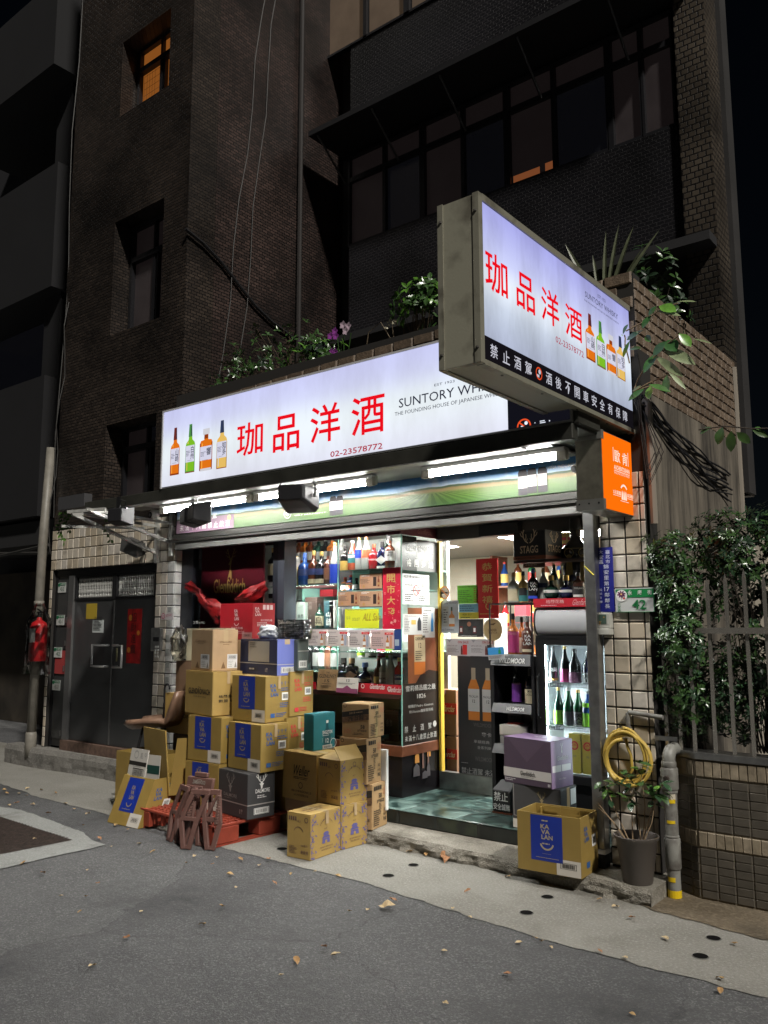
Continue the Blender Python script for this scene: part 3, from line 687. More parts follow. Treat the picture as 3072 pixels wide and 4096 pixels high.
# ---------------------------------------------------------------- lit signs
def backlit(name, axis, z0, z1, mid, edge, st, lines_, lo=.6):
    """translucent sheet lit by tubes inside the box: brighter next to each tube"""
    m = bpy.data.materials.new(name); m.use_nodes = True; t = m.node_tree; t.nodes.clear(); L = t.links.new
    g = t.nodes.new('ShaderNodeNewGeometry'); s = t.nodes.new('ShaderNodeSeparateXYZ'); L(g.outputs['Position'], s.inputs[0])
    mr = t.nodes.new('ShaderNodeMapRange'); mr.inputs['From Min'].default_value = z0; mr.inputs['From Max'].default_value = z1; L(s.outputs['Z'], mr.inputs['Value'])
    r = t.nodes.new('ShaderNodeValToRGB'); r.color_ramp.interpolation = 'B_SPLINE'
    e = r.color_ramp.elements; e[0].position = lines_[0][0]; e[0].color = (*lines_[0][1], 1); e[1].position = lines_[-1][0]; e[1].color = (*lines_[-1][1], 1)
    for p, c in lines_[1:-1]: k = e.new(p); k.color = (*c, 1)
    L(mr.outputs[0], r.inputs['Fac'])
    n = t.nodes.new('ShaderNodeTexNoise'); n.inputs['Scale'].default_value = 2.2; n.inputs['Detail'].default_value = 8; n.inputs['Roughness'].default_value = .65
    mp = t.nodes.new('ShaderNodeMapping'); mp.inputs['Scale'].default_value = (1.6, 1.6, .5); L(g.outputs['Position'], mp.inputs['Vector']); L(mp.outputs[0], n.inputs['Vector'])
    q = t.nodes.new('ShaderNodeValToRGB'); q.color_ramp.elements[0].position = .3; q.color_ramp.elements[1].position = .62
    q.color_ramp.elements[0].color = (lo, lo*.985, lo*.96, 1); L(n.outputs['Fac'], q.inputs['Fac'])
    x = t.nodes.new('ShaderNodeMix'); x.data_type = 'RGBA'; x.blend_type = 'MULTIPLY'; x.inputs[0].default_value = 1; L(r.outputs['Color'], x.inputs[6]); L(q.outputs['Color'], x.inputs[7])
    em = t.nodes.new('ShaderNodeEmission'); L(x.outputs[2], em.inputs[0]); em.inputs[1].default_value = st*.6
    o = t.nodes.new('ShaderNodeOutputMaterial'); L(em.outputs[0], o.inputs[0]); return m
S1 = backlit('sign_face_white', 'Z', 2.62, 3.25, None, None, 1.0, [(0,(.78,.79,.93)),(.3,(.9,.97,1.03)),(.55,(.86,.94,1.03)),(.74,(.66,.69,.96)),(1,(.62,.64,.97))], .84)
S2 = backlit('projecting_sign_face', 'Z', 2.78, 3.48, None, None, 1.0, [(0,(.42,.46,.62)),(.28,(.6,.68,.82)),(.45,(.95,1.02,1.1)),(.62,(.62,.66,.98)),(1,(.34,.34,.8))], .72)
SRED = EM('lit_red_letters', (.84,.004,.012), 1)
SBLK = EM('lit_black_letters', (.025,.028,.05), 1)
SDRED = EM('lit_dark_red_digits', (.42,.015,.04), 1)
SWHT = EM('lit_white_letters', (.85,.9,1), 1)
SSTRIP = EM('lit_black_strip', (.006,.006,.01), 1)
PB = [EM('lit_amber', (.75,.17,.008), 1), EM('lit_cap_red', (.16,.02,.012), 1), EM('lit_label', (.66,.66,.8), 1), SBLK, EM('lit_green', (.2,.5,.02), 1), EM('lit_cap_green', (.07,.26,.06), 1), EM('lit_gold', (.78,.5,.12), 1), EM('lit_cap_navy', (.03,.045,.1), 1), EM('lit_crystal', (.62,.62,.66), 1), EM('lit_dark_amber', (.28,.045,.004), 1), EM('lit_light_amber', (.95,.42,.06),1), EM('lit_dark_gold', (.36,.19,.03), 1)]
def print_bottle(sign, F, u0, v0, u1, v1, kind, off=.003):
    """the four bottles printed on the sign sheet"""
    w, h = u1-u0, v1-v0; c = (u0+u1)/2
    body, cap = ((0,1),(4,5),(0,8),(6,7))[kind]
    mb = MB()
    def P(pts, m, o=off): mb.m = m; mb.poly(F, [(c+a*w, v0+b*h) for a, b in pts], o)
    if kind == 2:
        P([(-.5,0),(.5,0),(.5,.66),(.42,.72),(.16,.74),(.16,.86),(-.16,.86),(-.16,.74),(-.42,.72),(-.5,.66)], body)
        P([(-.26,.86),(.26,.86),(.26,1),(-.26,1)], 8, off+.001); P([(-.16,.76),(.16,.76),(.15,.86),(-.15,.86)], 9, off+.001); P([(-.5,0),(.5,0),(.48,.06),(-.48,.06)], 8, off+.0005)
    else:
        P([(-.5,0),(.5,0),(.5,.56),(.44,.62),(.2,.68),(.16,.78),(-.16,.78),(-.2,.68),(-.44,.62),(-.5,.56)], body)
        P([(-.2,.74),(.2,.74),(.16,.93),(.15,1),(-.15,1),(-.16,.93)], cap, off+.001)
        P([(-.5,0),(.5,0),(.5,.035),(-.5,.035)], 9 if kind == 0 else (5 if kind == 1 else 6), off+.0005)
        P([(-.3,.6),(-.2,.6),(-.2,.655),(-.3,.63)], 10 if kind != 1 else 6, off+.001)
    e_ = (9, 5, 9, 11)[kind]; hi = (10, 6, 10, 8)[kind]; tp = .54 if kind != 2 else .66
    P([(-.5,.02),(-.42,.02),(-.42,tp),(-.5,tp)], e_, off+.0008); P([(.43,.02),(.5,.02),(.5,tp),(.43,tp)], e_, off+.0008); P([(-.34,.05),(-.27,.05),(-.27,tp),(-.34,tp)], hi, off+.0009)
    if kind != 2: P([(.06,.76),(.14,.76),(.1,.97),(.04,.97)], 3, off+.0014); P([(-.5,0),(.5,0),(.46,.018),(-.46,.018)], 9, off+.001)
    P([(-.46,.22 if kind != 2 else .25),(.46,.22 if kind != 2 else .25),(.46,.56 if kind != 2 else .58),(-.46,.56 if kind != 2 else .58)], 2, off+.0015)
    mb.m = 3; t = ('山\n崎','白\n州','響','知\n多')[kind]
    mb.tx(F, t, c+.05*w, v0+h*(.27 if kind != 2 else .36), c+.42*w, v0+h*.54, off+.0025, .01)
    mb.lines(F, c-.4*w, v0+h*.34, c+.02*w, v0+h*.46, 4, off+.0025, .4)
    mb.lines(F, c-.25*w, v0+h*.245, c+.25*w, v0+h*.26, 1, off+.0025, .4)
    return mb.build('printed_bottle', PB, sign)
# main sign along the front
ms = thing('shop_sign', 'long backlit white shop sign with four red characters and printed bottles', 'sign', (-4,4.1,2.62))
o = (-4,4.1,2.62)
YS = 4.1
SX0, SZ0, SX1, SZ1 = -5.54, 2.612, -2.325, 3.235
FS = FY(YS-.004, 4, -2.62+0); FS = Fr((0,0,0)); FS.o = Vector((4, -.004, -2.62))
MB(o).box(SX0-.015,YS,SZ0-.012,-1.93,YS+.2,SZ1+.015).build('cabinet', M('sign_cabinet_metal', (.3,.3,.28), .5, .4), ms)
MB().rect(FS, SX0, SZ0, SX1, SZ1, 0).build('lit_face', S1, ms)
MB().slab(FS, SX0-.014, SZ0-.011, SX0, SZ1+.014, -.003, .008).slab(FS, SX0, SZ1, SX1, SZ1+.014, -.003, .008).build('face_frame', M('white_sign_trim', (.6,.6,.62), .4), ms)
MB().rect(FS, SX1, SZ0, -1.94, SZ1, 0).build('black_strip', SSTRIP, ms)
chars = [('珈', -4.641, 2.741, -4.358, 2.993), ('品', -4.253, 2.727, -3.99, 2.988), ('洋', -3.885, 2.738, -3.609, 3.003), ('酒', -3.51, 2.737, -3.227, 2.999)]
for ch, a, b, c, d in chars: MB().tx(FS, ch, a, b, c, d, .003, .009).build('red_character', SRED, ms)
MB().tx(FS, '02-23578772', -3.696, 2.624, -3.245, 2.664, .003, .012).build('phone_number', SDRED, ms)
# the last letters run behind the projecting sign
def serif(mb, F, s, u0, v0, u1, v1, off=.003): return mb.tx(F, s, u0, v0, u1, v1, off)
mb = MB()
mb.tx(FS, 'EST 1923', -2.835, 2.96, -2.685, 2.976)
ax, az, _, _ = -3.111, 2.869, -3.015, 2.938
mb.tx(FS, 'SUNTORY WHISKY', ax, 2.869, -2.577+.26, 2.913+.016, .003, .004)
mb.tx(FS, 'THE FOUNDING HOUSE OF JAPANESE WHISKY', -3.145, 2.814, -2.396+.06, 2.843+.003)
mb.build('small_lettering', SBLK, ms)
for k, (a, b, c, d) in enumerate(((-5.435, 2.694, -5.32, 3.084),(-5.244, 2.692, -5.128, 3.084),(-5.069, 2.686, -4.919, 3.02),(-4.868, 2.682, -4.75, 3.056))): print_bottle(ms, FS, a, b, c, d, k)
ex, ez = -2.221, 2.639
ez = 2.614
MB().ring(FS, ex, ez, .036, .045, 0, 180, .003, 20).poly(FS, [(ex-.032,ez+.022),(ex-.026,ez+.03),(ex+.008,ez+.001),(ex-.004,ez+.001)], .0045).build('prohibition_ring', EM('lit_orange_red', (.8,.08,.02), 1), ms)
MB().disc(FS, ex+.014, ez+.018, .011, .003, 10).rect(FS, ex-.02, ez, ex-.004, ez+.006).rect(FS, ex+.1, ez+.012, ex+.13, ez+.017).rect(FS, ex+.1, ez+.002, ex+.135, ez+.007).disc(FS, ex+.16, ez+.008, .004, .003, 8).disc(FS, ex+.07, ez+.01, .003, .003, 8).disc(FS, SX1+.13, ez+.2, .006, .004, 8).build('white_lettering', SWHT, ms)
# grime runs on the sheet
GRIME = EM('rust_run', (.62,.5,.47), 1)
# projecting sign at right angles to the front
ps = thing('projecting_sign', 'big tilted looking lit box sign jutting out over the street from the shop corner', 'sign', (-1.99,3.98,2.66))
o = (-1.99,3.98,2.66)
PX0, PX1, PY0, PY1, PZ0, PZ1 = -2.1, -1.884, 3.07, 4.86, 2.665, 3.475
CABM = M('weathered_sign_cabinet', (.33,.32,.25), .5, .15, alt=(.12,.11,.085), scale=3.5, fac=(.3,.46), bump=.06)
MB(o).box(PX0+.006,PY0+.006,PZ0+.004,PX1,PY1,PZ1-.004).build('cabinet', CABM, ps)
FRM = M('sign_corner_angle', (.3,.29,.23), .45, .3, alt=(.1,.09,.07), scale=6, fac=(.3,.48))
mb = MB(o)
for (x0,y0,z0,x1,y1,z1) in ((PX1-.02,PY0,PZ0,PX1+.012,PY0+.035,PZ1),(PX0,PY0,PZ0,PX0+.03,PY0+.0055,PZ1),(PX0,PY0+.0061,PZ0-.002,PX1+.011,PY0+.03,PZ0+.0035),(PX1-.02,PY0+.0355,PZ1-.03,PX1+.012,PY1,PZ1+.004),(PX1-.03,PY0+.0355,PZ0-.004,PX1+.012,PY1,PZ0+.02),(PX0,PY0+.031,PZ0-.003,PX0+.03,PY1,PZ0+.0036)): mb.box(x0,y0,z0,x1,y1,z1)
mb.build('frame', FRM, ps)
mb = MB(o)
for yy, zz_ in ((PY0-.001,PZ0+.07),(PY0-.001,PZ1-.09)):
    for xx in (PX0+.018,PX1-.005): mb.lathe((xx,yy,zz_), [(.008,-.004),(.008,.004)], 8)
for yy in (3.3,3.7,4.1,4.5): mb.lathe((PX1-.015,yy,PZ0-.007), [(.007,0),(.007,.004)], 8)
mb.build('rivet', M('rivet_dark', (.05,.045,.04), .6), ps)
FP = Fr((PX1+.004+1.99, -3.98, -2.66), (0,1,0), (0,0,1), (1,0,0))
fu0, fu1, fv1 = PY0+.036, PY1-.006, PZ1-.031
sz = 2.802
MB().rect(FP, fu0, sz, fu1, fv1, 0).build('lit_face', S2, ps)
MB().rect(FP, fu0, PZ0+.021, fu1, sz, 0).build('black_strip', EM('lit_black_strip_b', (.007,.006,.008), 1), ps)
for ch, u0, u1, v0, v1 in (('珈', 3.129, 3.334, 3.031, 3.224), ('品', 3.419, 3.605, 3.036, 3.221), ('洋', 3.675, 3.873, 3.042, 3.218+.01), ('酒', 3.946, 4.155, 3.041, 3.22)):
    MB().tx(FP, ch, u0, v0, u1, v1, .003, .009).build('red_character', SRED, ps)
MB().tx(FP, '02-23578772', 3.826, 2.963, 4.164, 2.997).build('phone_number', SDRED, ps)
MB().tx(FP, 'EST 1923', 4.386, 3.386, 4.495, 3.406).tx(FP, 'SUNTORY WHISKY', 4.211, 3.335, 4.673, 3.368).tx(FP, 'THE FOUNDING HOUSE OF JAPANESE WHISKY', 4.195, 3.303, 4.684, 3.317).build('small_lettering', SBLK, ps)
for k, (a, b, c, d) in enumerate(((4.198,2.972,4.318,3.246),(4.341,2.966,4.459,3.245),(4.48,2.962,4.616,3.203),(4.628,2.964,4.751,3.235))): print_bottle(ps, FP, a, b, c, d, k)
mb = MB()
us = [3.194,3.304,3.413,3.519,3.628,3.736,3.842,3.955,4.064,4.173,4.282,4.39,4.503,4.615,4.723]
vm = (PZ0+.021+sz)/2
for ch, u in zip('禁止酒駕#酒後不開車安全有保障', us):
    if ch != '#': MB().tx(FP, ch, u-.033, vm-.032, u+.033, vm+.032, .003, .012).build('warning_character', EM('lit_grey_letters', (.55,.55,.62), 1), ps)
    else: ue = u
mb.disc(FP, ue+.008, vm+.01, .013, .003, 10).rect(FP, ue-.02, vm-.02, ue+.005, vm-.006)
mb.build('glass_symbol', EM('lit_grey_letters', (.55,.55,.62), 1), ps)
MB().ring(FP, ue, vm, .026, .033, off=.0035).build('prohibition_ring', EM('lit_orange_red'  , (.8,.08,.02), 1), ps)
MB(o).box(-2.06,4.12,2.595,-1.9,4.4,2.66).build('support_bracket', BEAM, ps)
# small orange box sign on the pier
os_ = thing('orange_sign', 'small upright orange lit box sign with white lettering below the projecting sign', 'sign', (-2.0,4.7,2.3))
o = (-2.0,4.7,2.3)
oy0, oz0, oy1, oz1 = 4.42, 2.152, 4.862, 2.609
MB(o).box(-2.065,oy0,oz0,-1.905,oy1,oz1).build('cabinet', M('grey_ribbed_box', (.2,.19,.15), .35, .4, var=.4, scale=18, bump=.15, bscale=30), os_)
MB(o).box(-2.07,oy0-.004,oz1-.05,-1.902,oy0+.03,oz1+.004).build('end_plate', GREYSTEEL, os_)
MB(o).box(-2.07,oy0-.004,oz0-.004,-1.902,oy0+.03,oz0+.06).build('end_plate', GREYSTEEL, os_)
mb = MB(o)
for xx in (-2.05,-1.99,-1.93):
    for zz_ in (oz1-.02,oz0+.035): mb.disc(FY(oy0-.0045), xx, zz_, .006, .001, 8)
mb.build('screw', BLKMET, os_)
FO = Fr((-1.905+2.0, -4.7, -2.3), (0,1,0), (0,0,1), (1,0,0))
MB().rect(FO, oy0+.004, oz0+.004, oy1-.002, oz1-.004, .001).build('lit_face', EM('lit_orange_face', (1.0,.17,.003), 1), os_)
uu = lambda a: 4.502+(a-460)/570*(4.893-4.502)
H_ = oz1-oz0
mb = MB()
vv = lambda f: oz1-f*H_
mb.tx(FO, '歐', uu(600), vv(.35), uu(720), vv(.185), .003, .015).tx(FO, '肯', uu(765), vv(.35), uu(880), vv(.185), .003, .015)
mb.rect(FO, uu(568), vv(.35), uu(578), vv(.165), .003).rect(FO, uu(890), vv(.35), uu(900), vv(.165), .003)
mb.tx(FO, 'AUCHENTOSHAN', uu(580), vv(.45), uu(915), vv(.39), .003, .02).rect(FO, uu(580), vv(.468), uu(915), vv(.46), .003).tx(FO, 'SINGLE MALT SCOTCH WHISKY', uu(580), vv(.505), uu(915), vv(.475), .003)
mb.tx(FO, '3次蒸餾', uu(540), vv(.775), uu(705), vv(.72), .003, .02).tx(FO, '純淨柔順', uu(845), vv(.775), uu(1010), vv(.72), .003, .01).rect(FO, uu(540), vv(.79), uu(705), vv(.784), .003).rect(FO, uu(845), vv(.79), uu(1010), vv(.784), .003)
for a in (735,775,815): mb.poly(FO, [(uu(a-18), vv(.82)), (uu(a+18), vv(.82)), (uu(a+12), vv(.73)), (uu(a), vv(.7)), (uu(a-12), vv(.73))], .003)
mb.ring(FO, uu(775), vv(.75), .05, .062, 40, 140, .003, 12).lines(FO, uu(690), vv(.85), uu(880), vv(.83), 1, .003)
mb.build('white_lettering', EM('lit_white_on_orange', (1,.82,.65), 1), os_)

# ---------------------------------------------------------------- vineyard banner on the shutter box, shutter rails, steel post
bn = thing('vineyard_banner', 'long printed vineyard landscape banner under the awning behind the tubes', 'banner', (-4.2,4.78,2.3))
o = (-4.2,4.78,2.3)
BX0, BX1, BZ0, BZ1 = -6.218, -2.16, 2.335, 2.63
m, t, p = node_mat('vineyard_print'); L = t.links.new
g = t.nodes.new('ShaderNodeNewGeometry'); s = t.nodes.new('ShaderNodeSeparateXYZ'); L(g.outputs['Position'], s.inputs[0])
def math_(op, a, b=None):
    n = t.nodes.new('ShaderNodeMath'); n.operation = op
    for i, v in enumerate((a, b)):
        if v is None: continue
        if isinstance(v, (int, float)): n.inputs[i].default_value = v
        else: L(v, n.inputs[i])
    return n.outputs[0]
nx = t.nodes.new('ShaderNodeTexNoise'); nx.inputs['Scale'].default_value = 3; nx.inputs['Detail'].default_value = 5; L(g.outputs['Position'], nx.inputs['Vector'])
h = math_('ADD', s.outputs['Z'], math_('MULTIPLY', math_('SUBTRACT', nx.outputs['Fac'], .5), -.05))
mr = t.nodes.new('ShaderNodeMapRange'); mr.inputs['From Min'].default_value = 2.335; mr.inputs['From Max'].default_value = 2.58; L(h, mr.inputs['Value'])
r = t.nodes.new('ShaderNodeValToRGB'); e = r.color_ramp.elements
e[0].position = 0; e[0].color = (.05,.12,.03,1); e[1].position = 1; e[1].color = (.04,.2,.55,1)
for ps_, c in ((.22,(.1,.19,.035)),(.36,(.17,.24,.07)),(.42,(.38,.27,.13)),(.47,(.3,.22,.1)),(.485,(.07,.13,.06)),(.53,(.1,.16,.1)),(.54,(.55,.68,.8)),(.7,(.14,.38,.72))): k = e.new(ps_); k.color = (*c, 1)
L(mr.outputs[0], r.inputs['Fac'])
# rows of vines: fans of dark and light stripes meeting at the horizon
wv = math_('DIVIDE', math_('SUBTRACT', math_('ADD', s.outputs['X'], math_('MULTIPLY', math_('FLOOR', math_('MULTIPLY', s.outputs['X'], .7)), 0)), -3.35), math_('MAXIMUM', math_('SUBTRACT', 2.46, s.outputs['Z']), .004))
st = math_('SINE', math_('MULTIPLY', wv, 7.0))
ns = t.nodes.new('ShaderNodeTexNoise'); ns.inputs['Scale'].default_value = 60; ns.inputs['Detail'].default_value = 4; L(g.outputs['Position'], ns.inputs['Vector'])
dk = math_('MULTIPLY', math_('LESS_THAN', s.outputs['Z'], 2.425), math_('MULTIPLY', math_('GREATER_THAN', math_('ADD', st, math_('MULTIPLY', ns.outputs['Fac'], 1.6)), .9), .62))
x = t.nodes.new('ShaderNodeMix'); x.data_type = 'RGBA'; L(dk, x.inputs[0]); L(r.outputs['Color'], x.inputs[6]); x.inputs[7].default_value = (.03,.08,.012,1)
# clouds
nc = t.nodes.new('ShaderNodeTexNoise'); nc.inputs['Scale'].default_value = 5; nc.inputs['Detail'].default_value = 7; L(g.outputs['Position'], nc.inputs['Vector'])
cl = math_('MULTIPLY', math_('GREATER_THAN', s.outputs['Z'], 2.475), math_('MULTIPLY', math_('MAXIMUM', math_('SUBTRACT', nc.outputs['Fac'], .5), 0), 4.5))
x2 = t.nodes.new('ShaderNodeMix'); x2.data_type = 'RGBA'; x2.clamp_factor = True; L(cl, x2.inputs[0]); L(x.outputs[2], x2.inputs[6]); x2.inputs[7].default_value = (.75,.78,.8,1)
L(x2.outputs[2], p.inputs['Base Color']); p.inputs['Roughness'].default_value = .35
MB(o).slab(FY(4.78), BX0, BZ0, BX1, BZ1, -.1, 0).build('print_sheet', m, bn)
FB = Fr((4.2, 0, -2.3)); FBo = FB
pur = MB().rect(FB, BX0, BZ0, -5.431, 2.457, .003).build('purple_panel', M('purple_print', (.24,.15,.21), .4), bn)
mb = MB(); a, b = BX0+.04, -5.47
n_ = 9
for i, ch in enumerate('未滿十八歲禁止飲酒'): mb.tx(FB, ch, a+i*(b-a)/9+.012, BZ0+.02, a+(i+1)*(b-a)/9-.012, BZ0+.075, .005, .01)
for i, ch in enumerate('禁止酒駕'): mb.tx(FB, ch, a+i*(b-a)/4.6, BZ0+.1, a+i*(b-a)/4.6+.06, BZ0+.15, .005, .01)
mb.build('warning_characters', WHITE, bn)
MB().disc(FB, -5.491, 2.429, .024, .005).build('yellow_badge', M('yellow_print', (.7,.62,.2), .5), bn)
x0, z0, x1, z1 = -4.703, 2.375, -4.338, 2.395
MB().tx(FB, 'VIU MANENT.', x0, z0, x1, z1-.012, .004, .012).tx(FB, 'VIÑA INDOMITA', -2.429, 2.489, -2.223, 2.518, .004, .01).ring(FB, x0-.075, z0+.03, .036, .043, off=.004).disc(FB, x0-.075, z0+.03, .024, .004).build('white_lettering', WHITE, bn)
WB = [M('wine_bottle_print', (.02,.016,.022), .4), M('wine_label_print', (.72,.68,.68), .5), M('wine_label_mark', (.1,.08,.09), .5)]
for cx, zb, zt in ((-4.281,2.346,2.498),(-4.212,2.348,2.495),(-2.611,2.341,2.511),(-2.542,2.349,2.512),(-2.467,2.348,2.512)):
    hh = zt-zb; w = .034; mb = MB(); mb.m = 0
    mb.poly(FB, [(cx-w,zb),(cx+w,zb),(cx+w,zb+hh*.88),(cx+w*.7,zt),(cx-w*.7,zt),(cx-w,zb+hh*.88)], .004)
    mb.m = 1; mb.rect(FB, cx-w, zb+hh*.27, cx+w*.95, zb+hh*.74, .005)
    mb.m = 2; mb.lines(FB, cx-w*.6, zb+hh*.4, cx+w*.6, zb+hh*.6, 4, .006)
    mb.build('printed_bottle', WB, bn)
sh = thing('shutter_rail', 'dark roller shutter rail and steel lintel above the shop window', 'shutter', (-4.2,4.8,2.25))
o = (-4.2,4.8,2.25)
MB(o).box(-6.3,4.79,2.285,-2.2,4.86,2.33).box(-6.3,4.8,2.262,-2.2,4.86,2.284).build('rail', M('dark_rail', (.05,.05,.045), .35, .5), sh)
MB(o).box(-6.3,4.83,2.2,-2.2,4.9,2.261).build('lintel', M('light_lintel', (.16,.16,.15), .5, .3, var=.35, scale=8), sh)
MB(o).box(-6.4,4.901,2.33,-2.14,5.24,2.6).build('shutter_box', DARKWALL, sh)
MB(o).box(-6.4,4.9,2.31,-2.14,8.9,2.329).build('ceiling', M('shop_ceiling', (.2,.19,.17), .7), sh)
pt = thing('steel_post', 'square stainless steel post at the right side of the shop opening', 'post', (-2.165,4.78,.085))
o = (-2.165,4.78,.085)
MB(o).box(-2.203,4.78,.19,-2.132,4.86,2.34).build('post', STEEL, pt, bevel=.004)
MB(o).box(-2.205,4.778,.165,-2.13,4.862,.19).build('silver_tape', M('silver_tape', (.6,.6,.6), .4, .4), pt)
MB(o).box(-2.2,4.775,.085,-2.135,4.86,.164).build('black_foot', BLKPLA, pt)
MB(o).tube([(-2.19,4.777,2.3),(-2.18,4.775,2.27),(-2.15,4.775,2.24),(-2.14,4.777,2.2)], .004, 5).tube([(-2.2,4.777,1.86),(-2.17,4.775,1.83),(-2.14,4.776,1.8)], .004, 5).build('yellow_cord', M('yellow_cord', (.6,.5,.05), .5), pt)
# street plates and doorbell on the right pier
s = sheetlet('blue_address_plate', 'tall narrow blue plate with white address characters on the right tiled pier', 'address plate', 4.84, -2.15, 1.577, -2.041, 1.972, M('plate_blue', (.02,.025,.26), .4, var=.25, scale=7), .006)
W_, H_ = -2.041-(-2.158), 1.972-(1.579)
mb = MB()
for i, ch in enumerate('臺北市'): mb.tx(FL, ch, W_*.55, H_*(.9-i*.075)-.0, W_*.8, H_*(.96-i*.075), .003, .01)
for i, ch in enumerate('大安區'): mb.tx(FL, ch, W_*.18, H_*(.9-i*.075), W_*.43, H_*(.96-i*.075), .003, .01)
for i, ch in enumerate(('錦','安','里','第','17','鄰','鄰','長')): mb.tx(FL, ch, W_*.42, H_*(.67-i*.088), W_*.7, H_*(.735-i*.088), .003, .01)
for i, ch in enumerate(('42','號','1','樓')): mb.tx(FL, ch, W_*(.14 if i != 2 else .2), H_*(.325-i*.062), W_*(.3 if i != 2 else .24), H_*(.36-i*.062), .003, .01)
mb.build('white_characters', M('pale_blue_white', (.6,.62,.72), .5), s)
s = sheetlet('house_number_plate', 'green and white street number plate reading 42 on the right tiled pier', 'number plate', 4.838, -2.033, 1.573, -1.799, 1.717, M('plate_silver', (.52,.54,.53), .45), .006)
W_, H_ = -1.796-(-2.036), 1.717-(1.575)
MB().rect(FL, .004, H_*.62, W_-.004, H_-.004, .002).rect(FL, 0, 0, W_, .003, .001).rect(FL, W_-.003, .003, W_, H_, .001).build('green_band', M('street_green', (.005,.19,.05), .45), s)
cx, cz, rr = W_*.17, H_*.7, H_*.25
MB().disc(FL, cx, cz, rr, .003, 24).build('emblem_disc', WHITE, s)
mb = MB(); mb.m = 0
for i in range(8):
    a = i*math.pi/4+.2; c_, s_ = math.cos(a), math.sin(a); ex, ez = cx+c_*rr*.45, cz+rr*.25+s_*rr*.38
    mb.poly(FL, [(ex+(math.cos(b)*.34*c_-math.sin(b)*.14*s_)*rr, ez+(math.cos(b)*.34*s_*.8+math.sin(b)*.14*c_)*rr) for b in [j*math.pi/4 for j in range(8)]], .004+.0001*i)
mb.m = 1; mb.disc(FL, cx, cz+rr*.25, rr*.14, .006, 10); mb.m = 2; mb.rect(FL, cx-.001, cz-rr*.75, cx+.001, cz, .0035); mb.m = 3; mb.disc(FL, cx+rr*.45, cz-rr*.45, rr*.18, .004, 8)
mb.build('flower_emblem', [M('plum_print', (.12,.02,.09), .5), M('yellow_dot', (.8,.6,.1), .5), M('stem_print', (.02,.1,.03), .5), RED], s)
mb = MB()
for i, ch in enumerate('永康街'): mb.tx(FL, ch, W_*(.34+i*.25), H_*.72, W_*(.45+i*.25), H_*.92, .004, .005)
mb.build('street_name', WHITE, s)
MB().tx(FL, '42', W_*.44, H_*.12, W_*.8, H_*.52, .004, .02).build('number', M('street_green_ink', (.005,.15,.04), .5), s)
mb = MB()
for i, ch in enumerate('大安區'): mb.tx(FL, ch, W_*.06, H_*(.3-i*.13), W_*.14, H_*(.41-i*.13), .003, .008)
mb.build('district_name', M('street_green_ink', (.005,.15,.04), .5), s)
db = thing('card_reader', 'grey plastic card reader box below the blue plate on the pier', 'card reader', (-2.06,4.86,1.4))
o = (-2.06,4.86,1.4)
x0, z0, x1, z1 = -2.144, 1.437, -2.06, 1.571
PL = M('grey_plastic', (.42,.42,.38), .5)
MB(o).box(x0,4.812,z0+(z1-z0)*.3,x1,4.861,z1).box(x0,4.8,z0,x1,4.861,z0+(z1-z0)*.29).build('housing', PL, db, bevel=.004)
FD = Fr((2.06,-4.86+4.811,-1.4))
MB().rect(FD, x0+(x1-x0)*.15, z0+(z1-z0)*.5, x0+(x1-x0)*.72, z0+(z1-z0)*.92, .001).build('screen', M('reader_green', (.06,.1,.08), .3), db)
MB().lines(FD, x0+.015, z0+.06, x0+.03, z0+.085, 3, .002).disc(FD, x0+(x1-x0)*.55, z0+(z1-z0)*.8, .004, .002, 8).build('screen_print', M('orange_print', (.5,.25,.05), .5), db)

# ---------------------------------------------------------------- hanging gear under the awning
sp = thing('hanging_speaker', 'black horn loudspeaker hanging under the awning in front of the vineyard banner', 'speaker', (-4.053, 4.14, 2.399))
sp.scale = (.7,.7,.7)
R0 = Matrix.Rotation(.35, 3, 'Z')
def rp_(p): return R0 @ Vector(p)
mb = MB(); rings = []
for yy, hw, hh, dz in ((-.16,.13,.075,.02),(-.13,.15,.085,.015),(.0,.17,.11,-.01),(.1,.19,.13,-.02),(.13,.19,.135,-.02)):
    rings.append([rp_((sx*hw*q1, yy, dz+sz_*hh*q2)) for sx, sz_, q1, q2 in ((-1,-.7,1,1),(-.8,-1,1,1),(.8,-1,1,1),(1,-.7,1,1),(1,.7,1,1),(.8,1,1,1),(-.8,1,1,1),(-1,.7,1,1))])
P = sum(rings, []); mb.add(P, [(j*8+i, j*8+(i+1) % 8, (j+1)*8+(i+1) % 8, (j+1)*8+i) for j in range(4) for i in range(8)]+[tuple(range(7,-1,-1)), tuple(32+i for i in range(8))])
mb.build('housing', BLKPLA, sp, bevel=.006)
mb = MB().tube([rp_((-.19,.02,0)),rp_((-.2,.0,.1)),rp_((-.17,0,.15)),rp_((.17,0,.15)),rp_((.2,0,.1)),rp_((.19,.02,0))], .011, 4); mb.build('yoke', M('yoke_metal', (.05,.05,.05), .4, .4), sp)
MB().lathe(tuple(rp_((.2,.0,.0))), [(.018,-.018),(.018,.018)], 10).build('knob', M('knob_grey', (.4,.4,.4), .4), sp)
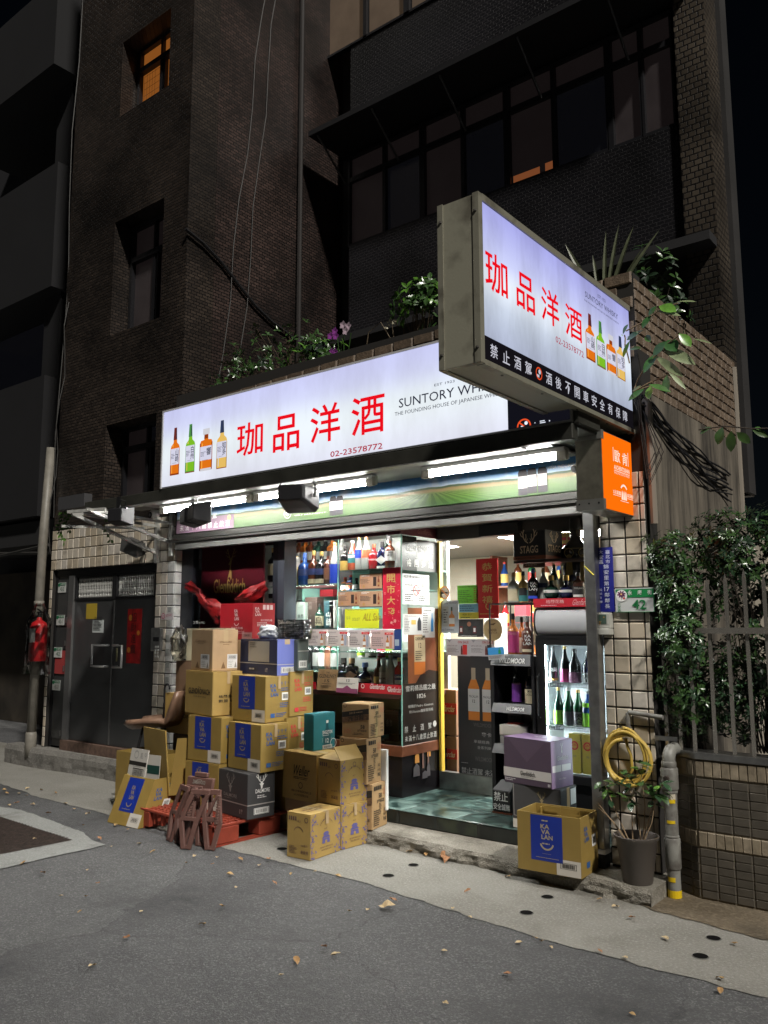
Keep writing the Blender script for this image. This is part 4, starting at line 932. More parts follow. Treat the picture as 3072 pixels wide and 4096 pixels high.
for k, (px_, pz_, ry, sc, lb_) in enumerate(((-6.062, 2.42, .3, 1, 'black boxy floodlight on the white awning bracket, far left'), (-5.335, 2.39, -.4, 1.1, 'black double spotlight clamped under the awning left of the purple panel'))):
    t = thing('floodlight', lb_, 'floodlight', (px_, 4.05+.2*k, pz_), ry)
    mb = MB()
    for q in ((0,) if k == 0 else (-.12,.12)):
        a = .1*sc; P = [(q-a*.7,-.05,-a*.55),(q+a*.7,-.05,-a*.55),(q+a*.7,-.05,a*.55),(q-a*.7,-.05,a*.55),(q-a,.09,-a*.8),(q+a,.09,-a*.8),(q+a,.09,a*.8),(q-a,.09,a*.8)]
        mb.add(P, [(0,1,2,3),(7,6,5,4),(0,4,5,1),(1,5,6,2),(2,6,7,3),(3,7,4,0)])
    mb.build('housing', BLKPLA, t, bevel=.006)
    MB().box(-.015,-.01,.06,.015,.01,.16).box(-.09,-.012,.05,.09,.012,.065).build('bracket', BLKMET, t)
    MB().tube([(0,0,.14),(.06,.02,.12),(.04,.03,.06)], .005, 5).build('cable', BLKMET, t)
cm = thing('security_camera', 'small round silver security camera under the awning left of the tubes', 'camera', (-6.18,4.5,2.476))
MB().lathe((0,0,-.02), [(.03,0),(.045,.02),(.045,.05),(.03,.07)], 14).build('body', M('silver_camera', (.45,.45,.43), .3, .5), cm, smooth=True)
MB().disc(Fr((0,-.047,0)), 0, 0, .03, 0, 14).build('lens_ring', BLKPLA, cm)
MB().disc(Fr((0,-.049,0)), 0, 0, .014, 0, 10).build('lens', M('lens_glass', (.2,.2,.2), .1), cm)
MB().tube([(0,.02,.03),(.06,.04,.06),(.14,.05,.05)], .01, 6).build('arm', GALV, cm)
cm = thing('security_camera', 'white bullet security camera on an arm beside the orange sign', 'camera', (-2.075,4.55,2.423), .5)
MB().tube([(-.06,-.05,-.01),(.03,.03,.02)], .026, 12).build('body', M('camera_white', (.6,.58,.55), .4), cm, smooth=True)
MB().tube([(-.066,-.055,-.012),(-.059,-.049,-.0095)], .02, 12).build('lens', BLKPLA, cm)
MB().tube([(.03,.02,.02),(.02,.04,.12),(-.12,.06,.22)], .012, 5).build('arm', GALV, cm)
fl_ = thing('floodlight', 'old dark floodlight on the tiled wall above the steel door', 'floodlight', (-6.922,4.85,2.24), .3)
MB().hexa([(-.13,-.1,-.02),(.06,-.08,-.1),(.08,.02,-.06),(-.1,.02,.03),(-.1,-.12,.1),(.08,-.1,.04),(.09,.02,.06),(-.08,.02,.13)]).build('housing', M('old_dark_lamp', (.06,.06,.058), .5), fl_, bevel=.006)
MB().box(-.02,-.02,-.02,.24,.0,0).build('bracket', GALV, fl_)
MB().tube([(.06,0,.02),(.12,-.02,-.06),(.1,0,-.14),(.06,.02,-.16)], .006, 5).build('cable', BLKMET, fl_)

# ---------------------------------------------------------------- shop interior
room = structure(MB().box(-6.4,8.6,.18,-2.14,8.7,2.33).box(-6.5,5.3,.18,-6.4,8.6,2.33).box(-2.14,5.21,.18,-2.04,8.6,2.33).build('interior_wall', M('cream_interior_wall', (.4,.36,.29), .7, var=.2, scale=2)))
PANEL = EM('ceiling_light_panel', (1,.97,.93), 55)
for i, (x, y) in enumerate(((-5.2,6.9),(-3.4,6.8),(-3.1,6.1))):
    t = thing('ceiling_light', ['square lit ceiling light panel inside the shop behind the bottle cabinet','square lit ceiling light panel inside the shop behind the glass door','square lit ceiling light panel over the display stand and the fridge'][i], 'light', (x,y,2.3), 0, 'ceiling lights in the shop')
    MB().rect(Fr((0,0,0),(1,0,0),(0,-1,0),(0,0,-1)), -.5,-.3,.5,.3,0).build('diffuser', PANEL, t)
    MB().box(-.52,-.32,.001,.52,.32,.02).build('frame', WHITE, t)
GL = GLASS('window_glass', (.93,.97,.95), 1.35)
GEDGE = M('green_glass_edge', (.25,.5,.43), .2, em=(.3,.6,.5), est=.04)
WOOD = M('red_brown_wood', (.2,.065,.03), .4, var=.4, scale=12, coat=.3)
GBLK = M('gloss_black_panel', (.012,.01,.012), .22)
cb = thing('display_cabinet', 'glass fronted liquor display cabinet with maroon fascia and wooden band', 'cabinet', (-5.2,5.24,.185))
o = (-5.2,5.24,.185)
CX0, CX1, CY, CYB = -6.36, -3.966, 5.24, 5.93
MB(o).box(CX0,CY+.006,.185,CX1-.004,CYB,.49).build('base', GBLK, cb)
MB(o).box(CX0,CY-.008,.491,CX1+.006,5.76,.572).build('wood_band', WOOD, cb, bevel=.004)
MB(o).box(CX0,CYB,.575,CX1-.03,CYB+.04,2.3).build('back_panel', M('cabinet_back', (.5,.53,.5), .25, var=.3, scale=3), cb)
MB(o).box(CX0,CY+.01,.573,CX1-.006,CYB-.001,.6).build('lower_floor', GBLK, cb)
MB(o).box(CX0,CY-.004,.925,CX1-.004,CYB-.001,.962).build('ledge', M('dark_brown_ledge', (.045,.02,.018), .35), cb)
MB(o).box(CX0,CY-.012,2.219,CX1+.006,CY+.006,2.3).box(CX1-.012,CY+.0061,2.219,CX1+.006,5.74,2.3).build('fascia', M('maroon_fascia', (.09,.018,.028), .4), cb)
MB(o).box(CX0,CY+.0065,2.285,CX1-.0125,CYB,2.3).build('top_board', WHITE, cb)
for a, b in ((-6.3,-4.64),(-4.63,CX1)):
    MB(o).rect(FY(CY), a, .573, b, .924, 0).rect(FY(CY), a, .963, b, 2.218, 0).build('glass_pane', GL, cb)
MB(o).rect(FX(CX1), CY+.004, .573, 5.75, 2.218, 0).build('glass_pane', GL, cb)
MB(o).box(-4.640,CY-.003,.963,-4.631,CY+.004,2.218).box(CX1-.004,CY-.003,.573,CX1+.004,CY+.004,2.218).box(CX1-.003,5.748,.573,CX1+.003,5.754,2.218).build('glass_joint', GEDGE, cb)
ZA, ZB, ZC, ZD = 1.85, 1.958, 1.475, 1.79
ZE, ZF = 1.11, 1.017
mb = MB(o)
for (x0,x1,z) in ((-6.3,-4.64,ZA),(-4.63,CX1-.01,ZB),(-6.3,-4.64,ZC),(-4.63,CX1-.01,ZD),(-6.3,-4.64,ZE),(-4.63,CX1-.01,1.287)):
    mb.box(x0,CY+.012,z-.012,x1,CYB-.01,z-.002)
mb.build('glass_shelf', M('shelf_glass', (.2,.3,.27), .15, spec=.7), cb)
MB(o).box(-4.63,5.42,ZB-.4,-4.62,CYB-.01,ZB-.012).box(-5.3,5.5,ZC-.0,-5.29,CYB-.01,ZA-.013).build('shelf_divider', GEDGE, cb)
MB(o).tube([(-5.2,5.275,2.272),(-4.05,5.275,2.272)], .008, 6).build('light_strip', EM('cabinet_led', (1,.97,.93), 90), cb)
MB(o).box(-5.4,CY+.014,ZA-.035,-4.645,CY+.018,ZA-.013).build('shelf_lip', M('pink_lip', (.5,.2,.2), .5), cb)
MB(o).tube([(-5.2,5.275,ZA-.021),(-4.7,5.275,ZA-.021)], .005, 5).build('light_strip', EM('cabinet_fill_glow', (1,.97,.93), 190), cb)  # added strip hidden behind the lip, brightens the shelf below
MB(o).tube([(-5.2,5.27,1.42),(-4.05,5.27,1.42)], .006, 5).build('light_strip', EM('cabinet_fill_glow', (1,.97,.93), 190), cb)  # added strip hidden by the sale cards, lifts the dark lower rows
# writing on the cabinet
FCB = Fr((5.2,-5.24+CY-.012,-.185)); FCS = Fr((5.2+CX1+.006, -5.24, -.185), (0,1,0), (0,0,1), (1,0,0))
mb = MB()
for a in (-5.1,-4.83,-4.6,-4.36,-4.13): mb.tx(FCB, 'Glenfarclas', a, 2.243, a+.14, 2.283, .002, 0, .3).disc(FCB, a+.19, 2.26, .011, .002, 8)
mb.tx(FCS, 'Glenfarclas', 5.45, 2.24, 5.66, 2.28, .002, 0, .3)
mb.build('fascia_lettering', M('faded_fascia_print', (.24,.12,.1), .5), cb)
MB().slab(Fr((5.2,-5.24+CY,-.185)), -4.416, 0.961, -3.966, 1.035, .001, .004).build('red_edge_strip', M('strip_red', (.5,.015,.03), .4), cb)
MB().slab(Fr((5.2,-5.24+CY,-.185)), -4.907, 0.964, -4.873, 1.024, .001, .004).build('red_edge_strip', M('strip_red'), cb)
x0, z0, x1, z1 = -4.377, 0.972, -3.971, 1.028
fe = Fr((5.2,-5.24+CY-.004,-.185))
MB().tx(fe, 'Glenfarclas', x0+.09, z0+.022, x0+.24, z0+.062, .002, .01, .3).tx(fe, 'Glenfarclas', x1-.13, z0+.006, x1-.005, z0+.048, .002, .01, .3).ring(fe, x0+.02, z0+.04, .013, .018).ring(fe, x0+.29, z0+.03, .013, .018).build('strip_lettering', WHITE, cb)
# printed films on the side pane (plane x = CX1)
FG = Fr((5.2+CX1+.001, -5.24, -.185), (0,1,0), (0,0,1), (1,0,0))
MB().rect(FG, 5.25, 1.934, 5.445, 2.21, .001).build('printed_film', M('film_black', (.012,.016,.015), .25), cb)
MB().rect(FG, 5.449, 1.934, 5.74, 2.19, .001).build('printed_film', M('film_grey', (.035,.035,.034), .4), cb)
zt = 1.041
MB().rect(FG, 5.25, .574, 5.745, zt, .001).build('printed_film', M('film_dark_photo', (.03,.02,.017), .3, alt=(.011,.009,.009), scale=4), cb)
mb = MB().rect(FG, 5.319, zt+.001, 5.745, 1.635, .001); mb.build('printed_film', M('film_brown_photo', (.26,.085,.035), .3, alt=(.12,.045,.02), scale=5), cb)
mb = MB(); mb.poly(FG, [(5.4,.9),(5.72,.98),(5.74,1.12),(5.6,1.14),(5.48,1.1),(5.4,1.02)], .002); mb.build('armchair_photo', M('armchair_photo', (.014,.009,.008), .35), cb)
by = 5.477; bz0 = 1.107
BPR = [M('amber_photo', (.5,.15,.03), .3), M('cream_photo', (.5,.4,.25), .5), M('dark_photo', (.03,.015,.01), .4)]
mb = MB(); mb.m = 0; mb.rect(FG, by-.075, bz0, by+.075, bz0+.36, .002); mb.m = 1; mb.rect(FG, by-.074, bz0+.1, by+.074, bz0+.31, .003); mb.m = 2
mb.tx(FG, 'GLENDRONACH', by-.065, bz0+.27, by+.065, bz0+.295, .004, .01).tx(FG, '12', by-.02, bz0+.21, by+.02, bz0+.25, .004).lines(FG, by-.06, bz0+.11, by+.06, bz0+.19, 5, .004)
mb.build('printed_bottle', BPR, cb)
mb = MB()
mb.tx(FG, 'GLENDRONACH', 5.309, 2.088, 5.673, 2.141, .003)
ya, yb_ = 5.308, 5.671; za = 1.965
FW = M('film_white', (.5,.5,.48), .5)
mb.build('film_title', FW, cb)
for i, ch in enumerate('格蘭多納'): MB().tx(FG, ch, ya+i*(yb_-ya-.06)/3, za, ya+i*(yb_-ya-.06)/3+.06, za+.062, .003, .005).build('film_character', FW, cb)
mb = MB()
mb.tx(FG, '雪莉桶品鑑之最', 5.286, 0.982, 5.691, 1.026, .003, .005)
mb.tx(FG, '1826', 5.435, 0.921, 5.552, 0.955, .003, .01)
mb.tx(FG, '緩釀於Pedro Ximénez', 5.316, 0.853, 5.658, 0.877, .003).tx(FG, '和Oloroso馥郁雪莉桶', 5.329, 0.811, 5.651, 0.834, .003)
mb.build('film_paragraph', FW, cb)
mb = MB()
ya, yb_ = 5.268, 5.706
z1 = 0.669; z2 = 0.599
mb.build('film_year', FW, cb); mb = MB()
for i, ch in enumerate('禁止酒駕'): MB().tx(FG, ch, ya+i*.105, z1, ya+i*.105+.045, z1+.05, .003, .008).build('film_character', FW, cb)
mb.disc(FG, yb_-.03, z1+.035, .025, .003, 12)
mb.build('glass_symbol', FW, cb); mb = MB()
for i, ch in enumerate('未滿十八歲禁止飲酒'): mb.tx(FG, ch, ya+i*(yb_-ya)/9+.003, z2, ya+(i+1)*(yb_-ya)/9-.006, z2+.045, .003, .008)
mb.build('film_lettering', M('film_white', (.5,.5,.48), .5), cb)
fb = Fr((5.2+CX1-.003, -5.24, -.185), (0,1,0), (0,0,1), (1,0,0))
y0b = 5.511
mb = MB()
for i, (dy, dz, w, hh, q) in enumerate(((-.08,.27,.06,.05,1),(.0,.22,.025,.15,0),(.08,.3,.05,.07,1),(.07,.23,.022,.09,0),(-.09,.17,.09,.07,2),(.07,.15,.05,.08,2),(.02,.14,.07,.03,2))):
    mb.m = q; mb.poly(fb, [(y0b+dy-w/2,.185+dz-.03), (y0b+dy+w/2,.185+dz-.03), (y0b+dy+w*.4,.185+dz+hh*.6), (y0b+dy,.185+dz+hh), (y0b+dy-w*.45,.185+dz+hh*.5)], .006+.0005*i)
mb.build('flame_photo', [M('bottle_photo', (.22,.12,.1), .4), M('flame_photo', (.7,.32,.08), .4), M('grey_photo', (.11,.1,.11), .4)], cb)

# ---------------------------------------------------------------- bottles
def LQ(n, c, al=None): return M('glass_'+n, c, .1, spec=.65, coat=.25, alt=al, scale=18 if al else 20)
AMB = LQ('amber', (.34,.1,.018)); DAMB = LQ('dark_amber', (.09,.025,.01)); BLKG = LQ('black', (.012,.012,.013)); CLR = LQ('clear', (.42,.44,.42)); GRN = LQ('green', (.015,.13,.04)); DGRN = LQ('dark_green', (.01,.045,.03))
BLUG = LQ('blue', (.012,.05,.2)); REDG = LQ('red', (.38,.02,.025)); BRNG = LQ('brown', (.1,.035,.022)); PINKG = LQ('orange_red', (.55,.1,.05)); GOLDG = LQ('gold', (.5,.36,.1)); PURG = LQ('purple', (.12,.03,.2)); LIMEG = LQ('lime', (.12,.4,.02)); YELG = LQ('pale_gold', (.5,.33,.1)); NAVG = LQ('navy', (.012,.016,.06)); MAGG = LQ('magenta', (.3,.02,.1))
CAPS = {k: M('cap_'+k, c, .35, mt) for k, c, mt in (('black',(.015,.015,.015),0),('gold',(.55,.38,.12),.7),('wood',(.4,.24,.12),0),('red',(.5,.03,.02),0),('blue',(.05,.12,.4),0),('white',(.65,.63,.6),0),('silver',(.5,.5,.5),.8),('copper',(.4,.16,.08),.6),('purple',(.12,.06,.16),0))}
LABS = {k: M('label_'+k, c, .5) for k, c in (('cream',(.55,.48,.32)),('white',(.66,.66,.63)),('black',(.014,.014,.015)),('blue',(.02,.06,.5)),('orange',(.65,.17,.08)),('green',(.02,.2,.14)),('pink',(.75,.1,.3)),('red',(.5,.03,.03)),('purple',(.2,.05,.35)),('gold',(.55,.38,.1)),('navy',(.02,.03,.1)),('lime',(.25,.6,.03)),('grey',(.25,.26,.25)),('teal',(.03,.2,.2)),('peach',(.6,.35,.22)),('lav',(.3,.24,.42)),('brown',(.2,.09,.05)),('magenta',(.35,.03,.14)),('dusk',(.3,.1,.2)))}
PROF = {'w': ([(.93,0),(1,.02),(1,.56),(.93,.62),(.6,.685),(.38,.73),(.34,.78),(.34,.88)], (.37,.86,1)),
        'v': ([(.95,0),(1,.02),(1,.52),(.95,.58),(.7,.66),(.45,.74),(.36,.8),(.34,.9)], (.38,.88,1)),
        'b': ([(.93,0),(1,.02),(1,.5),(.93,.56),(.62,.68),(.42,.78),(.34,.86),(.34,.95)], (.38,.92,1)),
        'r': ([(.6,0),(.85,.06),(1,.2),(.96,.36),(.72,.48),(.34,.56),(.27,.62),(.27,.8)], (.38,.78,1)),
        'f': ([(.95,0),(1,.03),(1,.6),(.85,.68),(.4,.72),(.36,.8)], (.42,.79,1)),
        'c': ([(.8,0),(.9,.05),(.75,.3),(.95,.55),(.6,.65),(.3,.72),(.3,.8)], (.42,.78,1))}
def bottle(label, x, z, h, y, r, shape='w', body=AMB, cap='black', lab='cream', group=None, lz=(.14,.5), lab2=None, text=None, sq=0, diamond=None):
    t = thing('bottle', label, 'bottle', (x, y, z), 0, group)
    pr, (cr, c0, c1) = PROF[shape]
    MB().lathe((0,0,0), [(a*r, b*h) for a, b in pr], 14, sq).build('glass_body', body, t, smooth='auto')
    MB().lathe((0,0,0), [(cr*r, c0*h),(cr*r*1.02,(c0+c1)/2*h),(cr*r*.95,c1*h)], 10).build('cap', CAPS[cap], t, smooth='auto')
    if lab:
        s = MB().lathe((0,0,0), [(r*1.012*(1 if not sq else 1), lz[0]*h),(r*1.012, lz[1]*h)], 10, sq, 0, -150, 10, cap=False)
        s.build('paper_label', LABS[lab], t, smooth='auto')
    if lab2:
        k, a, b = lab2; MB().lathe((0,0,0), [(r*1.024, a*h),(r*1.024, b*h)], 10, sq, 0, -125, -20, cap=False).build('label_band', LABS[k], t, smooth='auto')
    if text:
        tt, a, b, mt = text; F = Fr((0,0,0), (math.cos(.45),math.sin(.45),0), (0,0,1), (math.sin(.45),-math.cos(.45),0))
        MB().tx(F, tt, -r*.75, a*h, r*.75, b*h, r*1.045 if not sq else r*1.2, .015).build('label_lettering', mt, t)
    if diamond:
        F = Fr((0,0,0), (math.cos(.45),math.sin(.45),0), (0,0,1), (math.sin(.45),-math.cos(.45),0)); c = .33*h
        MB().poly(F, [(-r*1.0,c),(0,c-h*.16),(r*1.0,c),(0,c+h*.16)], r*1.03).build('diamond_label', LABS[diamond], t)
    return t
WT = WHITE
# left upper shelf, front row
for lb, x, zt, r, shp, bd, cp, la, kw in (
 ('gold coated bottle next to the white gift box on the upper left shelf', -5.297, 2.122, .036, 'w', GOLDG, 'gold', None, {}),
 ('tall blue glass bottle on the upper left cabinet shelf', -5.195, 2.145, .052, 's', BLUG, 'blue', 'navy', {'lz':(.3,.5)}),
 ('dark bottle with gold cap and slanted navy label, third on the upper left shelf', -5.082, 2.16, .045, 's', DAMB, 'gold', 'cream', {'lz':(.05,.18),'lab2':('navy',.3,.48)}),
 ('dark bottle with gold cap and slanted black label, fourth on the upper left shelf', -4.989, 2.148, .048, 's', BLKG, 'gold', 'cream', {'lz':(.05,.18),'lab2':('navy',.3,.48)}),
 ('reddish brown bottle with dark cap before the blue patterned bottle', -4.907, 2.147, .042, 'w', BRNG, 'black', 'brown', {'lz':(.15,.5)}),
 ('clear bottle with blue patterned label at the glass joint, upper shelf', -4.829, 2.219, .045, 'b', CLR, 'gold', 'blue', {'lz':(.03,.48)})):
    bottle(lb, x, ZA, zt-ZA, 5.42, r, 'w' if shp == 's' else shp, bd, cp, la, 'bottles on the upper left cabinet shelf', sq=.5 if shp == 's' else 0, **kw)
for i, (px_, pz_, bd) in enumerate(((-5.678, 2.295,CLR),(-5.559, 2.301,DAMB),(-5.473, 2.308,AMB),(-5.404, 2.304,DAMB),(-5.306, 2.293,DGRN),(-5.216, 2.287,BLKG),(-5.132, 2.286,AMB),(-5.014, 2.287,CLR))):
    lb = ['fancy clear decanter in the back row above the white gift box','dark amber bottle second from the left in the raised back row','bright amber bottle third from the left in the raised back row','dark amber bottle fourth from the left in the raised back row','dark green bottle with grey label in the raised back row','black bottle with grey label in the raised back row','amber bottle behind the blue patterned bottle in the raised back row','clear bottle in the back row just right of the glass joint'][i]
    bottle(lb, px_, 2.114-.03, pz_+.02-(2.114-.03), 5.72, .047, 'c' if i == 0 else 'w', bd, 'silver' if i % 3 else 'black', None if i == 0 else 'grey', 'bottles in the back row of the cabinet', lz=(.1,.42), sq=.4 if i else 0)
MB(o).box(-5.3,5.64,ZA+.0,-4.6,5.85,2.114-.032).build('shelf_riser', M('riser_grey', (.15,.15,.15), .4), cb)
# right upper shelf
for lb, x, zt, r, shp, bd, cp, la, kw in (
 ('black bottle with gold label right of the glass joint', -4.713, 2.184, .045, 'w', BLKG, 'black', 'gold', {'lz':(.04,.4)}),
 ('orange red bottle with dark label and white cap on the right upper shelf', -4.626, 2.223, .043, 'b', PINKG, 'white', 'teal', {'lz':(.26,.56),'lab2':('white',.42,.52)}),
 ('clear bottle with square blue label on the right upper shelf', -4.55, 2.256, .04, 'v', CLR, 'gold', 'blue', {'lz':(.36,.6)}),
 ('clear bottle with square orange label on the right upper shelf', -4.473, 2.252, .045, 'v', CLR, 'copper', 'orange', {'lz':(.36,.6)}),
 ('red glass bottle with copper neck on the right upper shelf', -4.39, 2.177, .047, 'w', REDG, 'copper', None, {'text':('RHODODON',.36,.42,WHITE)}),
 ('dark flat bottle with white diamond label on the right upper shelf', -4.301, 2.193, .047, 'f', NAVG, 'black', 'white', {'lz':(.03,.12),'diamond':'white'}),
 ('amber bottle with white label and black lettering at the cabinet corner', -4.219, 2.233, .045, 'w', DAMB, 'black', 'white', {'lz':(.25,.55),'text':('SOUTHERN\nCOMFORT',.38,.52,BLACK)}),
 ('dark green bottle at the very right end of the upper shelf', -4.38, 2.267, .05, 'w', DGRN, 'black', None, {})):
    yy = 5.42 if 'very right' not in lb else 5.6
    bottle(lb, x, ZB, zt-ZB, yy, r, shp, bd, cp, la, 'bottles on the upper right cabinet shelf', **kw)
MB((-4.3,5.7,ZB)).box(-4.42,5.7,ZB,-4.22,5.85,ZB+.33).build
def gift(label, x0, x1, z0, z1, y, mat, d=.08, text=None, tm=WHITE, group='gift boxes in the cabinet'):
    t = thing('gift_box', label, 'gift box', ((x0+x1)/2, y, z0), 0, group)
    w = (x1-x0)/2
    MB().box(-w,-.0,0,w,d,(z1-z0)*.84).build('carton', mat, t, bevel=.002)
    MB().box(-w-.001,-.001,(z1-z0)*.845,w+.001,d+.001,z1-z0).build('lid', mat, t, bevel=.002)
    if text:
        mb = MB(); F = Fr((0,-.001,0))
        for s, a, b, c, e in text: mb.tx(F, s, a*w, b*(z1-z0), c*w, e*(z1-z0), .002, .01)
        mb.build('lettering', tm, t)
    return t
GBX = {k: M('gift_'+k, c, .5) for k, c in (('white',(.45,.44,.41)),('teal',(.02,.07,.085)),('mint',(.45,.55,.5)),('brown',(.075,.05,.042)),('cream',(.5,.46,.36)),('red',(.35,.02,.03)),('black',(.02,.02,.02)),('lime',(.2,.45,.12)),('grey',(.25,.25,.24)))}
g_ = gift('white gift box with a dark bottle photo at the left of the upper shelf', -5.387, -5.269, ZA, 2.11, 5.36, GBX['white'])
MB().rect(Fr((0,-.002,0)), -.06, .14, .03, .24, .001).build('bottle_photo', BLACK, g_)
for lb, a, b, zt, mt, tx_, tm in (
 ('dark teal tall gift box at the left end of the lower box row', -5.434, -5.367, 1.691, 'teal', (('山',-.6,.3,.6,.5),), WHITE),
 ('white tall gift box with black script beside the dark teal one', -5.385, -5.294, 1.692, 'white', (('白',-.4,.3,.5,.5),), BLACK),
 ('pale mint gift box with two black characters', -5.29, -5.187, 1.705, 'mint', (('余市',-.7,.38,.7,.54),), BLACK),
 ('big dark brown gift box in the middle of the lower box row', -5.223, -5.079, 1.748, 'brown', (('竹\n鶴',-.3,.6,.2,.85),('17',-.1,.35,.1,.42)), M('faint_print', (.2,.17,.15), .5)),
 ('teal gift box with two large white brush characters', -4.954, -4.844, 1.708, 'teal', (('山',-.5,.42,.4,.6),('崎',-.5,.06,.6,.36)), WHITE),
 ('white gift box with small characters left of the glass joint', -4.895, -4.834, 1.711, 'white', (('余市',-.7,.7,.6,.8),), BLACK)):
    gift(lb, a, b, ZC, zt, {'dark teal tall':5.4}.get(lb[:14], 5.42 if 'brown' not in lb else 5.46), GBX[mt], .09, tx_, tm)
bottle('black bottle with cream label and black characters between the gift boxes', -5.006, ZC, 1.684-ZC, 5.42, .04, 'w', DGRN, 'black', 'cream', None, (.1,.5), text=('白\n州',.14,.46,BLACK))
for i, (a, b, c, d, k, lb) in enumerate(((-5.719, 1.736, -5.539, 1.84,'mint','pale mint box at the back of the middle left shelf'),(-5.4, 1.782, -5.333, 1.831,'red','pink red box at the back of the middle left shelf'),(-5.267, 1.762, -5.104, 1.829,'red','wide red box at the back of the middle left shelf'))):
    gift(lb, a, c, b, d, 5.7, GBX[k], .08, group='boxes at the back of the cabinet')
MB(o).box(-5.35,5.68,ZC+.0,-4.66,5.9,1.73-.004).build('shelf_riser', M('riser_grey'), cb)
for lb, x, zt, r, bd, cp, la in (
 ('small amber bottle with red cap left of the tan price cards', -4.736, 1.911, .04, AMB, 'red', 'white'),
 ('small blue and orange bottle with red cap beside the tan price cards', -4.671, 1.928, .042, BLUG, 'red', 'orange'),
 ('small dark round bottle behind the tan price cards', -4.605, 1.901, .038, BLKG, 'black', 'grey')):
    bottle(lb, x, ZD, zt-ZD, 5.45, r, 'r' if 'round' in lb else 'w', bd, cp, la, 'small bottles behind the tan cards')
for i, (x, zt) in enumerate(((-5.148, 1.298),(-5.058, 1.304),(-4.987, 1.309),(-4.918, 1.306),(-4.848, 1.284))):
    bottle(['all black bottle at the left of the lower cabinet row','black bottle with pale label, second in the lower cabinet row','grey green bottle with white label, third in the lower cabinet row','dark bottle with copper label, fourth in the lower cabinet row','dark bottle half hidden at the glass joint, lower cabinet row'][i], x, ZE, .3, 5.45, .042, 'w', [BLKG,BLKG,DGRN,BRNG,DGRN][i], 'black', [None,'grey','white','brown','grey'][i], 'bottles in the lower left cabinet row', (.12,.5))
for lb, x, zt, r, shp, bd, cp, la, kw in (
 ('black flat bottle with violet diamond label in the lower right row', -4.726, 1.222, .062, 'f', BLKG, 'black', None, {'diamond':'lav'}),
 ('black flat bottle with peach diamond label in the lower right row', -4.632, 1.221, .062, 'f', BLKG, 'wood', None, {'diamond':'peach'}),
 ('round dark blue bottle with silver medallion in the lower right row', -4.487, 1.189, .068, 'r', NAVG, 'blue', None, {'lab2':('white',.1,.24)}),
 ('red brown bottle with yellow sun mark in the lower right row', -4.341, 1.229, .04, 'b', BRNG, 'red', 'gold', {'lz':(.05,.3)}),
 ('clear bottle with white label and red dot in the lower right row', -4.285, 1.235, .04, 'w', CLR, 'silver', 'white', {'lz':(.12,.46),'text':('BACARDI',.2,.27,BLACK)}),
 ('clear ribbed bottle without label in the lower right row', -4.217, 1.257, .042, 'b', CLR, 'white', None, {}),
 ('red liqueur bottle with pale blue label at the cabinet corner', -4.128, 1.239, .04, 'w', REDG, 'gold', 'navy', {'lz':(.04,.4),'lab2':('white',.05,.2),'text':('CAMPARI',.27,.35,WHITE)})):
    bottle(lb, x, ZF, zt-ZF, 5.42, r, shp, bd, cp, la, 'bottles in the lower right cabinet row', **kw)
for i, (x, zt) in enumerate(((-4.682, 1.247),(-4.554, 1.268),(-4.456, 1.287),(-4.37, 1.297),(-4.289, 1.268))):
    bottle(['tiny bottle with green label on the small glass shelf','tiny bottle with white mark above the round blue bottle','tiny pink bottle above the sun mark bottle','tiny yellow bottle above the clear bottles','tiny bottle with white mark at the corner of the small shelf'][i], x, 1.225, .16, 5.6, .036, 'w', [CLR,BLKG,REDG,LIMEG,BLKG][i], 'black', ['lime','white','pink','gold','white'][i], 'tiny bottles on the small glass shelf', (.1,.4))
MB(o).box(-4.6,5.5,1.225-.012,CX1-.02,5.8,1.225-.002).build('glass_shelf', M('shelf_glass'), cb)
gift('black gift box with pale characters in the lowest glass compartment', -4.428, -4.278, .6, 0.792, 5.6, GBX['black'], .12, (('余市',-.7,.3,.2,.6),), M('faint_print'))
gift('blue and white small box low in the glass compartment', -4.292, -4.265, .6, 0.616, 5.4, M('gift_blue', (.05,.25,.4), .5), .06)

# ---------------------------------------------------------------- paper cards and banners on the glass
YG = CY-.004
TAN = M('tan_card', (.5,.32,.2), .5, alt=(.42,.2,.1), scale=6)
CARDW = M('pinkish_white_card', (.56,.5,.48), .5)
BKP = M('grey_print', (.08,.07,.07), .6)
for k, (a, b, c, d) in enumerate(((-4.394, 1.785, -4.16, 1.912),(-4.626, 1.65, -4.396, 1.774),(-4.393, 1.64, -4.156, 1.773))):
    s = sheetlet('price_card', ['topmost tan whisky price card on the cabinet glass','lower left tan whisky price card on the cabinet glass','lower right tan whisky price card next to the red banner'][k], 'card', YG-.002*k, a, b, c, d, TAN, .0015, 'tan price cards on the glass')
    w, h = c-a, d-b
    MB().lines(FL, w*.05, h*.4, w*.52, h*.72, 4).rect(FL, 0, 0, w, h*.07, .001).build('writing', BKP, s)
    MB().lines(FL, w*.1, h*.82, w*.5, h*.95, 2).build('title', WHITE, s)
    mb = MB(); mb.m = 0; mb.rect(FL, w*.62, h*.22, w*.76, h*.8, .002); mb.m = 1; mb.poly(FL, [(w*.82,h*.18),(w*.9,h*.18),(w*.9,h*.6),(w*.87,h*.7),(w*.87,h*.85),(w*.84,h*.85),(w*.84,h*.7),(w*.82,h*.6)], .002); mb.m = 2; mb.rect(FL, w*.82, h*.3, w*.9, h*.45, .003).disc(FL, w*.2, h*.22, h*.09, .002)
    mb.build('bottle_print', [M('print_dark', (.03,.015,.012), .4), M('print_amber', (.25,.06,.02), .4), M('print_gold', (.45,.25,.08), .4)], s)
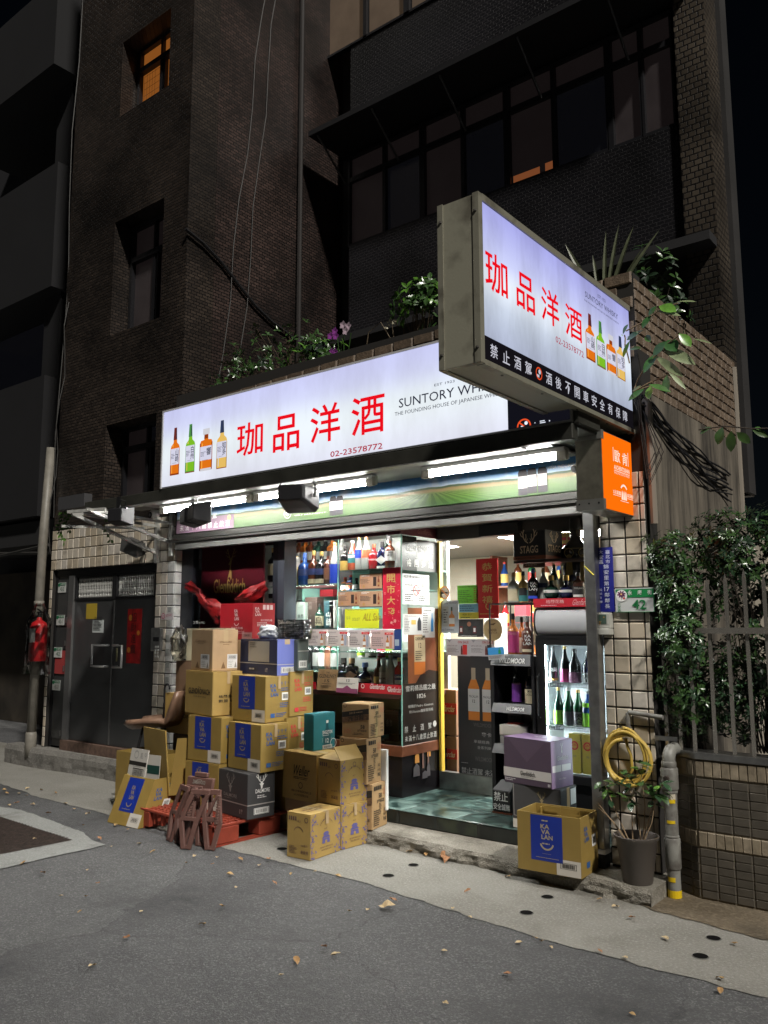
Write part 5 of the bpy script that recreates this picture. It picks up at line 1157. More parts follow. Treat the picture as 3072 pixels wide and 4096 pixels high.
for k, (a, b, c, d) in enumerate(((-4.973, 1.328, -4.748, 1.465),(-4.745, 1.325, -4.514, 1.463),(-4.512, 1.318, -4.277, 1.463),(-4.275, 1.31, -4.036, 1.462))):
    s = sheetlet('price_card', ['leftmost of the four white sale cards in a row on the glass','second from the left of the four white sale cards','third from the left of the four white sale cards','rightmost pinkish sale card of the row of four'][k], 'card', YG, a, b, c, d, CARDW if k < 3 else M('pink_card', (.58,.42,.4), .5), .0015, 'white sale cards in a row on the glass')
    w, h = c-a, d-b
    MB().lines(FL, w*.07, h*.12, w*.55, h*.62, 5, .002, .35).tx(FL, 'THE BALVENIE', w*.08, h*.78, w*.42, h*.88).build('writing', BKP, s)
    MB().rect(FL, w*.6, h*.74, w*.95, h*.86, .002).build('sale_ribbon', RED, s)
    MB().tx(FL, 'ON SALE', w*.68, h*.77, w*.88, h*.83, .003).build('ribbon_lettering', WHITE, s)
    mb = MB(); mb.m = 0; mb.poly(FL, [(w*.66,h*.06),(w*.79,h*.06),(w*.79,h*.4),(w*.75,h*.5),(w*.745,h*.64),(w*.705,h*.64),(w*.7,h*.5),(w*.66,h*.4)], .0025); mb.m = 1; mb.rect(FL, w*.66, h*.14, w*.79, h*.34, .0035); mb.m = 2; mb.rect(FL, w*.703, h*.6, w*.747, h*.7, .0035); mb.m = 3; mb.rect(FL, w*.81, h*.06, w*.91, h*.68, .002)
    mb.build('bottle_print', [M('print_whisky', (.5,.17,.03), .4), WHITE, BLACK, [M('print_beige', (.5,.4,.3), .5), M('print_paleblue', (.32,.36,.45), .5), M('print_paleblue'), M('print_roundel', (.55,.25,.15), .5)][k]], s)
a, b, c, d = -4.552, 1.474, -4.192, 1.629
s = sheetlet('handwritten_note', 'fluorescent yellow handwritten sale note on the cabinet glass', 'note', YG, a, b, c, d, M('fluoro_yellow', (.68,.72,.02), .6), .0015)
MB().tx(FL, 'Thanks for the Service', .05, .19, .25, .215, .002, 0, .2).tx(FL, 'GLENDRONACH buy now', .02, .14, .23, .165, .002, 0, .2).tx(FL, 'KA VA', .02, .07, .06, .1, .002).tx(FL, 'SOLIST', .08, .06, .16, .085, .002, 0, .2).build('writing', M('pencil_ink', (.22,.26,.06), .7), s)
MB().tx(FL, 'ALL Sale', .19, .06, .375, .12, .002, .01, .25).build('big_writing', M('orange_ink', (.4,.3,.02), .7), s)
a, b, c, d = -4.147, 1.469, -3.968, 1.954
s = sheetlet('hanging_banner', 'vertical red banner with four gold characters on the cabinet glass', 'banner', YG-.006, a, b, c, d, M('crimson_silk', (.62,.01,.045), .4, var=.25, scale=10), .003)
mb = MB(); w, h = c-a, d-b
for i, ch in enumerate('開市大發'): mb.tx(FL, ch, w*.25, h*(.76-i*.185), w*.72, h*(.9-i*.185), .003, .015)
mb.build('gold_characters', GOLD, s)
mb = MB(); rnd = random.Random(3)
for q in range(14):
    cx, cz = w*rnd.choice((.08,.14,.86,.92,.6,.75)), h*rnd.uniform(.04,.95) if q < 9 else h*rnd.uniform(.05,.2); mb.ring(FL, cx, cz, .006, .009, rnd.uniform(0,180), rnd.uniform(200,360), .0025, 8)
mb.disc(FL, w*.7, h*.13, .014, .003, 7).disc(FL, w*.5, h*.1, .011, .003, 7).build('pattern', M('pale_pattern', (.7,.35,.28), .5), s)
a, b, c, d = -4.037, 1.307, -3.966, 1.467
s = sheetlet('small_poster', 'small dark blue poster right of the sale cards at the glass corner', 'poster', YG, a, b, c, d, M('royal_blue_paper', (.02,.05,.2), .4), .0015)
MB().tx(FL, 'JOHNNY\nBLUE', .008, .16, .07, .215).rect(FL, .008, .03, .05, .08).build('lettering', M('pale_blue_print', (.35,.42,.5), .5), s)
for lb, rc, mt, tt, tm in (('torn brown carton panel reading 15 propped on the cabinet ledge', (-4.832, 0.964, -4.613, 1.136), M('brown_carton_panel', (.3,.19,.09), .6, var=.3, scale=20), (('THE',.42,.8,.6,.88),('GLENLIVET',.08,.58,.95,.76),('15',.38,.38,.62,.52)), BLACK), ('white and plum carton panel reading 13 propped on the cabinet ledge', (-4.614, 0.952, -4.386, 1.076), M('white_carton_panel', (.6,.57,.52), .6), (('13',.45,.72,.6,.9),), BLACK)):
    a, b, c, d = rc; s = sheetlet('torn_carton', lb, 'carton panel', 5.2, a, b, c, d, mt, .006, 'carton panels on the ledge'); s.rotation_euler = (-.12, 0, 0); w, h = c-a, d-b
    mb = MB()
    for t_, p0, q0, p1, q1 in tt: mb.tx(FL, t_, w*p0, h*q0, w*p1, h*q1, .001, .01)
    if len(tt) > 1: mb.rect(FL, w*.25, h*.3, w*.75, h*.32).lines(FL, w*.2, h*.12, w*.8, h*.24, 2)
    else: mb.lines(FL, w*.1, h*.55, w*.9, h*.66, 2)
    mb.build('lettering', tm, s)
    if len(tt) == 1: MB().poly(FL, [(0,0),(w,0),(w,h*.3),(w*.7,h*.3),(w*.5,h*.5),(w*.3,h*.3),(0,h*.3)], .0008).build('plum_band', M('plum_print_band', (.22,.05,.12), .5), s)
# papers on the side pane
XG = CX1+.004
a, b, c, d = 5.25, 1.663, 5.614, 1.905
s = sheetx('no_smoking_poster', 'white no smoking poster with a phone number on the side pane of the cabinet', 'poster', XG, a, b, c, d, M('paper_white', (.5,.5,.49), .6))
w, h = c-a, d-b
MB().tx(FXL, '戒菸專線0800-636363', w*.03, h*.86, w*.97, h*.97, .002, .01).rect(FXL, 0, h*.45, w*.36, h*.46, .002).rect(FXL, w*.64, h*.45, w, h*.46, .002).rect(FXL, w*.495, 0, w*.505, h*.28, .002).rect(FXL, w*.495, h*.66, w*.505, h*.82, .002).rect(FXL, w*.3, h*.45, w*.7, h*.48, .003).tx(FXL, '吸菸有害健康', w*.08, h*.6, w*.38, h*.68).tx(FXL, '未滿20歲\n不得吸菸', w*.62, h*.58, w*.9, h*.72).lines(FXL, w*.08, h*.08, w*.4, h*.36, 4).lines(FXL, w*.6, h*.1, w*.92, h*.3, 3).build('writing', BLACK, s)
MB().ring(FXL, w*.5, h*.47, h*.15, h*.18, off=.003, ys=1).poly(FXL, [(w*.5-h*.12,h*.58),(w*.5-h*.1,h*.6),(w*.5+h*.12,h*.36),(w*.5+h*.1,h*.34)], .0035).build('red_ring', RED, s)
for lb, p in (('white leaflet with bottle pictures low left on the side pane', (5.255, 1.422, 5.51, 1.584)), ('white leaflet with a blue bottle low right on the side pane', (5.511, 1.397, 5.692, 1.641))):
    a, b, c, d = p; w, h = c-a, d-b
    s = sheetx('leaflet', lb, 'leaflet', XG, a, b, c, d, M('paper_white'), .0015, 'leaflets on the side pane')
    MB().lines(FXL, w*.06, h*.15, w*(.35 if 'pictures' in lb else .5), h*.85, 9, .002, .35).lines(FXL, w*.1, h*.88, w*.9, h*.95, 1).build('writing', BKP, s)
    mb = MB(); mb.m = 0
    if 'pictures' in lb: mb.rect(FXL, w*.42, h*.5, w*.66, h*.72); mb.m = 1; mb.poly(FXL, [(w*.75,h*.2),(w*.95,h*.2),(w*.95,h*.65),(w*.87,h*.85),(w*.82,h*.85),(w*.75,h*.65)])
    else: mb.m = 2; mb.poly(FXL, [(w*.68,h*.2),(w*.86,h*.2),(w*.86,h*.55),(w*.8,h*.68),(w*.8,h*.82),(w*.74,h*.82),(w*.74,h*.68),(w*.68,h*.55)])
    mb.build('bottle_print', [M('print_goldbag', (.5,.33,.08), .5), M('print_black', (.03,.03,.04), .4), M('print_blue', (.04,.2,.45), .4)], s)

# ---------------------------------------------------------------- glass door with its stickers (plane y = 5.755)
YD = 5.755
gd = thing('glass_door', 'glass shop door with yellow edge strip and steel kick plate', 'door', (-3.5,YD,.185))
o = (-3.5,YD,.185)
MB(o).rect(FY(YD), -3.94, .33, -2.2, 2.2, 0).build('glass_pane', GL, gd)
MB(o).box(-3.955,YD-.03,.19,-2.2,YD+.03,.325).build('kick_plate', STEEL, gd)
MB(o).box(-3.958,YD-.025,.326,-3.935,YD+.02,2.2).build('edge_strip', M('yellow_edge', (.6,.4,.05), .5), gd)
MB(o).box(-3.965,YD-.03,2.201,-2.2,YD+.05,2.309).build('door_head', M('door_head_dark', (.05,.045,.04), .5), gd)
MB(o).box(-3.5,YD-.1,2.2,-3.15,YD-.031,2.29).build('door_closer', BLKPLA, gd)
YP = YD-.003
def dsheet(nm, lb, cat, rc, mt, dy=0, grp=None):
    a, b, c, d = rc; s = sheetlet(nm, lb, cat, YP-dy, a, b, c, d, mt, .0015, grp); return s, c-a, d-b
s, w, h = dsheet('couplet', 'large red couplet with four gold characters on the glass door', 'couplet', (-3.591, 1.551, -3.387, 2.029), M('couplet_red', (.58,.012,.012), .45))
mb = MB()
for i, ch in enumerate('恭賀新禧'): mb.tx(FL, ch, w*.27, h*(.8-i*.185), w*.75, h*(.93-i*.185), .002, .012)
mb.lines(FL, w*.15, h*.06, w*.9, h*.09, 1).ring(FL, w*.55, h*.2, w*.1, w*.14).build('gold_characters', GOLD, s)
s, w, h = dsheet('handwritten_note', 'lime green handwritten price note on the glass door', 'note', (-3.775, 1.671, -3.577, 1.82), M('lime_paper', (.2,.72,.04), .6), 0, 'notes on the glass door')
MB().lines(FL, w*.05, h*.05, w*.75, h*.75, 7, .002, .3).tx(FL, 'Thanks for the Service', w*.05, h*.88, w*.95, h*.95).build('writing', M('dark_ink', (.05,.12,.03), .6), s)
MB().lines(FL, w*.8, h*.05, w*.98, h*.85, 8, .002, .4).build('prices', M('red_ink', (.5,.1,.02), .6), s)
s, w, h = dsheet('handwritten_note', 'light blue handwritten price note below the lime one', 'note', (-3.761, 1.601, -3.576, 1.669), M('sky_paper', (.2,.5,.66), .6), .002, 'notes on the glass door')
MB().lines(FL, w*.05, h*.1, w*.95, h*.85, 3, .002, .3).build('writing', M('blue_ink', (.03,.1,.3), .6), s)
s, w, h = dsheet('handwritten_note', 'yellow handwritten price note below the blue one', 'note', (-3.762, 1.548, -3.573, 1.6), M('yellow_paper', (.75,.68,.05), .6), .004, 'notes on the glass door')
MB().tx(FL, '428 ZU', w*.2, h*.55, w*.65, h*.8).lines(FL, w*.1, h*.1, w*.6, h*.35, 1).build('writing', M('dark_ink'), s)
s, w, h = dsheet('drawing_poster', 'white poster of a bottle and its tube handwritten only TAIWAN on the door', 'poster', (-3.961, 1.433, -3.764, 1.699), M('bluish_paper', (.42,.46,.5), .6), .002)
MB().tx(FL, 'only TAIWAN', w*.3, h*.88, w*.95, h*.95, .002).tx(FL, 'only TAIWAN', w*.1, h*.05, w*.75, h*.13, .002).build('writing', BKP, s)
mb = MB(); mb.m = 0; mb.rect(FL, w*.22, h*.2, w*.5, h*.82); mb.m = 1; mb.poly(FL, [(w*.52,h*.2),(w*.8,h*.2),(w*.8,h*.52),(w*.7,h*.6),(w*.69,h*.7),(w*.63,h*.7),(w*.62,h*.6),(w*.52,h*.52)]); mb.m = 2; mb.rect(FL, w*.525, h*.28, w*.8, h*.46, .003); mb.m = 3; mb.rect(FL, w*.62, h*.68, w*.7, h*.8, .003); mb.m = 4; mb.lines(FL, w*.25, h*.3, w*.47, h*.75, 6, .003)
mb.build('bottle_print', [M('print_tube', (.36,.36,.33), .5), M('print_whisky'), WHITE, M('print_darkgreen', (.03,.06,.03), .5), BKP], s)
s, w, h = dsheet('picture_card', 'dark picture card of two bottles on stormy sea on the door', 'card', (-3.774, 1.403, -3.532, 1.546), M('stormy_print', (.07,.075,.075), .4, alt=(.02,.022,.023), scale=14), .001)
mb = MB(); mb.m = 0
for u in (.12,.65): mb.rect(FL, w*u-.012, h*.2, w*u+.02, h*.6); 
mb.m = 1
for u in (.12,.65): mb.rect(FL, w*u-.006, h*.28, w*u+.013, h*.5, .003)
mb.m = 1; mb.lines(FL, w*.05, h*.03, w*.95, h*.09, 1)
mb.m = 2; mb.disc(FL, w*.45, h*.72, w*.08, .001)
mb.build('bottle_print', [M('print_bordeaux', (.15,.03,.03), .4), WHITE, M('print_salmon', (.4,.17,.1), .5)], s)
a, b, c, d = -3.536, 1.375, -3.345, 1.548
s = tag(MB().lathe((0,0,0), [(.0,0)], 3).build if False else MB().disc(FL, (c-a)/2, (d-b)/2, (d-b)/2, .002, 28).build('round_sticker', M('gold_sticker', (.55,.45,.25), .35, .3, alt=(.42,.3,.14), scale=7)), 'round pale gold bird medal sticker on the glass door', 'sticker'); s.location = (a, YP-.006, b); w, h = c-a, d-b
MB().tx(FL, 'LEADER', w*.28, h*.42, w*.7, h*.54, .003, .02).tx(FL, '威雀利達', w*.28, h*.32, w*.72, h*.39, .003).poly(FL, [(w*.3,h*.8),(w*.38,h*.72),(w*.55,h*.7),(w*.68,h*.82),(w*.58,h*.8),(w*.5,h*.78),(w*.4,h*.77)], .003).ring(FL, w*.5, h*.5, w*.46, w*.475, off=.003).build('lettering', M('brown_print', (.12,.07,.03), .5), s)
a, b, c, d = -3.955, 1.714, -3.846, 1.817
s = tag(MB().disc(FL, (c-a)/2, (d-b)/2, (d-b)/2, .002, 20).build('no_smoking_sticker', M('pale_sticker', (.5,.42,.34), .5)), 'round orange no smoking sticker on the glass door', 'sticker'); s.location = (a, YP-.004, b); w, h = c-a, d-b
MB().ring(FL, w*.5, h*.5, w*.4, w*.5, off=.003).poly(FL, [(w*.2,h*.72),(w*.28,h*.8),(w*.8,h*.28),(w*.72,h*.2)], .0035).build('ring', M('orange_sticker', (.6,.2,.06), .5), s)
MB().rect(FL, w*.2, h*.42, w*.8, h*.54, .003).build('cigarette', BLACK, s)
for k, rc in enumerate(((-3.891, 1.249, -3.659, 1.386),(-3.66, 1.251, -3.429, 1.386))):
    s, w, h = dsheet('sale_card', ['left white on sale card with a red gift box on the door','right white on sale card partly behind the wire frame'][k], 'card', rc, M('cool_white_card', (.52,.51,.54), .5), .002, 'on sale cards on the door')
    MB().tx(FL, 'ON SALE', w*.5, h*.74, w*.95, h*.88, .003, .02).build('sale_lettering', M('sale_red', (.35,.03,.04), .5), s)
    MB().tx(FL, '格蘭菲迪12年單一純麥', w*.05, h*.56, w*.48, h*.63).lines(FL, w*.06, h*.2, w*.55, h*.48, 4, .002, .3).build('writing', BKP, s)
    mb = MB(); mb.m = 0; mb.rect(FL, w*.7, h*.08, w*.88, h*.66); mb.m = 1; mb.poly(FL, [(w*.62,h*.08),(w*.7,h*.08),(w*.7,h*.36),(w*.68,h*.6),(w*.64,h*.6),(w*.62,h*.36)], .003); mb.build('bottle_print', [RED if k == 0 else M('print_black'), M('print_bordeaux')], s)
    MB().poly(FL, [(w*.05,h*.97),(w*.25,h*.97),(w*.15,h*.78)], .002).tx(FL, 'Y', w*.12, h*.82, w*.18, h*.94, .003).build('stag_corner', M('grey_corner', (.3,.3,.33), .5), s)
s, w, h = dsheet('tall_poster', 'tall dark poster of two whisky bottles on the lower glass door', 'poster', (-3.783, 0.278, -3.46, 1.255), M('poster_black', (.025,.026,.028), .3, alt=(.045,.046,.05), scale=3), 0)
mb = MB()
for cx in (.47,.88):
    mb.m = 0; mb.poly(FL, [(w*(cx-.16),h*.48),(w*(cx+.16),h*.48),(w*(cx+.16),h*.74),(w*(cx+.07),h*.81),(w*(cx-.07),h*.81),(w*(cx-.16),h*.74)]); mb.m = 1; mb.rect(FL, w*(cx-.165), h*.55, w*(cx+.165), h*.73, .003); mb.m = 2; mb.rect(FL, w*(cx-.06), h*.805, w*(cx+.06), h*.9, .003); mb.m = 3; mb.tx(FL, '12', w*(cx-.04), h*.62, w*(cx+.04), h*.645, .004, .01).tx(FL, 'MACALLAN', w*(cx-.13), h*.66, w*(cx+.13), h*.68, .004)
mb.build('bottle_print', [M('print_orange', (.5,.17,.03), .4), M('print_label', (.45,.45,.45), .5), M('print_champagne', (.35,.3,.22), .4), BLACK], s)
mb = MB().tx(FL, '麥卡倫', w*.68, h*.355, w*1.1, h*.39, .003, .01).tx(FL, '承襲經典', w*.45, h*.30, w*.9, h*.325, .003).tx(FL, '全系列新裝', w*.55, h*.255, w*1.05, h*.28, .003).tx(FL, '禁止酒駕 未滿', w*.08, h*.05, w*1.05, h*.1, .003, .008).lines(FL, w*.08, h*.13, w*.4, h*.14, 1)
mb.build('white_lettering', M('dim_white', (.42,.42,.42), .5), s)
MB().tx(FL, 'WILDMOOR', w*.48, h*.16, w*1.0, h*.195, .003, .01).tx(FL, 'WILDMOOR', w*.45, h*.43, w*1.0, h*.46, .003).build('grey_lettering', M('dim_grey', (.12,.12,.12), .5), s)
# things just inside the door
t = thing('carton_stack', 'two brown cartons with red tape standing just inside the glass door', 'cartons', (-3.974,5.86,.185))
w2 = .1
MB().box(-.12,0,.02,.1,.2,.4).box(-.12,0,.41,.1,.2,.78).build('carton', M('inside_carton', (.22,.12,.07), .6), t, bevel=.003)
MB().box(-.125,-.004,.22,.105,-.001,.30).box(-.125,-.004,.58,.105,-.001,.67).build('red_tape', M('strip_red'), t)
MB().tx(Fr((0,-.005,0)), 'Glenfarclas', -.1, .235, .08, .28, .001, .01, .3).tx(Fr((0,-.005,0)), 'Glenfarclas', -.1, .6, .08, .65, .001, .01, .3).build('tape_lettering', WHITE, t)
t = thing('red_bag', 'crumpled red plastic bag on the floor behind the glass door', 'bag', (-4.026,5.9,.185))
b_ = bmesh.new(); bmesh.ops.create_icosphere(b_, subdivisions=3, radius=.1)
for v in b_.verts: v.co = v.co*(1+.35*noise.noise(v.co*14)); v.co.z = max(v.co.z+.075, 0)
me = bpy.data.meshes.new('bag'); b_.to_mesh(me); b_.free(); me.materials.append(M('red_bag', (.5,.01,.025), .35)); ob = bpy.data.objects.new('bag', me); COL.objects.link(ob); ob.parent = t
# furniture and stock at the back of the shop
sf = thing('stock_shelf', 'tall stock shelf full of bottles at the back of the shop behind the door', 'shelf', (-3.6,8.2,.185))
for z in (.4,.85,1.3,1.75): MB().box(-1.3,0,z-.02,1.2,.35,z).build('shelf_board', WOOD, sf)
MB().box(-1.33,0,0,-1.301,.35,2.1).box(1.201,0,0,1.23,.35,2.1).build('upright', WOOD, sf)
rnd = random.Random(12); k = 0
for z in (.585,1.035,1.485,1.935):
    for i in range(14):
        bottle('back stock shelf bottle, '+ORD[i]+' from the left on the '+{.585:'lowest',1.035:'second',1.485:'third',1.935:'top'}[z]+' board', -4.8+i*.175, z, rnd.uniform(.26,.32), 8.3, .045, rnd.choice('wvb'), rnd.choice((AMB,DAMB,CLR,GRN,REDG,BLUG,YELG)), rnd.choice(('gold','black','red')), rnd.choice(('cream','white','red','gold')), 'bottles on the back stock shelf')
ct = thing('counter', 'pale wooden counter inside the shop behind the glass door', 'counter', (-3.7,6.9,.185))
MB().box(-.6,0,0,.5,.5,.95).build('body', M('counter_side', (.26,.22,.17), .5), ct, bevel=.004)
MB().box(-.63,-.03,.951,.53,.53,.99).build('top', M('counter_top', (.5,.42,.3), .35), ct, bevel=.004)
for k, (x, y, z, w, d, h, c, lb) in enumerate(((-3.95,6.6,1.18,.18,.1,.42,'white','white tall carton standing on the counter behind the door'),(-3.72,6.7,1.18,.14,.1,.4,'black','dark gold carton beside the white one on the counter'),(-3.3,6.6,1.18,.3,.1,.5,'red','red hanging scroll behind the counter'),(-3.0,6.9,1.5,.5,.05,.3,'cream','cream notice board on the wall inside'),(-4.0,7.2,1.18,.12,.1,.7,'red','narrow red scroll behind the counter at the left'))):
    gift(lb, x-w/2, x+w/2, z, z+h, y, GBX[c], d, None, WHITE, 'stock behind the glass door')

# ---------------------------------------------------------------- black display stand, bottles on it
st = thing('display_stand', 'tall black display stand with white lettered shelf edges between door and fridge', 'stand', (-3.06,5.35,.185))
o = (-3.06,5.35,.185)
SX0, SX1, SY0, SY1 = -3.245, -2.885, 5.37, 5.68
z1s, z2s, z3s = 0.981, 0.952, 0.674
ztop = 1.278; zf = 1.653
MB(o).box(SX0,SY0,.19,SX0+.03,SY1,ztop).box(SX1-.02,SY0,.19,SX1,SY1,ztop).box(SX0+.031,SY1-.01,.19,SX1-.021,SY1,ztop).build('side_panel', BLKPLA, st)
zs1 = 0.944; zs2 = 0.656
for z in (ztop, zs1, zs2): MB(o).box(SX0+.031,SY0,z-.03,SX1-.021,SY1-.011,z-.012).build('shelf_board', BLKMET, st)
SLP = M('slate_edge', (.05,.052,.056), .4)
for z, a in ((ztop,1),(zs1,0),(zs2,0)):
    mb = MB(o); e = .06 if a else .042
    mb.hexa([(SX0+.031,SY0-.05,z-.07),(SX1-.0,SY0-.05,z-.07),(SX1-.0,SY0-.04,z-.075),(SX0+.031,SY0-.04,z-.075),(SX0+.031,SY0-.012,z+e-.05),(SX1-.02,SY0-.012,z+e-.05),(SX1-.02,SY0-.001,z+e-.05),(SX0+.031,SY0-.001,z+e-.05)]); mb.build('shelf_edge', SLP, st)
    FE_ = Fr((3.06, -5.35+SY0-.051, -.185-.07+z), (1,0,0), (0,.036,.02+e).__class__((0, .034/math.hypot(.034,.02+e), (.02+e)/math.hypot(.034,.02+e))), (0,-1,.5))
    x0, x1 = (SX0+.15, SX1-.06) if not a else (SX0+.1, SX1-.045)
    MB().tx(FE_, 'WILDMOOR', x0, .015, x1, .055 if a else .045, .003, .015).build('edge_lettering', WHITE, st)
mb = MB(o)
fz = ztop; zf2 = zf
for (p, q) in (((SX0+.005,SY0,fz),(SX0+.005,SY0,zf2)),((SX1-.005,SY0,fz),(SX1-.005,SY0,zf2)),((SX0+.005,SY1,fz),(SX0+.005,SY1,zf2)),((SX1-.005,SY1,fz),(SX1-.005,SY1,zf2)),((SX0,SY0,zf2),(SX1,SY0,zf2)),((SX0,SY1,zf2),(SX1,SY1,zf2)),((SX0+.005,SY0,zf2),(SX0+.005,SY1,zf2)),((SX1-.005,SY0,zf2),(SX1-.005,SY1,zf2))): mb.tube([p, q], .0065, 4)
mb.build('wire_frame', BLKMET, st)
MB(o).rect(FZ(zf2+.008), SX0-.12, SY0, SX1, SY1, 0).build('glass_top', GLASS('top_glass', (.85,.9,.9), 1.4), st)
bottle('dark purple labelled bottle on the middle shelf of the black stand', -3.088, zs1-.012, 1.213-zs1+.012, 5.48, .036, 'w', BLKG, 'black', 'purple', 'bottles on the black stand', (.03,.5), text=('STARWARD',.47,.52,M('pale_rose', (.4,.2,.2), .5)))
bottle('dark bottle with cream label on the middle shelf of the black stand', -2.962, zs1-.012, 1.185-zs1+.012, 5.46, .042, 'f', BLKG, 'black', 'cream', 'bottles on the black stand', (.02,.42), text=('SMOKEY\nSHOULDER',.24,.4,BLACK))
gift('pale gift box printed 21 on the lower shelf of the black stand', -3.245, -3.098, zs2-.012, 0.894, 5.56, M('gift_stone', (.3,.27,.22), .6), .09, (('WILDMOOR',-.5,.68,.35,.73),('21',-.15,.5,.1,.58)), BLACK, 'gift boxes on the black stand')
gift('second pale gift box on the right of the lower stand shelf', -3.074, -3.004, zs2-.012, 0.888, 5.56, M('gift_stone'), .09, None, BLACK, 'gift boxes on the black stand')
bottle('small black round bottle with gold seal on the lower stand shelf', -2.947-.0, zs2-.012, 0.875-zs2+.012, 5.45, .045, 'w', BLKG, 'black', None, None, lab2=('gold',.3,.38))
tp = thing('tissue_pack', 'white soft tissue pack with red top lying on the lower stand shelf', 'tissue pack', (-3.071,5.42,zs2-.01))
b_ = bmesh.new(); bmesh.ops.create_cube(b_, size=1); bmesh.ops.subdivide_edges(b_, edges=b_.edges, cuts=4, use_grid_fill=True)
for v in b_.verts: k = 1-.35*abs(v.co.x)*2*abs(v.co.x)*2*.8; v.co = Vector((v.co.x*.22, v.co.y*.11*k, (v.co.z+.5)*.085*(.55+.45*k)+.06))
me = bpy.data.meshes.new('wrapper'); b_.to_mesh(me); b_.free(); me.materials.append(M('tissue_white', (.62,.58,.52), .4)); me.polygons.foreach_set('use_smooth', [True]*len(me.polygons)); ob = bpy.data.objects.new('wrapper', me); COL.objects.link(ob); ob.parent = tp
MB().box(-.05,-.03,.144,.05,.03,.15).build('red_flap', RED, tp)
MB().box(-.1,-.05,0,.1,.05,.058).build('grey_pack_below', M('gift_grey'), tp)
# bottles on the frame and inside it
bottle('clear bottle with cream label on top of the wire frame', -3.076, zf2+.01, 1.885-zf2-.01, 5.45, .045, 'w', CLR, 'wood', 'cream', 'bottles on top of the wire frame', (.05,.45))
bottle('pale bottle with black oval and teal label on top of the wire frame', -2.996, zf2+.01, 1.891-zf2-.01, 5.45, .036, 'w', YELG, 'black', 'teal', 'bottles on top of the wire frame', (.03,.4), lab2=('black',.22,.46))
bottle('dark bottle with blue neck and white stacked lettering on the wire frame', -2.903, zf2+.01, 1.908-zf2-.01, 5.43, .04, 'w', BLKG, 'blue', None, 'bottles on top of the wire frame', lab2=('blue',.1,.18), text=('KA\nVA\nLAN',.34,.58,WHITE), sq=.3)
bottle('clear bottle with oval blue badge right of the blue necked bottle', -2.858, zf2+.01, 1.914-zf2-.01, 5.5, .04, 'v', CLR, 'wood', None, 'bottles on top of the wire frame', lab2=('navy',.42,.55))
bottle('bottle with pink to plum label inside the wire frame', -3.101, ztop-.012, 1.583-ztop+.012, 5.47, .043, 'w', AMB, 'black', 'magenta', 'bottles inside the wire frame', (.1,.58), text=('STARWARD',.5,.56,M('pale_rose')))
bottle('amber bottle with white label half hidden inside the wire frame', -3.078, ztop-.012, 1.557-ztop+.012, 5.56, .035, 'w', AMB, 'black', 'white', 'bottles inside the wire frame', (.1,.48))
bottle('dark brown bottle with white stacked lettering inside the wire frame', -2.965, ztop-.012, 1.561-ztop+.012, 5.44, .043, 'w', BRNG, 'silver', None, 'bottles inside the wire frame', lab2=('cream',.13,.2), text=('KA\nVA\nLAN',.3,.55,WHITE), sq=.3)
c_ = thing('leaflet', 'small blue leaflet with a green bottle hanging on the stand edge', 'leaflet', (-3.213,5.3,1.244))
w, h = -3.078-(-3.213), 1.333-(1.245)
MB().slab(FL, 0, 0, w, h, -.002, 0).build('sheet', M('leaflet_grey', (.5,.5,.5), .5), c_)
MB().rect(FL, 0, h*.4, w, h, .001).build('sky_print', M('leaflet_sky', (.05,.3,.65), .5), c_)
MB().rect(FL, w*.65, h*.45, w*.8, h*.75, .002).rect(FL, w*.7, h*.75, w*.74, h*.95, .002).build('bottle_print', M('leaflet_green', (.02,.3,.08), .5), c_)
MB().lines(FL, w*.06, h*.08, w*.9, h*.34, 3).build('writing', BKP, c_)
c_.rotation_euler = (0,-.08,0)

# ---------------------------------------------------------------- drinks fridge
fr = thing('drinks_fridge', 'upright black drinks fridge with lit shelves and a blank grey header', 'fridge', (-2.55,5.35,.185))
o = (-2.55,5.35,.185)
RX0, RX1, RY0, RY1 = -2.868, -2.222, 5.38, 5.72
zh0, zh1 = 1.427, 1.619
zi1, zi0 = 1.355, .50
FBK = M('fridge_black', (.016,.016,.017), .3)
FWH = M('fridge_white', (.68,.72,.74), .35)
MB(o).box(RX0,RY0+.03,.19,RX0+.03,RY1,zh1).box(RX1-.03,RY0+.03,.19,RX1,RY1,zh1).box(RX0+.031,RY0+.03,.19,RX1-.031,RY1-.02,.47).box(RX0+.031,RY0+.03,zi1+.03,RX1-.031,RY1,zh1).build('body', FBK, fr)
MB(o).box(RX0+.031,RY1-.019,.471,RX1-.031,RY1,zi1+.029).build('back_wall', FWH, fr)
MB(o).box(RX0+.0305,RY0+.05,.471,RX0+.04,RY1-.02,zi1+.029).box(RX1-.04,RY0+.05,.471,RX1-.0305,RY1-.02,zi1+.029).box(RX0+.041,RY0+.05,.471,RX1-.041,RY1-.02,.485).build('liner', FWH, fr)
MB(o).box(RX0-.005,RY0,.42,RX0+.06,RY0+.025,zi1+.05).box(RX1-.05,RY0,.42,RX1,RY0+.025,zi1+.05).box(RX0+.061,RY0,zi1,RX1-.051,RY0+.025,zi1+.05).box(RX0+.061,RY0,.42,RX1-.051,RY0+.025,.48).build('door_frame', FBK, fr, bevel=.003)
MB(o).rect(FY(RY0+.012), RX0+.06, .48, RX1-.05, zi1, 0).build('door_glass', GLASS('fridge_glass', (.9,.95,.95), 1.3), fr)
MB(o).tube([(RX0+.02,RY0-.002,zi1-.2),(RX0+.02,RY0-.03,zi1-.23),(RX0+.02,RY0-.03,zi1-.48),(RX0+.02,RY0-.002,zi1-.5)], .007, 6).build('handle', M('handle_dark', (.05,.05,.05), .25), fr)
mb = MB(o); n = 10; P = []
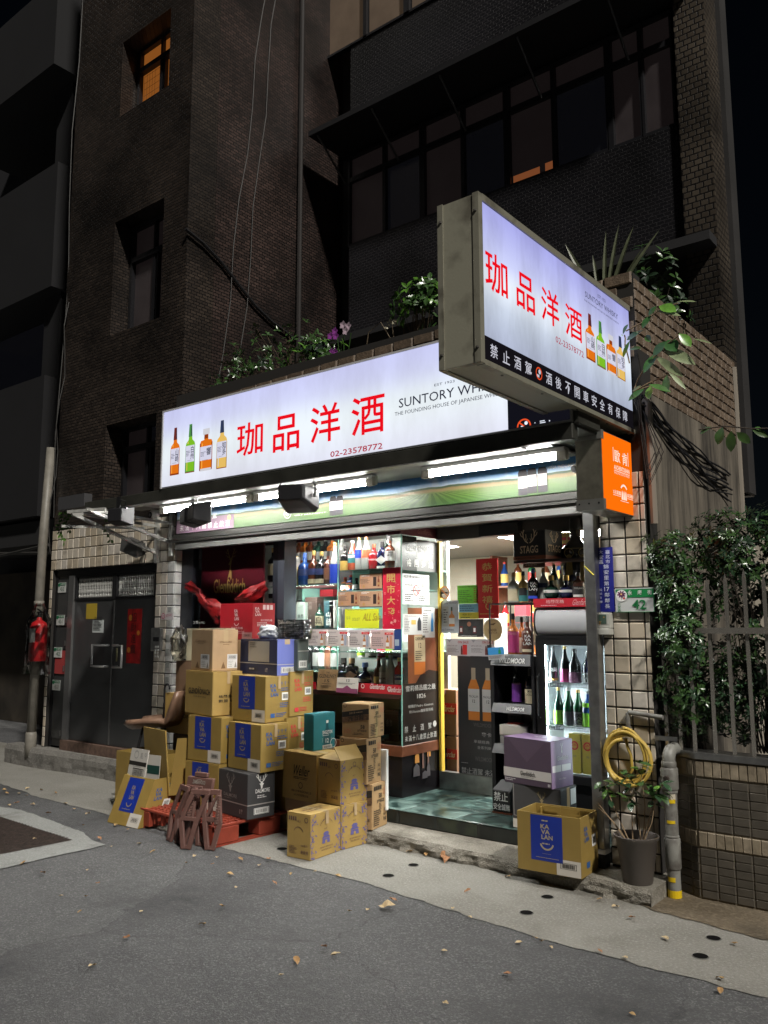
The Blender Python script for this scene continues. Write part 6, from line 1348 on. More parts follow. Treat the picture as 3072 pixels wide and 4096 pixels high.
for i in range(n+1):
    a = -1.2+2.4*i/n; P.append((RY0+.03-.075*math.cos(a)+.02, (zh0+zh1)/2+(zh1-zh0)/2*math.sin(a)/math.sin(1.2)))
mb.add([(RX0+.012,y,z) for y, z in P]+[(RX1-.005,y,z) for y, z in P], [(i,i+n+1,i+n+2,i+1) for i in range(n)])
mb.build('header_panel', M('header_grey', (.5,.51,.53), .45), fr, smooth=True)
mb = MB(o); P2 = [(y-.006,z*1.0) for y, z in P]
for x0, x1 in ((RX0-.004,RX0+.0119),): mb.add([(x0,y,z) for y, z in P]+[(x1,y,z) for y, z in P]+[(x0,RY0+.05,P[0][1]),(x0,RY0+.05,P[-1][1])], [(i,i+n+1,i+n+2,i+1) for i in range(n)]+[tuple(range(n+1))+(2*n+3,2*n+2)])
mb.box(RX0,RY0-.0,zh0-.03,RX1,RY0+.029,zh0-.003); mb.build('header_trim', FBK, fr)
zr1, zr2 = 1.093, 0.799
for z in (zr1, zr2):
    mb = MB(o)
    for i in range(24): mb.box(RX0+.05+i*.0225,RY0+.04,z-.012,RX0+.057+i*.0225,RY1-.03,z-.008)
    mb.box(RX0+.041,RY0+.035,z-.006,RX1-.041,RY0+.04,z-.001).box(RX0+.041,RY0+.035,z-.028,RX1-.041,RY0+.04,z-.022); 
    for i in range(28): mb.box(RX0+.045+i*.0195,RY0+.036,z-.0215,RX0+.053+i*.0195,RY0+.0395,z-.0065)
    mb.build('wire_shelf', M('shelf_white', (.7,.72,.74), .4), fr)
LEDF = EM('fridge_led', (.86,.97,1), 70)
MB(o).box(RX0+.042,RY0+.045,.5,RX0+.05,RY0+.055,zi1).box(RX1-.05,RY0+.045,.5,RX1-.042,RY0+.055,zi1).build('light_strip', LEDF, fr)
MB(o).box(RX0,RY0-.02,zh1+.004,RX1,RY0+.0,zh1+.065).build('red_edge_strip', M('strip_red'), fr)
ff = Fr((2.55,-5.35+RY0-.02,-.185))
MB().tx(ff, '格蘭花格', RX0+.1, zh1+.03, RX0+.24, zh1+.055, .002, .01).tx(ff, 'Glenfarclas', RX0+.3, zh1+.015, RX0+.44, zh1+.055, .002, 0, .3).tx(ff, '雪莉工藝', RX0+.49, zh1+.02, RX0+.6, zh1+.045, .002).lines(ff, RX0+.06, zh1+.01, RX0+.26, zh1+.022, 1).build('strip_lettering', M('pink_white', (.7,.45,.45), .5), fr)
for lb, x, zt, r, bd, cp, la, kw in (
 ('black bottle with gold rings in the top fridge row', -2.793, 1.344, .036, BLKG, 'black', 'gold', {'lz':(.06,.12),'text':('友美',.3,.42,WHITE)}),
 ('black bottle with bright pink label in the top fridge row', -2.7, 1.348, .036, BLKG, 'gold', 'pink', {'lz':(.02,.38)}),
 ('black bottle with dull pink label wrapped in plastic in the top fridge row', -2.625, 1.332, .045, BLKG, 'black', 'dusk', {'lz':(.02,.32)}),
 ('bottle with white label and black script in the top fridge row', -2.522, 1.311, .045, NAVG, 'silver', 'white', {'lz':(.02,.34),'text':('風\n17',.05,.3,BLACK)})):
    bottle(lb, x, zr1, zt-zr1, 5.49, r, 'b', bd, cp, la, 'bottles in the top fridge row', **kw)
for lb, x, zt, r, bd, cp, la, kw in (
 ('dark bottle with lime green label in the lower fridge row', -2.754, 1.058, .036, DGRN, 'gold', 'lime', {'lz':(.03,.4)}),
 ('clear green bottle with grey label in the lower fridge row', -2.676, 1.059, .042, GRN, 'white', 'grey', {'lz':(.02,.38)}),
 ('green bottle with white label and black characters in the lower fridge row', -2.603, 1.049, .042, GRN, 'gold', 'white', {'lz':(.02,.4),'text':('美\n人\n酒',.05,.36,BLACK)}),
 ('blue bottle with lime label and lime ribbon in the lower fridge row', -2.527, 1.042, .048, BLUG, 'silver', 'lime', {'lz':(.02,.4),'lab2':('lime',.56,.68)})):
    bottle(lb, x, zr2, zt-zr2, 5.48, r, 'b', bd, cp, la, 'bottles in the lower fridge row', **kw)
for i, (a, b) in enumerate(((-2.671,-2.583),(-2.574,-2.488))):
    t = gift(['left golden gift box with red disc on the fridge bottom','right golden gift box with red disc on the fridge bottom'][i], a+.002, b-.002, .486, 0.749, 5.45, M('gift_gold', (.62,.47,.08), .4, .2), .09, None, WHITE, 'golden boxes in the fridge')
    F = Fr((0,-.001,0)); hh = 0.749-.486; MB().ring(F, 0, hh*.7, .02, .03, off=.002).tx(F, '壱', -.018, hh*.64, .018, hh*.76, .002, .015).build('red_disc', RED, t)
    MB().tx(F, '獺', -.012, hh*.4, .012, hh*.46, .002).build('lettering', DKGOLD, t)
pb = thing('plastic_bag', 'clear plastic bag over the bottles on the right of the top fridge row', 'bag', (-2.524,5.43,zr1))
b_ = bmesh.new(); bmesh.ops.create_grid(b_, x_segments=14, y_segments=14, size=.5)
for v in b_.verts: p_ = Vector((v.co.x, v.co.y, 0)); q = noise.noise(p_*9+Vector((3,1,2))); v.co = Vector((v.co.x*.17*(1.1-.5*(v.co.y+.5)), -.012+.03*q, (v.co.y+.5)*.24+.02*noise.noise(p_*5)))
me = bpy.data.meshes.new('film'); b_.to_mesh(me); b_.free(); me.materials.append(GLASS('thin_plastic', (.92,.93,.95), 1.5, .08)); ob = bpy.data.objects.new('film', me); COL.objects.link(ob); ob.parent = pb
# things standing on the fridge
zt_ = zh1+.068
MB(o).box(RX0,RY0+.0,zh1+.001,RX1,RY1,zh1+.066).build('top_board', GBLK, fr)
for lb, x, zt, y, r, shp, bd, cp, la, kw in (
 ('squat green ceramic decanter on top of the fridge', -2.773, 1.853, 5.46, .056, 'r', DGRN, 'gold', 'white', {'lz':(.24,.36)}),
 ('squat dark blue ceramic decanter on top of the fridge', -2.655, 1.848, 5.46, .056, 'r', NAVG, 'gold', 'white', {'lz':(.24,.36)}),
 ('dark bottle with black and white label on top of the fridge by the post', -2.554, 1.863, 5.44, .042, 'w', BRNG, 'black', 'black', {'lz':(.1,.45),'lab2':('white',.03,.12),'text':('TEELING',.34,.4,WHITE)}),
 ('slim green bottle with gold foil neck at the back of the fridge top', -2.831, 1.963, 5.62, .034, 'b', DGRN, 'gold', 'cream', {}),
 ('clear bottle with red cap at the back of the fridge top', -2.76, 1.901, 5.6, .036, 'w', CLR, 'red', 'cream', {}),
 ('dark bottle with purple cap behind the blue decanter', -2.655, 1.925, 5.56, .042, 'w', NAVG, 'purple', 'grey', {}),
 ('giant black magnum bottle with gold figures towering over the fridge', -2.669, 2.278, 5.66, .115, 'w', BLKG, 'black', None, {})):
    b0 = bottle(lb, x, zt_, zt-zt_, y, r, shp, bd, cp, la, 'bottles on top of the fridge', **kw)
    if 'giant' in lb:
        F = Fr((0,0,0), (math.cos(.45),math.sin(.45),0), (0,0,1), (math.sin(.45),-math.cos(.45),0)); mb = MB()
        for u in (-.05,.05): mb.disc(F, u, .3, .018, .112, 10).poly(F, [(u-.03,.12),(u+.03,.12),(u+.018,.28),(u-.018,.28)], .112).ring(F, u, .33, .03, .034, off=.113)
        mb.rect(F, -.09, .36, .09, .364, .112).build('gold_figures', M('dim_gold', (.2,.15,.05), .4, .4), b0)
hs = thing('wall_shelf', 'thin dark wooden wall shelf holding the black antler carton', 'shelf', (-2.6,5.5,1.9))
zsg = 1.968
MB((-2.6,5.5,1.9)).box(-3.034-.01,5.4,zsg-.02,-2.22,5.8,zsg-.001).build('board', M('dark_shelf_wood', (.03,.018,.014), .5), hs)
s = sheetlet('plaque', 'small brown wooden plaque with lettering under the black antler carton', 'plaque', 5.5, -3.021, 1.919, -2.842, 1.964, M('plaque_wood', (.1,.045,.03), .5), .01)
MB().tx(FL, 'AUCHENTOSHAN', .01, .035, .14, .055).lines(FL, .02, .01, .13, .03, 1).build('lettering', M('plaque_letter', (.35,.28,.22), .5), s)
s = sheetlet('poster', 'yellow no smoking poster on the wall behind the giant black bottle', 'poster', 5.8, -2.919, 1.945, -2.686, 2.199, M('mustard_poster', (.6,.36,.07), .5), .002)
MB().tx(FL, '吸菸有害健康', .0, .33, .26, .4, .003, .01).tx(FL, '0800 636363', .0, .26, .28, .31, .003, .01).tx(FL, '孕婦吸菸', .0, .05, .2, .1, .003, .01).build('writing', BLACK, s)
MB().lines(FL, .01, .13, .25, .23, 2).build('red_writing', RED, s)

# ---------------------------------------------------------------- black framed maroon advert left of the cabinet
af = thing('advert_frame', 'black framed maroon advertising window with gold stag left of the cabinet', 'advert', (-5.8,5.05,1.2))
o = (-5.8,5.05,1.2)
AX0, AX1, AY = -6.455, -5.06, 5.03
ax0, ax1, az1 = -6.28, -5.2, 2.235+.01
FRB = M('advert_frame_black', (.012,.014,.02), .35)
MB(o).box(AX0,AY,.6,ax0,AY+.14,2.32).box(ax1,AY,.6,AX1-.079,AY+.14,2.32).box(ax0+.001,AY,az1,ax1-.001,AY+.14,2.32).build('frame', FRB, af)
MB(o).box(AX1-.0785,AY-.002,.6,AX1-.0,AY+.145,2.322).build('frame_side', M('advert_frame_side', (.03,.034,.045), .4), af)
pm = MB(o).box(-6.238,5.1,1.2,-5.388,5.115,2.3).build('maroon_sheet', M('maroon_sheet', (.15,.014,.025), .35, alt=(.11,.01,.02), scale=3), af)
MB(o).tube([(-6.2,5.06,2.262),(-5.3,5.06,2.262)], .006, 5).build('light_strip', EM('advert_fill_glow', (1,.95,.9), 22), af)  # added fill light, unseen in the frame top, brightens the maroon sheet
MB(o).rect(FY(5.06), ax0, 1.3, ax1, az1, 0).build('glass_pane', GLASS('advert_glass', (.95,.95,.95), 1.4), af)
MB(o).box(ax0,5.12,1.2,-6.238-.002,5.14,1.56).build('white_panel', M('white_shelf_panel', (.45,.44,.42), .5), af)
FA = Fr((5.8,-5.05+5.1,-1.2))
MB().tx(FA, 'Glenfiddich.', -6.054, 1.812-.02, -5.602, 1.918+.005, .004, .008).build('gold_lettering', GOLD, af)
sx, sz = -5.822, 2.041
def stag(F, cx, cz, s, mat, par, off=.004, nm='stag_emblem'):
    mb = MB()
    mb.poly(F, [(cx+a*s*.62, cz+b*s) for a, b in ((-.42,-.78),(-.2,-.62),(-.02,-.7),(.05,-.85),(.15,-.7),(.12,-.4),(.02,-.1),(.06,.1),(.12,.3),(.08,.38),(-.04,.38),(-.16,.22),(-.3,.12),(-.28,.05),(-.12,.06),(-.12,-.1),(-.22,-.4))], off)
    for sg in (-1, 1):
        for pts, r in (([(0,.36),(.12,.5),(.22,.75),(.34,.98)], .022), ([(.12,.5),(.3,.52),(.38,.62)], .016), ([(.2,.7),(.36,.72),(.46,.84)], .014), ([(.08,.45),(.16,.34)], .014), ([(.26,.84),(.22,1.0)], .012)):
            for (a, b), (c, d) in zip(pts, pts[1:]):
                a, c = a*sg, c*sg; L_ = math.hypot(c-a, d-b); nx_, ny_ = -(d-b)/L_*r, (c-a)/L_*r
                mb.poly(F, [(cx+(a+nx_)*s,cz+(b+ny_)*s),(cx+(a-nx_)*s,cz+(b-ny_)*s),(cx+(c-nx_)*s,cz+(d-ny_)*s),(cx+(c+nx_)*s,cz+(d+ny_)*s)], off+.0005)
    return mb.build(nm, mat, par)
stag(FA, sx, sz, .16, GOLD, af)
MB().tx(Fr((5.8,-5.05+5.055,-1.2)), 'MADE BY HAND', -6.297-.03, 1.513, -6.159+.05, 1.537, .003, .01).build('white_lettering', WHITE, af)
# crumpled red satin sash across the advert
SAT = M('red_satin', (.26,.006,.008), .45, alt=(.06,.002,.003), scale=9, fac=(.35,.6))
def crumple(name, pts, ws, parent, mat, org, seed):
    mb = MB(org); P = []; K = 11; pts = [Vector(p) for p in pts]; N = len(pts)
    for i in range(N*5-4):
        t = i/5; a = int(min(t, N-2)); f_ = t-a; c = pts[a].lerp(pts[a+1], f_); w = ws[a]*(1-f_)+ws[a+1]*f_
        d = (pts[a+1]-pts[a]).normalized(); nrm = Vector((-d.z, 0, d.x))
        for k in range(K):
            q = (k/(K-1)-.5)*2; n_ = noise.noise(Vector((k*.55, i*.22, seed)))
            P.append(c+nrm*(q*w+.03*n_)+Vector((0, -.03*(1-q*q)-.06*abs(noise.noise(Vector((k*.8, i*.35, seed+5)))), 0)))
    R_ = N*5-4
    mb.add(P, [(i*K+k, i*K+k+1, (i+1)*K+k+1, (i+1)*K+k) for i in range(R_-1) for k in range(K-1)])
    return mb.build(name, mat, parent, smooth=True)
sash = thing('satin_drape', 'crumpled red satin sash draped across the maroon advert behind the cartons', 'sash', (-6.0,5.0,1.6))
o = (-6.0,5.0,1.6)
crumple('cloth', [(-6.277, 4.99, 1.872),(-6.133, 4.99, 1.811),(-6.032, 4.99, 1.712),(-5.903, 4.99, 1.642),(-5.777, 4.99, 1.573)], [.03,.045,.06,.08,.09], sash, SAT, o, 1)
crumple('cloth', [(-5.616, 5, 1.725),(-5.479, 5, 1.755),(-5.345, 5, 1.779),(-5.215, 5, 1.84)], [.03,.05,.06,.035], sash, SAT, o, 7)
# bottles seen beside the maroon sheet
for i, (x, zt, bd) in enumerate(((-6.736, 2.209,AMB),(-6.719, 1.825,CLR),(-5.632, 2.218,BLKG),(-5.619, 2.048,BLKG))):
    bottle(['amber bottle seen in the slit left of the maroon advert, upper shelf','clear bottle seen in the slit left of the maroon advert, lower shelf','dark bottle in the gap right of the maroon advert, upper shelf','black bottle with white label in the gap right of the maroon advert'][i], x, zt-.3, .3, 5.45, .05, 'w', bd, 'gold', 'white' if i in (1,3) else 'cream', 'bottles glimpsed beside the advert')

# ---------------------------------------------------------------- cartons
def cardb(n, c, r=.65): return M('carton_'+n, c, r, var=.16, scale=7, bump=.05, bscale=120)
KGOLD = cardb('gold', (.31,.21,.055), .5); KRAFT = cardb('kraft', (.42,.27,.13)); TANC = cardb('tan', (.44,.3,.17)); YKRAFT = cardb('yellow_kraft', (.42,.28,.085)); NAVY = cardb('navy', (.02,.026,.075)); GREYC = cardb('grey', (.055,.055,.058), .5); TEALC = cardb('teal', (.01,.17,.2)); REDC = cardb('red', (.36,.012,.022), .4); PURC = cardb('plum', (.075,.05,.08), .5); CREAMC = cardb('cream', (.55,.5,.34)); DGREENC = cardb('dark_green_grey', (.07,.09,.085)); BLKC = cardb('black', (.012,.012,.013), .45); INNER = cardb('inside', (.34,.24,.11))
BLUEP = M('royal_blue_panel', (.012,.035,.3), .4, var=.15, scale=9); BLUEI = M('blue_ink', (.05,.1,.5), .5); REDI = M('red_ink_print', (.55,.04,.05), .5); LABEL = M('white_label', (.6,.56,.5), .5); BKI = M('black_ink', (.02,.018,.015), .6); TAPE = M('clear_tape', (.46,.34,.2), .18, spec=.6); BRINK = M('brown_ink', (.16,.09,.04), .6); VIO = M('violet_blue_ink', (.12,.11,.3), .55); SILV = M('silver_print', (.42,.4,.38), .4, .3)
def faces(w, d): return Fr((-w/2,-d/2,0)), Fr((w/2,-d/2,0), (0,1,0), (0,0,1), (1,0,0))
def carton(label, x, y, z, rot, w, d, h, mat, group=None, open_=False, shear=0, flaps=True):
    """(x, y) is the foot of the vertical edge between the street face and the right face"""
    a = math.radians(rot); c, s = math.cos(a), math.sin(a)
    t = thing('carton', label, 'carton', (x-w/2*c-d/2*s, y-w/2*s+d/2*c, z), a, group)
    if not open_:
        o = MB().box(-w/2,-d/2,0,w/2,d/2,h-.004).build('carton_body', mat, t, bevel=.004)
        for v in o.data.vertices:                                      # knocked corners
            q = noise.noise_vector(Vector((x*9+v.co.x*2, y*9+v.co.y*2, z*9+v.co.z*2)))*.004; v.co.x -= abs(q.x)*.5*(1 if v.co.x > 0 else -1); v.co.y -= abs(q.y)*.5*(1 if v.co.y > 0 else -1)
        if mat in (KGOLD, YKRAFT, TANC): MB().rect(Fr((w/2,-d/2,0),(0,1,0),(0,0,1),(1,0,0)), d*.47, h*.72, d*.57, h, .0045).box(-w/2,-.022,h-.002,w/2,.022,h+.0008).build('tape', TAPE, t)
        MB().box(-w/2+.001,-d/2+.001,h-.0045,w/2-.001,-.0015,h).build('top_flap', mat, t); MB().box(-w/2+.001,.0015,h-.0045,w/2-.001,d/2-.001,h).build('top_flap', mat, t)
    else:
        q = .006; mb = MB()
        mb.box(-w/2,-d/2,0,w/2,-d/2+q,h).box(-w/2,d/2-q,0,w/2,d/2,h).box(-w/2,-d/2+q+.0002,0,-w/2+q,d/2-q-.0002,h).box(w/2-q,-d/2+q+.0002,0,w/2,d/2-q-.0002,h).box(-w/2+q,-d/2+q,.002,w/2-q,d/2-q,.01)
        if shear: mb.v = [Vector((v.x, v.y+shear*v.z, v.z)) for v in mb.v]
        mb.build('carton_body', mat, t)
    t['_w'] = w
    fr_, rt = faces(w, d)
    if shear:
        fr_.v = Vector((0, shear, 1)); rt.v = Vector((0, shear, 1))
    return t, fr_, rt, w, d, h
def barcode(t, F, u, v, w, h, frame=True, pad=0, bg=LABEL, seed=1):
    if bg: MB().rect(F, u-pad, v-pad*.7, u+w+pad, v+h+pad, .0015).build('barcode_label', bg, t)
    mb = MB(); rnd = random.Random(seed)
    if frame: mb.rect(F, u, v, u+w, v+h*.05, .0022).rect(F, u, v+h*.95, u+w, v+h, .0022).rect(F, u, v, u+w*.03, v+h, .0022).rect(F, u+w*.97, v, u+w, v+h, .0022)
    x = u+w*.1
    while x < u+w*.88: q = w*rnd.uniform(.015,.045); mb.rect(F, x, v+h*.18, x+q, v+h*.85, .0023); x += q+w*rnd.uniform(.018,.035)
    return mb.build('barcode', BKI, t)
def kav(mb, F, u, v, hgt, wd, off=.003):
    l = hgt/3
    for i, s in enumerate(('KA','VA','LAN')): mb.tx(F, s, u+(0 if i == 0 else wd*.03*i), v+hgt-(i+1)*l+l*.08, u+wd*(.74,.78,1)[i], v+hgt-i*l-l*.06, off, .03)
    return mb
def kavalan(c, ink=BLUEI, panel=True, lit=True):
    t, F, R_, w, d, h = c
    if panel:
        MB().rect(F, w*.22, h*.27, w*.7, h-.002, .0012).build('blue_panel', BLUEP, t)
        mb = kav(MB(), F, w*.36, h*.54, h*.33, w*.19, .002); mb.ring(F, w*.45, h*.52, w*.075, w*.095, 195, 345, .002, 12).lines(F, w*.39, h*.48, w*.51, h*.52, 1, .002).lines(F, w*.3, h*.31, w*.62, h*.34, 1, .002).lines(F, w*.4, h*.87, w*.5, h*.91, 1, .002)
        mb.build('gold_lettering', DKGOLD, t)
        barcode(t, F, w*.72, h*.1, w*.2, h*.1, True, 0, None)
        MB().rect(F, w*.62, .002, w-.003, h*.27, .001).build('white_patch', LABEL, t)
    mb = kav(MB(), R_, d*.18, h*.55, h*.29, d*.3, .002)
    for i in range(3): mb.ring(R_, d*(.62+i*.13), h*.85, d*.02, d*.032, 0, 360, .002, 8).rect(R_, d*(.615+i*.13), h*.78, d*(.625+i*.13), h*.84, .002)
    mb.lines(R_, d*.58, h*.66, d*.95, h*.75, 2, .002).lines(R_, d*.55, h*.3, d*.9, h*.42, 3, .002).rect(R_, d*.2, h*.1, d*.36, h*.19, .002).lines(R_, d*.4, h*.1, d*.85, h*.2, 3, .002)
    mb.build('side_lettering', ink, t)
    barcode(t, R_, d*.64, h*.47, d*.24, h*.15, False, .004, WHITE, 4)
    return t
def antlers(mb, F, cx, cz, s, off=.002):
    for sg in (-1, 1):
        for pts, r in (([(.06,-.1),(.28,.05),(.42,.3),(.44,.62),(.36,.8)], .035), ([(.28,.05),(.2,.3),(.22,.5)], .026), ([(.42,.3),(.6,.42),(.66,.6)], .026), ([(.44,.5),(.58,.72)], .02), ([(.2,.0),(.1,.2)], .022)):
            for (a, b), (c, d) in zip(pts, pts[1:]):
                a, c = a*sg, c*sg; L_ = math.hypot(c-a, d-b); nx_, ny_ = -(d-b)/L_*r, (c-a)/L_*r
                mb.poly(F, [(cx+(a+nx_)*s,cz+(b+ny_)*s),(cx+(a-nx_)*s,cz+(b-ny_)*s),(cx+(c-nx_)*s,cz+(d-ny_)*s),(cx+(c+nx_)*s,cz+(d+ny_)*s)], off)
    return mb
def staghead(mb, F, cx, cz, s, off=.002):
    antlers(mb, F, cx, cz, s, off)
    return mb.poly(F, [(cx+a*s, cz+b*s) for a, b in ((-.08,-.75),(.08,-.75),(.13,-.45),(.3,-.22),(.14,-.24),(.12,-.05),(-.12,-.05),(-.14,-.24),(-.3,-.22),(-.13,-.45))], off+.0004)
# red plastic pallet
pa = thing('pallet', 'red plastic pallet on the pavement carrying the carton stacks', 'pallet', (-4.98,4.42,0), math.radians(-4))
PRED = M('pallet_red', (.33,.055,.03), .5, var=.35, scale=8, bump=.08)
W2, D2, TP = .46, .5, .14
for (x0, x1) in ((-W2,-W2+.13),(-.09,.09),(W2-.13,W2)):
    for (y0, y1) in ((-D2,-D2+.22),(-.1,.1),(D2-.2,D2)): MB().box(x0,y0,.012,x1,y1,TP-.018).build('foot', PRED, pa, bevel=.006)
MB().box(W2-.06,-D2,0,W2,D2,.0115).build('skid', PRED, pa)
MB().box(-W2,-D2,0,-W2+.06,D2,.0115).build('skid', PRED, pa)
mb = MB(); nx_, ny_ = 18, 18
mb.box(-W2,-D2,TP-.0175,W2,-D2+.03,TP).box(-W2,D2-.03,TP-.0175,W2,D2,TP).box(-W2,-D2+.0301,TP-.0175,-W2+.03,D2-.0301,TP).box(W2-.03,-D2+.0301,TP-.0175,W2,D2-.0301,TP)
mb.build('deck_rim', PRED, pa, bevel=.003)
mb = MB()
for i in range(1, nx_): x = -W2+.03+i*(2*W2-.06)/nx_; mb.box(x-.007,-D2+.0302,TP-.0165,x+.007,D2-.0302,TP-.0005)
mb.build('deck_bar', PRED, pa)
mb = MB()
for i in range(1, ny_): y = -D2+.03+i*(2*D2-.06)/ny_; mb.box(-W2+.0302,y-.006,TP-.0165,W2-.0302,y+.006,TP-.0012)
mb.build('deck_cross_bar', PRED, pa)
mb = MB()
for x in (-.3,-.2,.2,.3): 
    for y in (-D2+.02,-D2+.1): mb.box(x-.006,y,.04,x+.006,y+.03,TP-.018)
mb.build('inner_rib', PRED, pa)

PZ = .141
# centre stack
c = carton('dark grey carton with white stag heads and silver band, lowest on the pallet', -4.513, 4.154, PZ, -8.5, .39, .236, .31, GREYC, 'cartons stacked on the pallet')
t, F, R_, w, d, h = c
MB().rect(F, 0, h*.3, w, h*.325, .001).rect(R_, 0, h*.3, d, h*.325, .001).build('silver_band', SILV, t)
mb = staghead(MB(), F, w*.44, h*.74, .085); mb.tx(F, 'DALMORE', w*.22, h*.42, w*.66, h*.5, .002, .01); mb.lines(F, w*.25, h*.38, w*.62, h*.4, 1, .002).rect(F, w*.75, h*.1, w*.765, h*.2, .002).rect(F, w*.77, h*.1, w*.785, h*.2, .002).disc(F, w*.83, h*.18, .009, .002, 8).rect(F, w*.825, h*.1, w*.835, h*.18, .002)
mb.build('silver_print', M('silver_print_dim', (.3,.29,.28), .4, .3), t)
mb = staghead(MB(), R_, d*.5, h*.82, .07); mb.tx(R_, 'DALMORE', d*.28, h*.56, d*.8, h*.65, .002, .012).lines(R_, d*.35, h*.44, d*.75, h*.52, 2, .002)
mb.build('white_print', WHITE, t); barcode(t, R_, d*.25, h*.1, d*.52, h*.12, True, .004, WHITE, 6)
c1 = carton('gold carton with royal blue panel directly on the dark grey stag carton', -4.475, 4.237, .453, -4.6, .385, .26, .333, KGOLD, 'cartons stacked on the pallet'); kavalan(c1)
c2 = dup(c1[0], Vector(c1[0].location)+Vector((-.06,.08,.337)), math.radians(-2.1), 'gold carton with royal blue panel under the navy carton')
t, F, R_, w, d, h = carton('navy and pale blue carton with grey label on top of the centre stack', -4.54, 4.45, 1.125, -10, .52, .19, .268, NAVY, 'cartons stacked on the pallet')
MB().rect(R_, 0, h*.31, d, h, .001).rect(R_, 0, 0, d, h*.29, .001).build('pale_blue_side', M('periwinkle_print', (.13,.16,.46), .5), t)
MB().rect(F, 0, h*.3, w, h*.325, .0012).rect(R_, 0, h*.29, d, h*.31, .0015).build('pale_band', SILV, t)
MB().rect(F, w*.24, h*.36, w*.8, h*.94, .0015).build('grey_label', M('greige_label', (.36,.33,.28), .6), t)
MB().tx(F, '2024 RELEASE', w*.28, h*.76, w*.46, h*.8, .003).lines(F, w*.28, h*.83, w*.46, h*.91, 2, .003).build('lettering', BKI, t)
barcode(t, F, w*.25, h*.08, w*.26, h*.13, True, 0, None); barcode(t, R_, d*.2, h*.07, d*.6, h*.15, True, .003, WHITE, 7)
MB().lines(F, w*.27, h*.1, w*.5, h*.2, 1, .0025).rect(F, w*.7, h*.08, w*.71, h*.18).rect(F, w*.74, h*.08, w*.75, h*.18).disc(F, w*.745, h*.17, .008, .002, 8).build('handling_marks', SILV, t)
MB().box(-w/2+.2*w,-d/2-.0005,h-.001,-w/2+.2*w+.04,d/2+.0005,h+.0015).rect(R_, d*.35, h*.86, d*.6, h, .002).build('tape', TAPE, t)
# left stack
k1 = dup(c1[0], (-4.87-.21,4.205+.13,PZ), math.radians(1), 'gold carton with blue panel at the foot of the left stack, behind the folding stools')
k2 = dup(c1[0], (-4.885-.2,4.225+.13,PZ+.337), math.radians(.7), 'gold carton with blue panel second from the bottom of the left stack')
t, F, R_, w, d, h = carton('yellow brown carton with black distillery lettering third in the left stack', -5.0, 4.225, .816, -11, .44, .26, .33, YKRAFT, 'cartons stacked on the pallet')
MB().tx(F, 'GLENDRONACH', w*.14, h*.47, w*.92, h*.6, .002, .014).tx(F, 'The', w*.48, h*.6, w*.58, h*.65, .002).tx(F, 'CASK BOTTLING', w*.32, h*.4, w*.78, h*.43, .002).tx(R_, '格蘭多納', d*.2, h*.4, d*.8, h*.47, .002, .01).tx(R_, '數量 6', d*.2, h*.3, d*.65, h*.37, .002, .01).build('lettering', BKI, t)
t, F, R_, w, d, h = carton('tan carton with two white barcode labels on top of the left stack', -5.06, 4.265, 1.148, -12, .355, .222, .318, TANC, 'cartons stacked on the pallet')
MB().tx(R_, 'STARWARD', d*.27, h*.68, d*.75, h*.72, .002, .01).rect(R_, d*.4, h*.635, d*.65, h*.645, .002).build('lettering', BRINK, t)
MB().tx(F, 'STARWARD', w*.2, h*.69, w*.7, h*.75, .002, .01).rect(F, w*.3, h*.65, w*.6, h*.66, .002).build('lettering', M('faint_brown', (.22,.14,.08), .6), t)
for FF, q, a in ((F, w, .47), (R_, d, .58)):
    MB().rect(FF, q*a, h*.06, q*(a+.4), h*.4, .0015).build('white_label', M('label_paper_white', (.66,.66,.66), .5), t); barcode(t, FF, q*(a+.05), h*.28, q*.3, h*.1, True, 0, None, None)
    MB().lines(FF, q*(a+.05), h*.09, q*(a+.25), h*.25, 4, .0025, .3).poly(FF, [(q*(a+.28),h*.08),(q*(a+.38),h*.08),(q*(a+.33),h*.22)], .0025).build('label_print', M('label_grey_ink', (.25,.25,.25), .6), t)
    MB().poly(FF, [(q*(a-.42+.18),h*.06),(q*(a-.42+.36),h*.06),(q*(a-.42+.27),h*.22)], .002).poly(FF, [(q*(a-.42+.22),h*.08),(q*(a-.42+.32),h*.08),(q*(a-.42+.27),h*.17)], .0005).build('flame_mark', BRINK, t)
MB().rect(R_, d*.42, h*.7, d*.6, h, .0025).box(-w/2,-.025,h-.001,w/2,.025,h+.0012).build('tape', TAPE, t)
# right rear stack with red print
k3 = carton('gold carton with red lettering and barcode behind the centre stack, upper', -4.5, 4.55, .817, 1, .40, .262, .333, KGOLD, 'gold cartons with red print'); kavalan(k3, REDI, False)
k4 = dup(k3[0], Vector(k3[0].location)+Vector((.0,-.035,-.337)), math.radians(1.5), 'gold carton with red lettering below the other red lettered one')
k5 = dup(k3[0], Vector(k3[0].location)+Vector((-.02,-.0,-.674)), 0, 'gold carton at the very bottom of the red lettered stack, mostly hidden')
t, F, R_, w, d, h = carton('dark grey green carton behind the navy carton', -4.47, 4.6, 1.155, 0, .36, .12, .236, DGREENC, None)
barcode(t, R_, d*.1, h*.1, d*.7, h*.22, True, .002, WHITE); MB().rect(R_, 0, h*.62, d, h*.64, .001).build('pale_band', SILV, t)
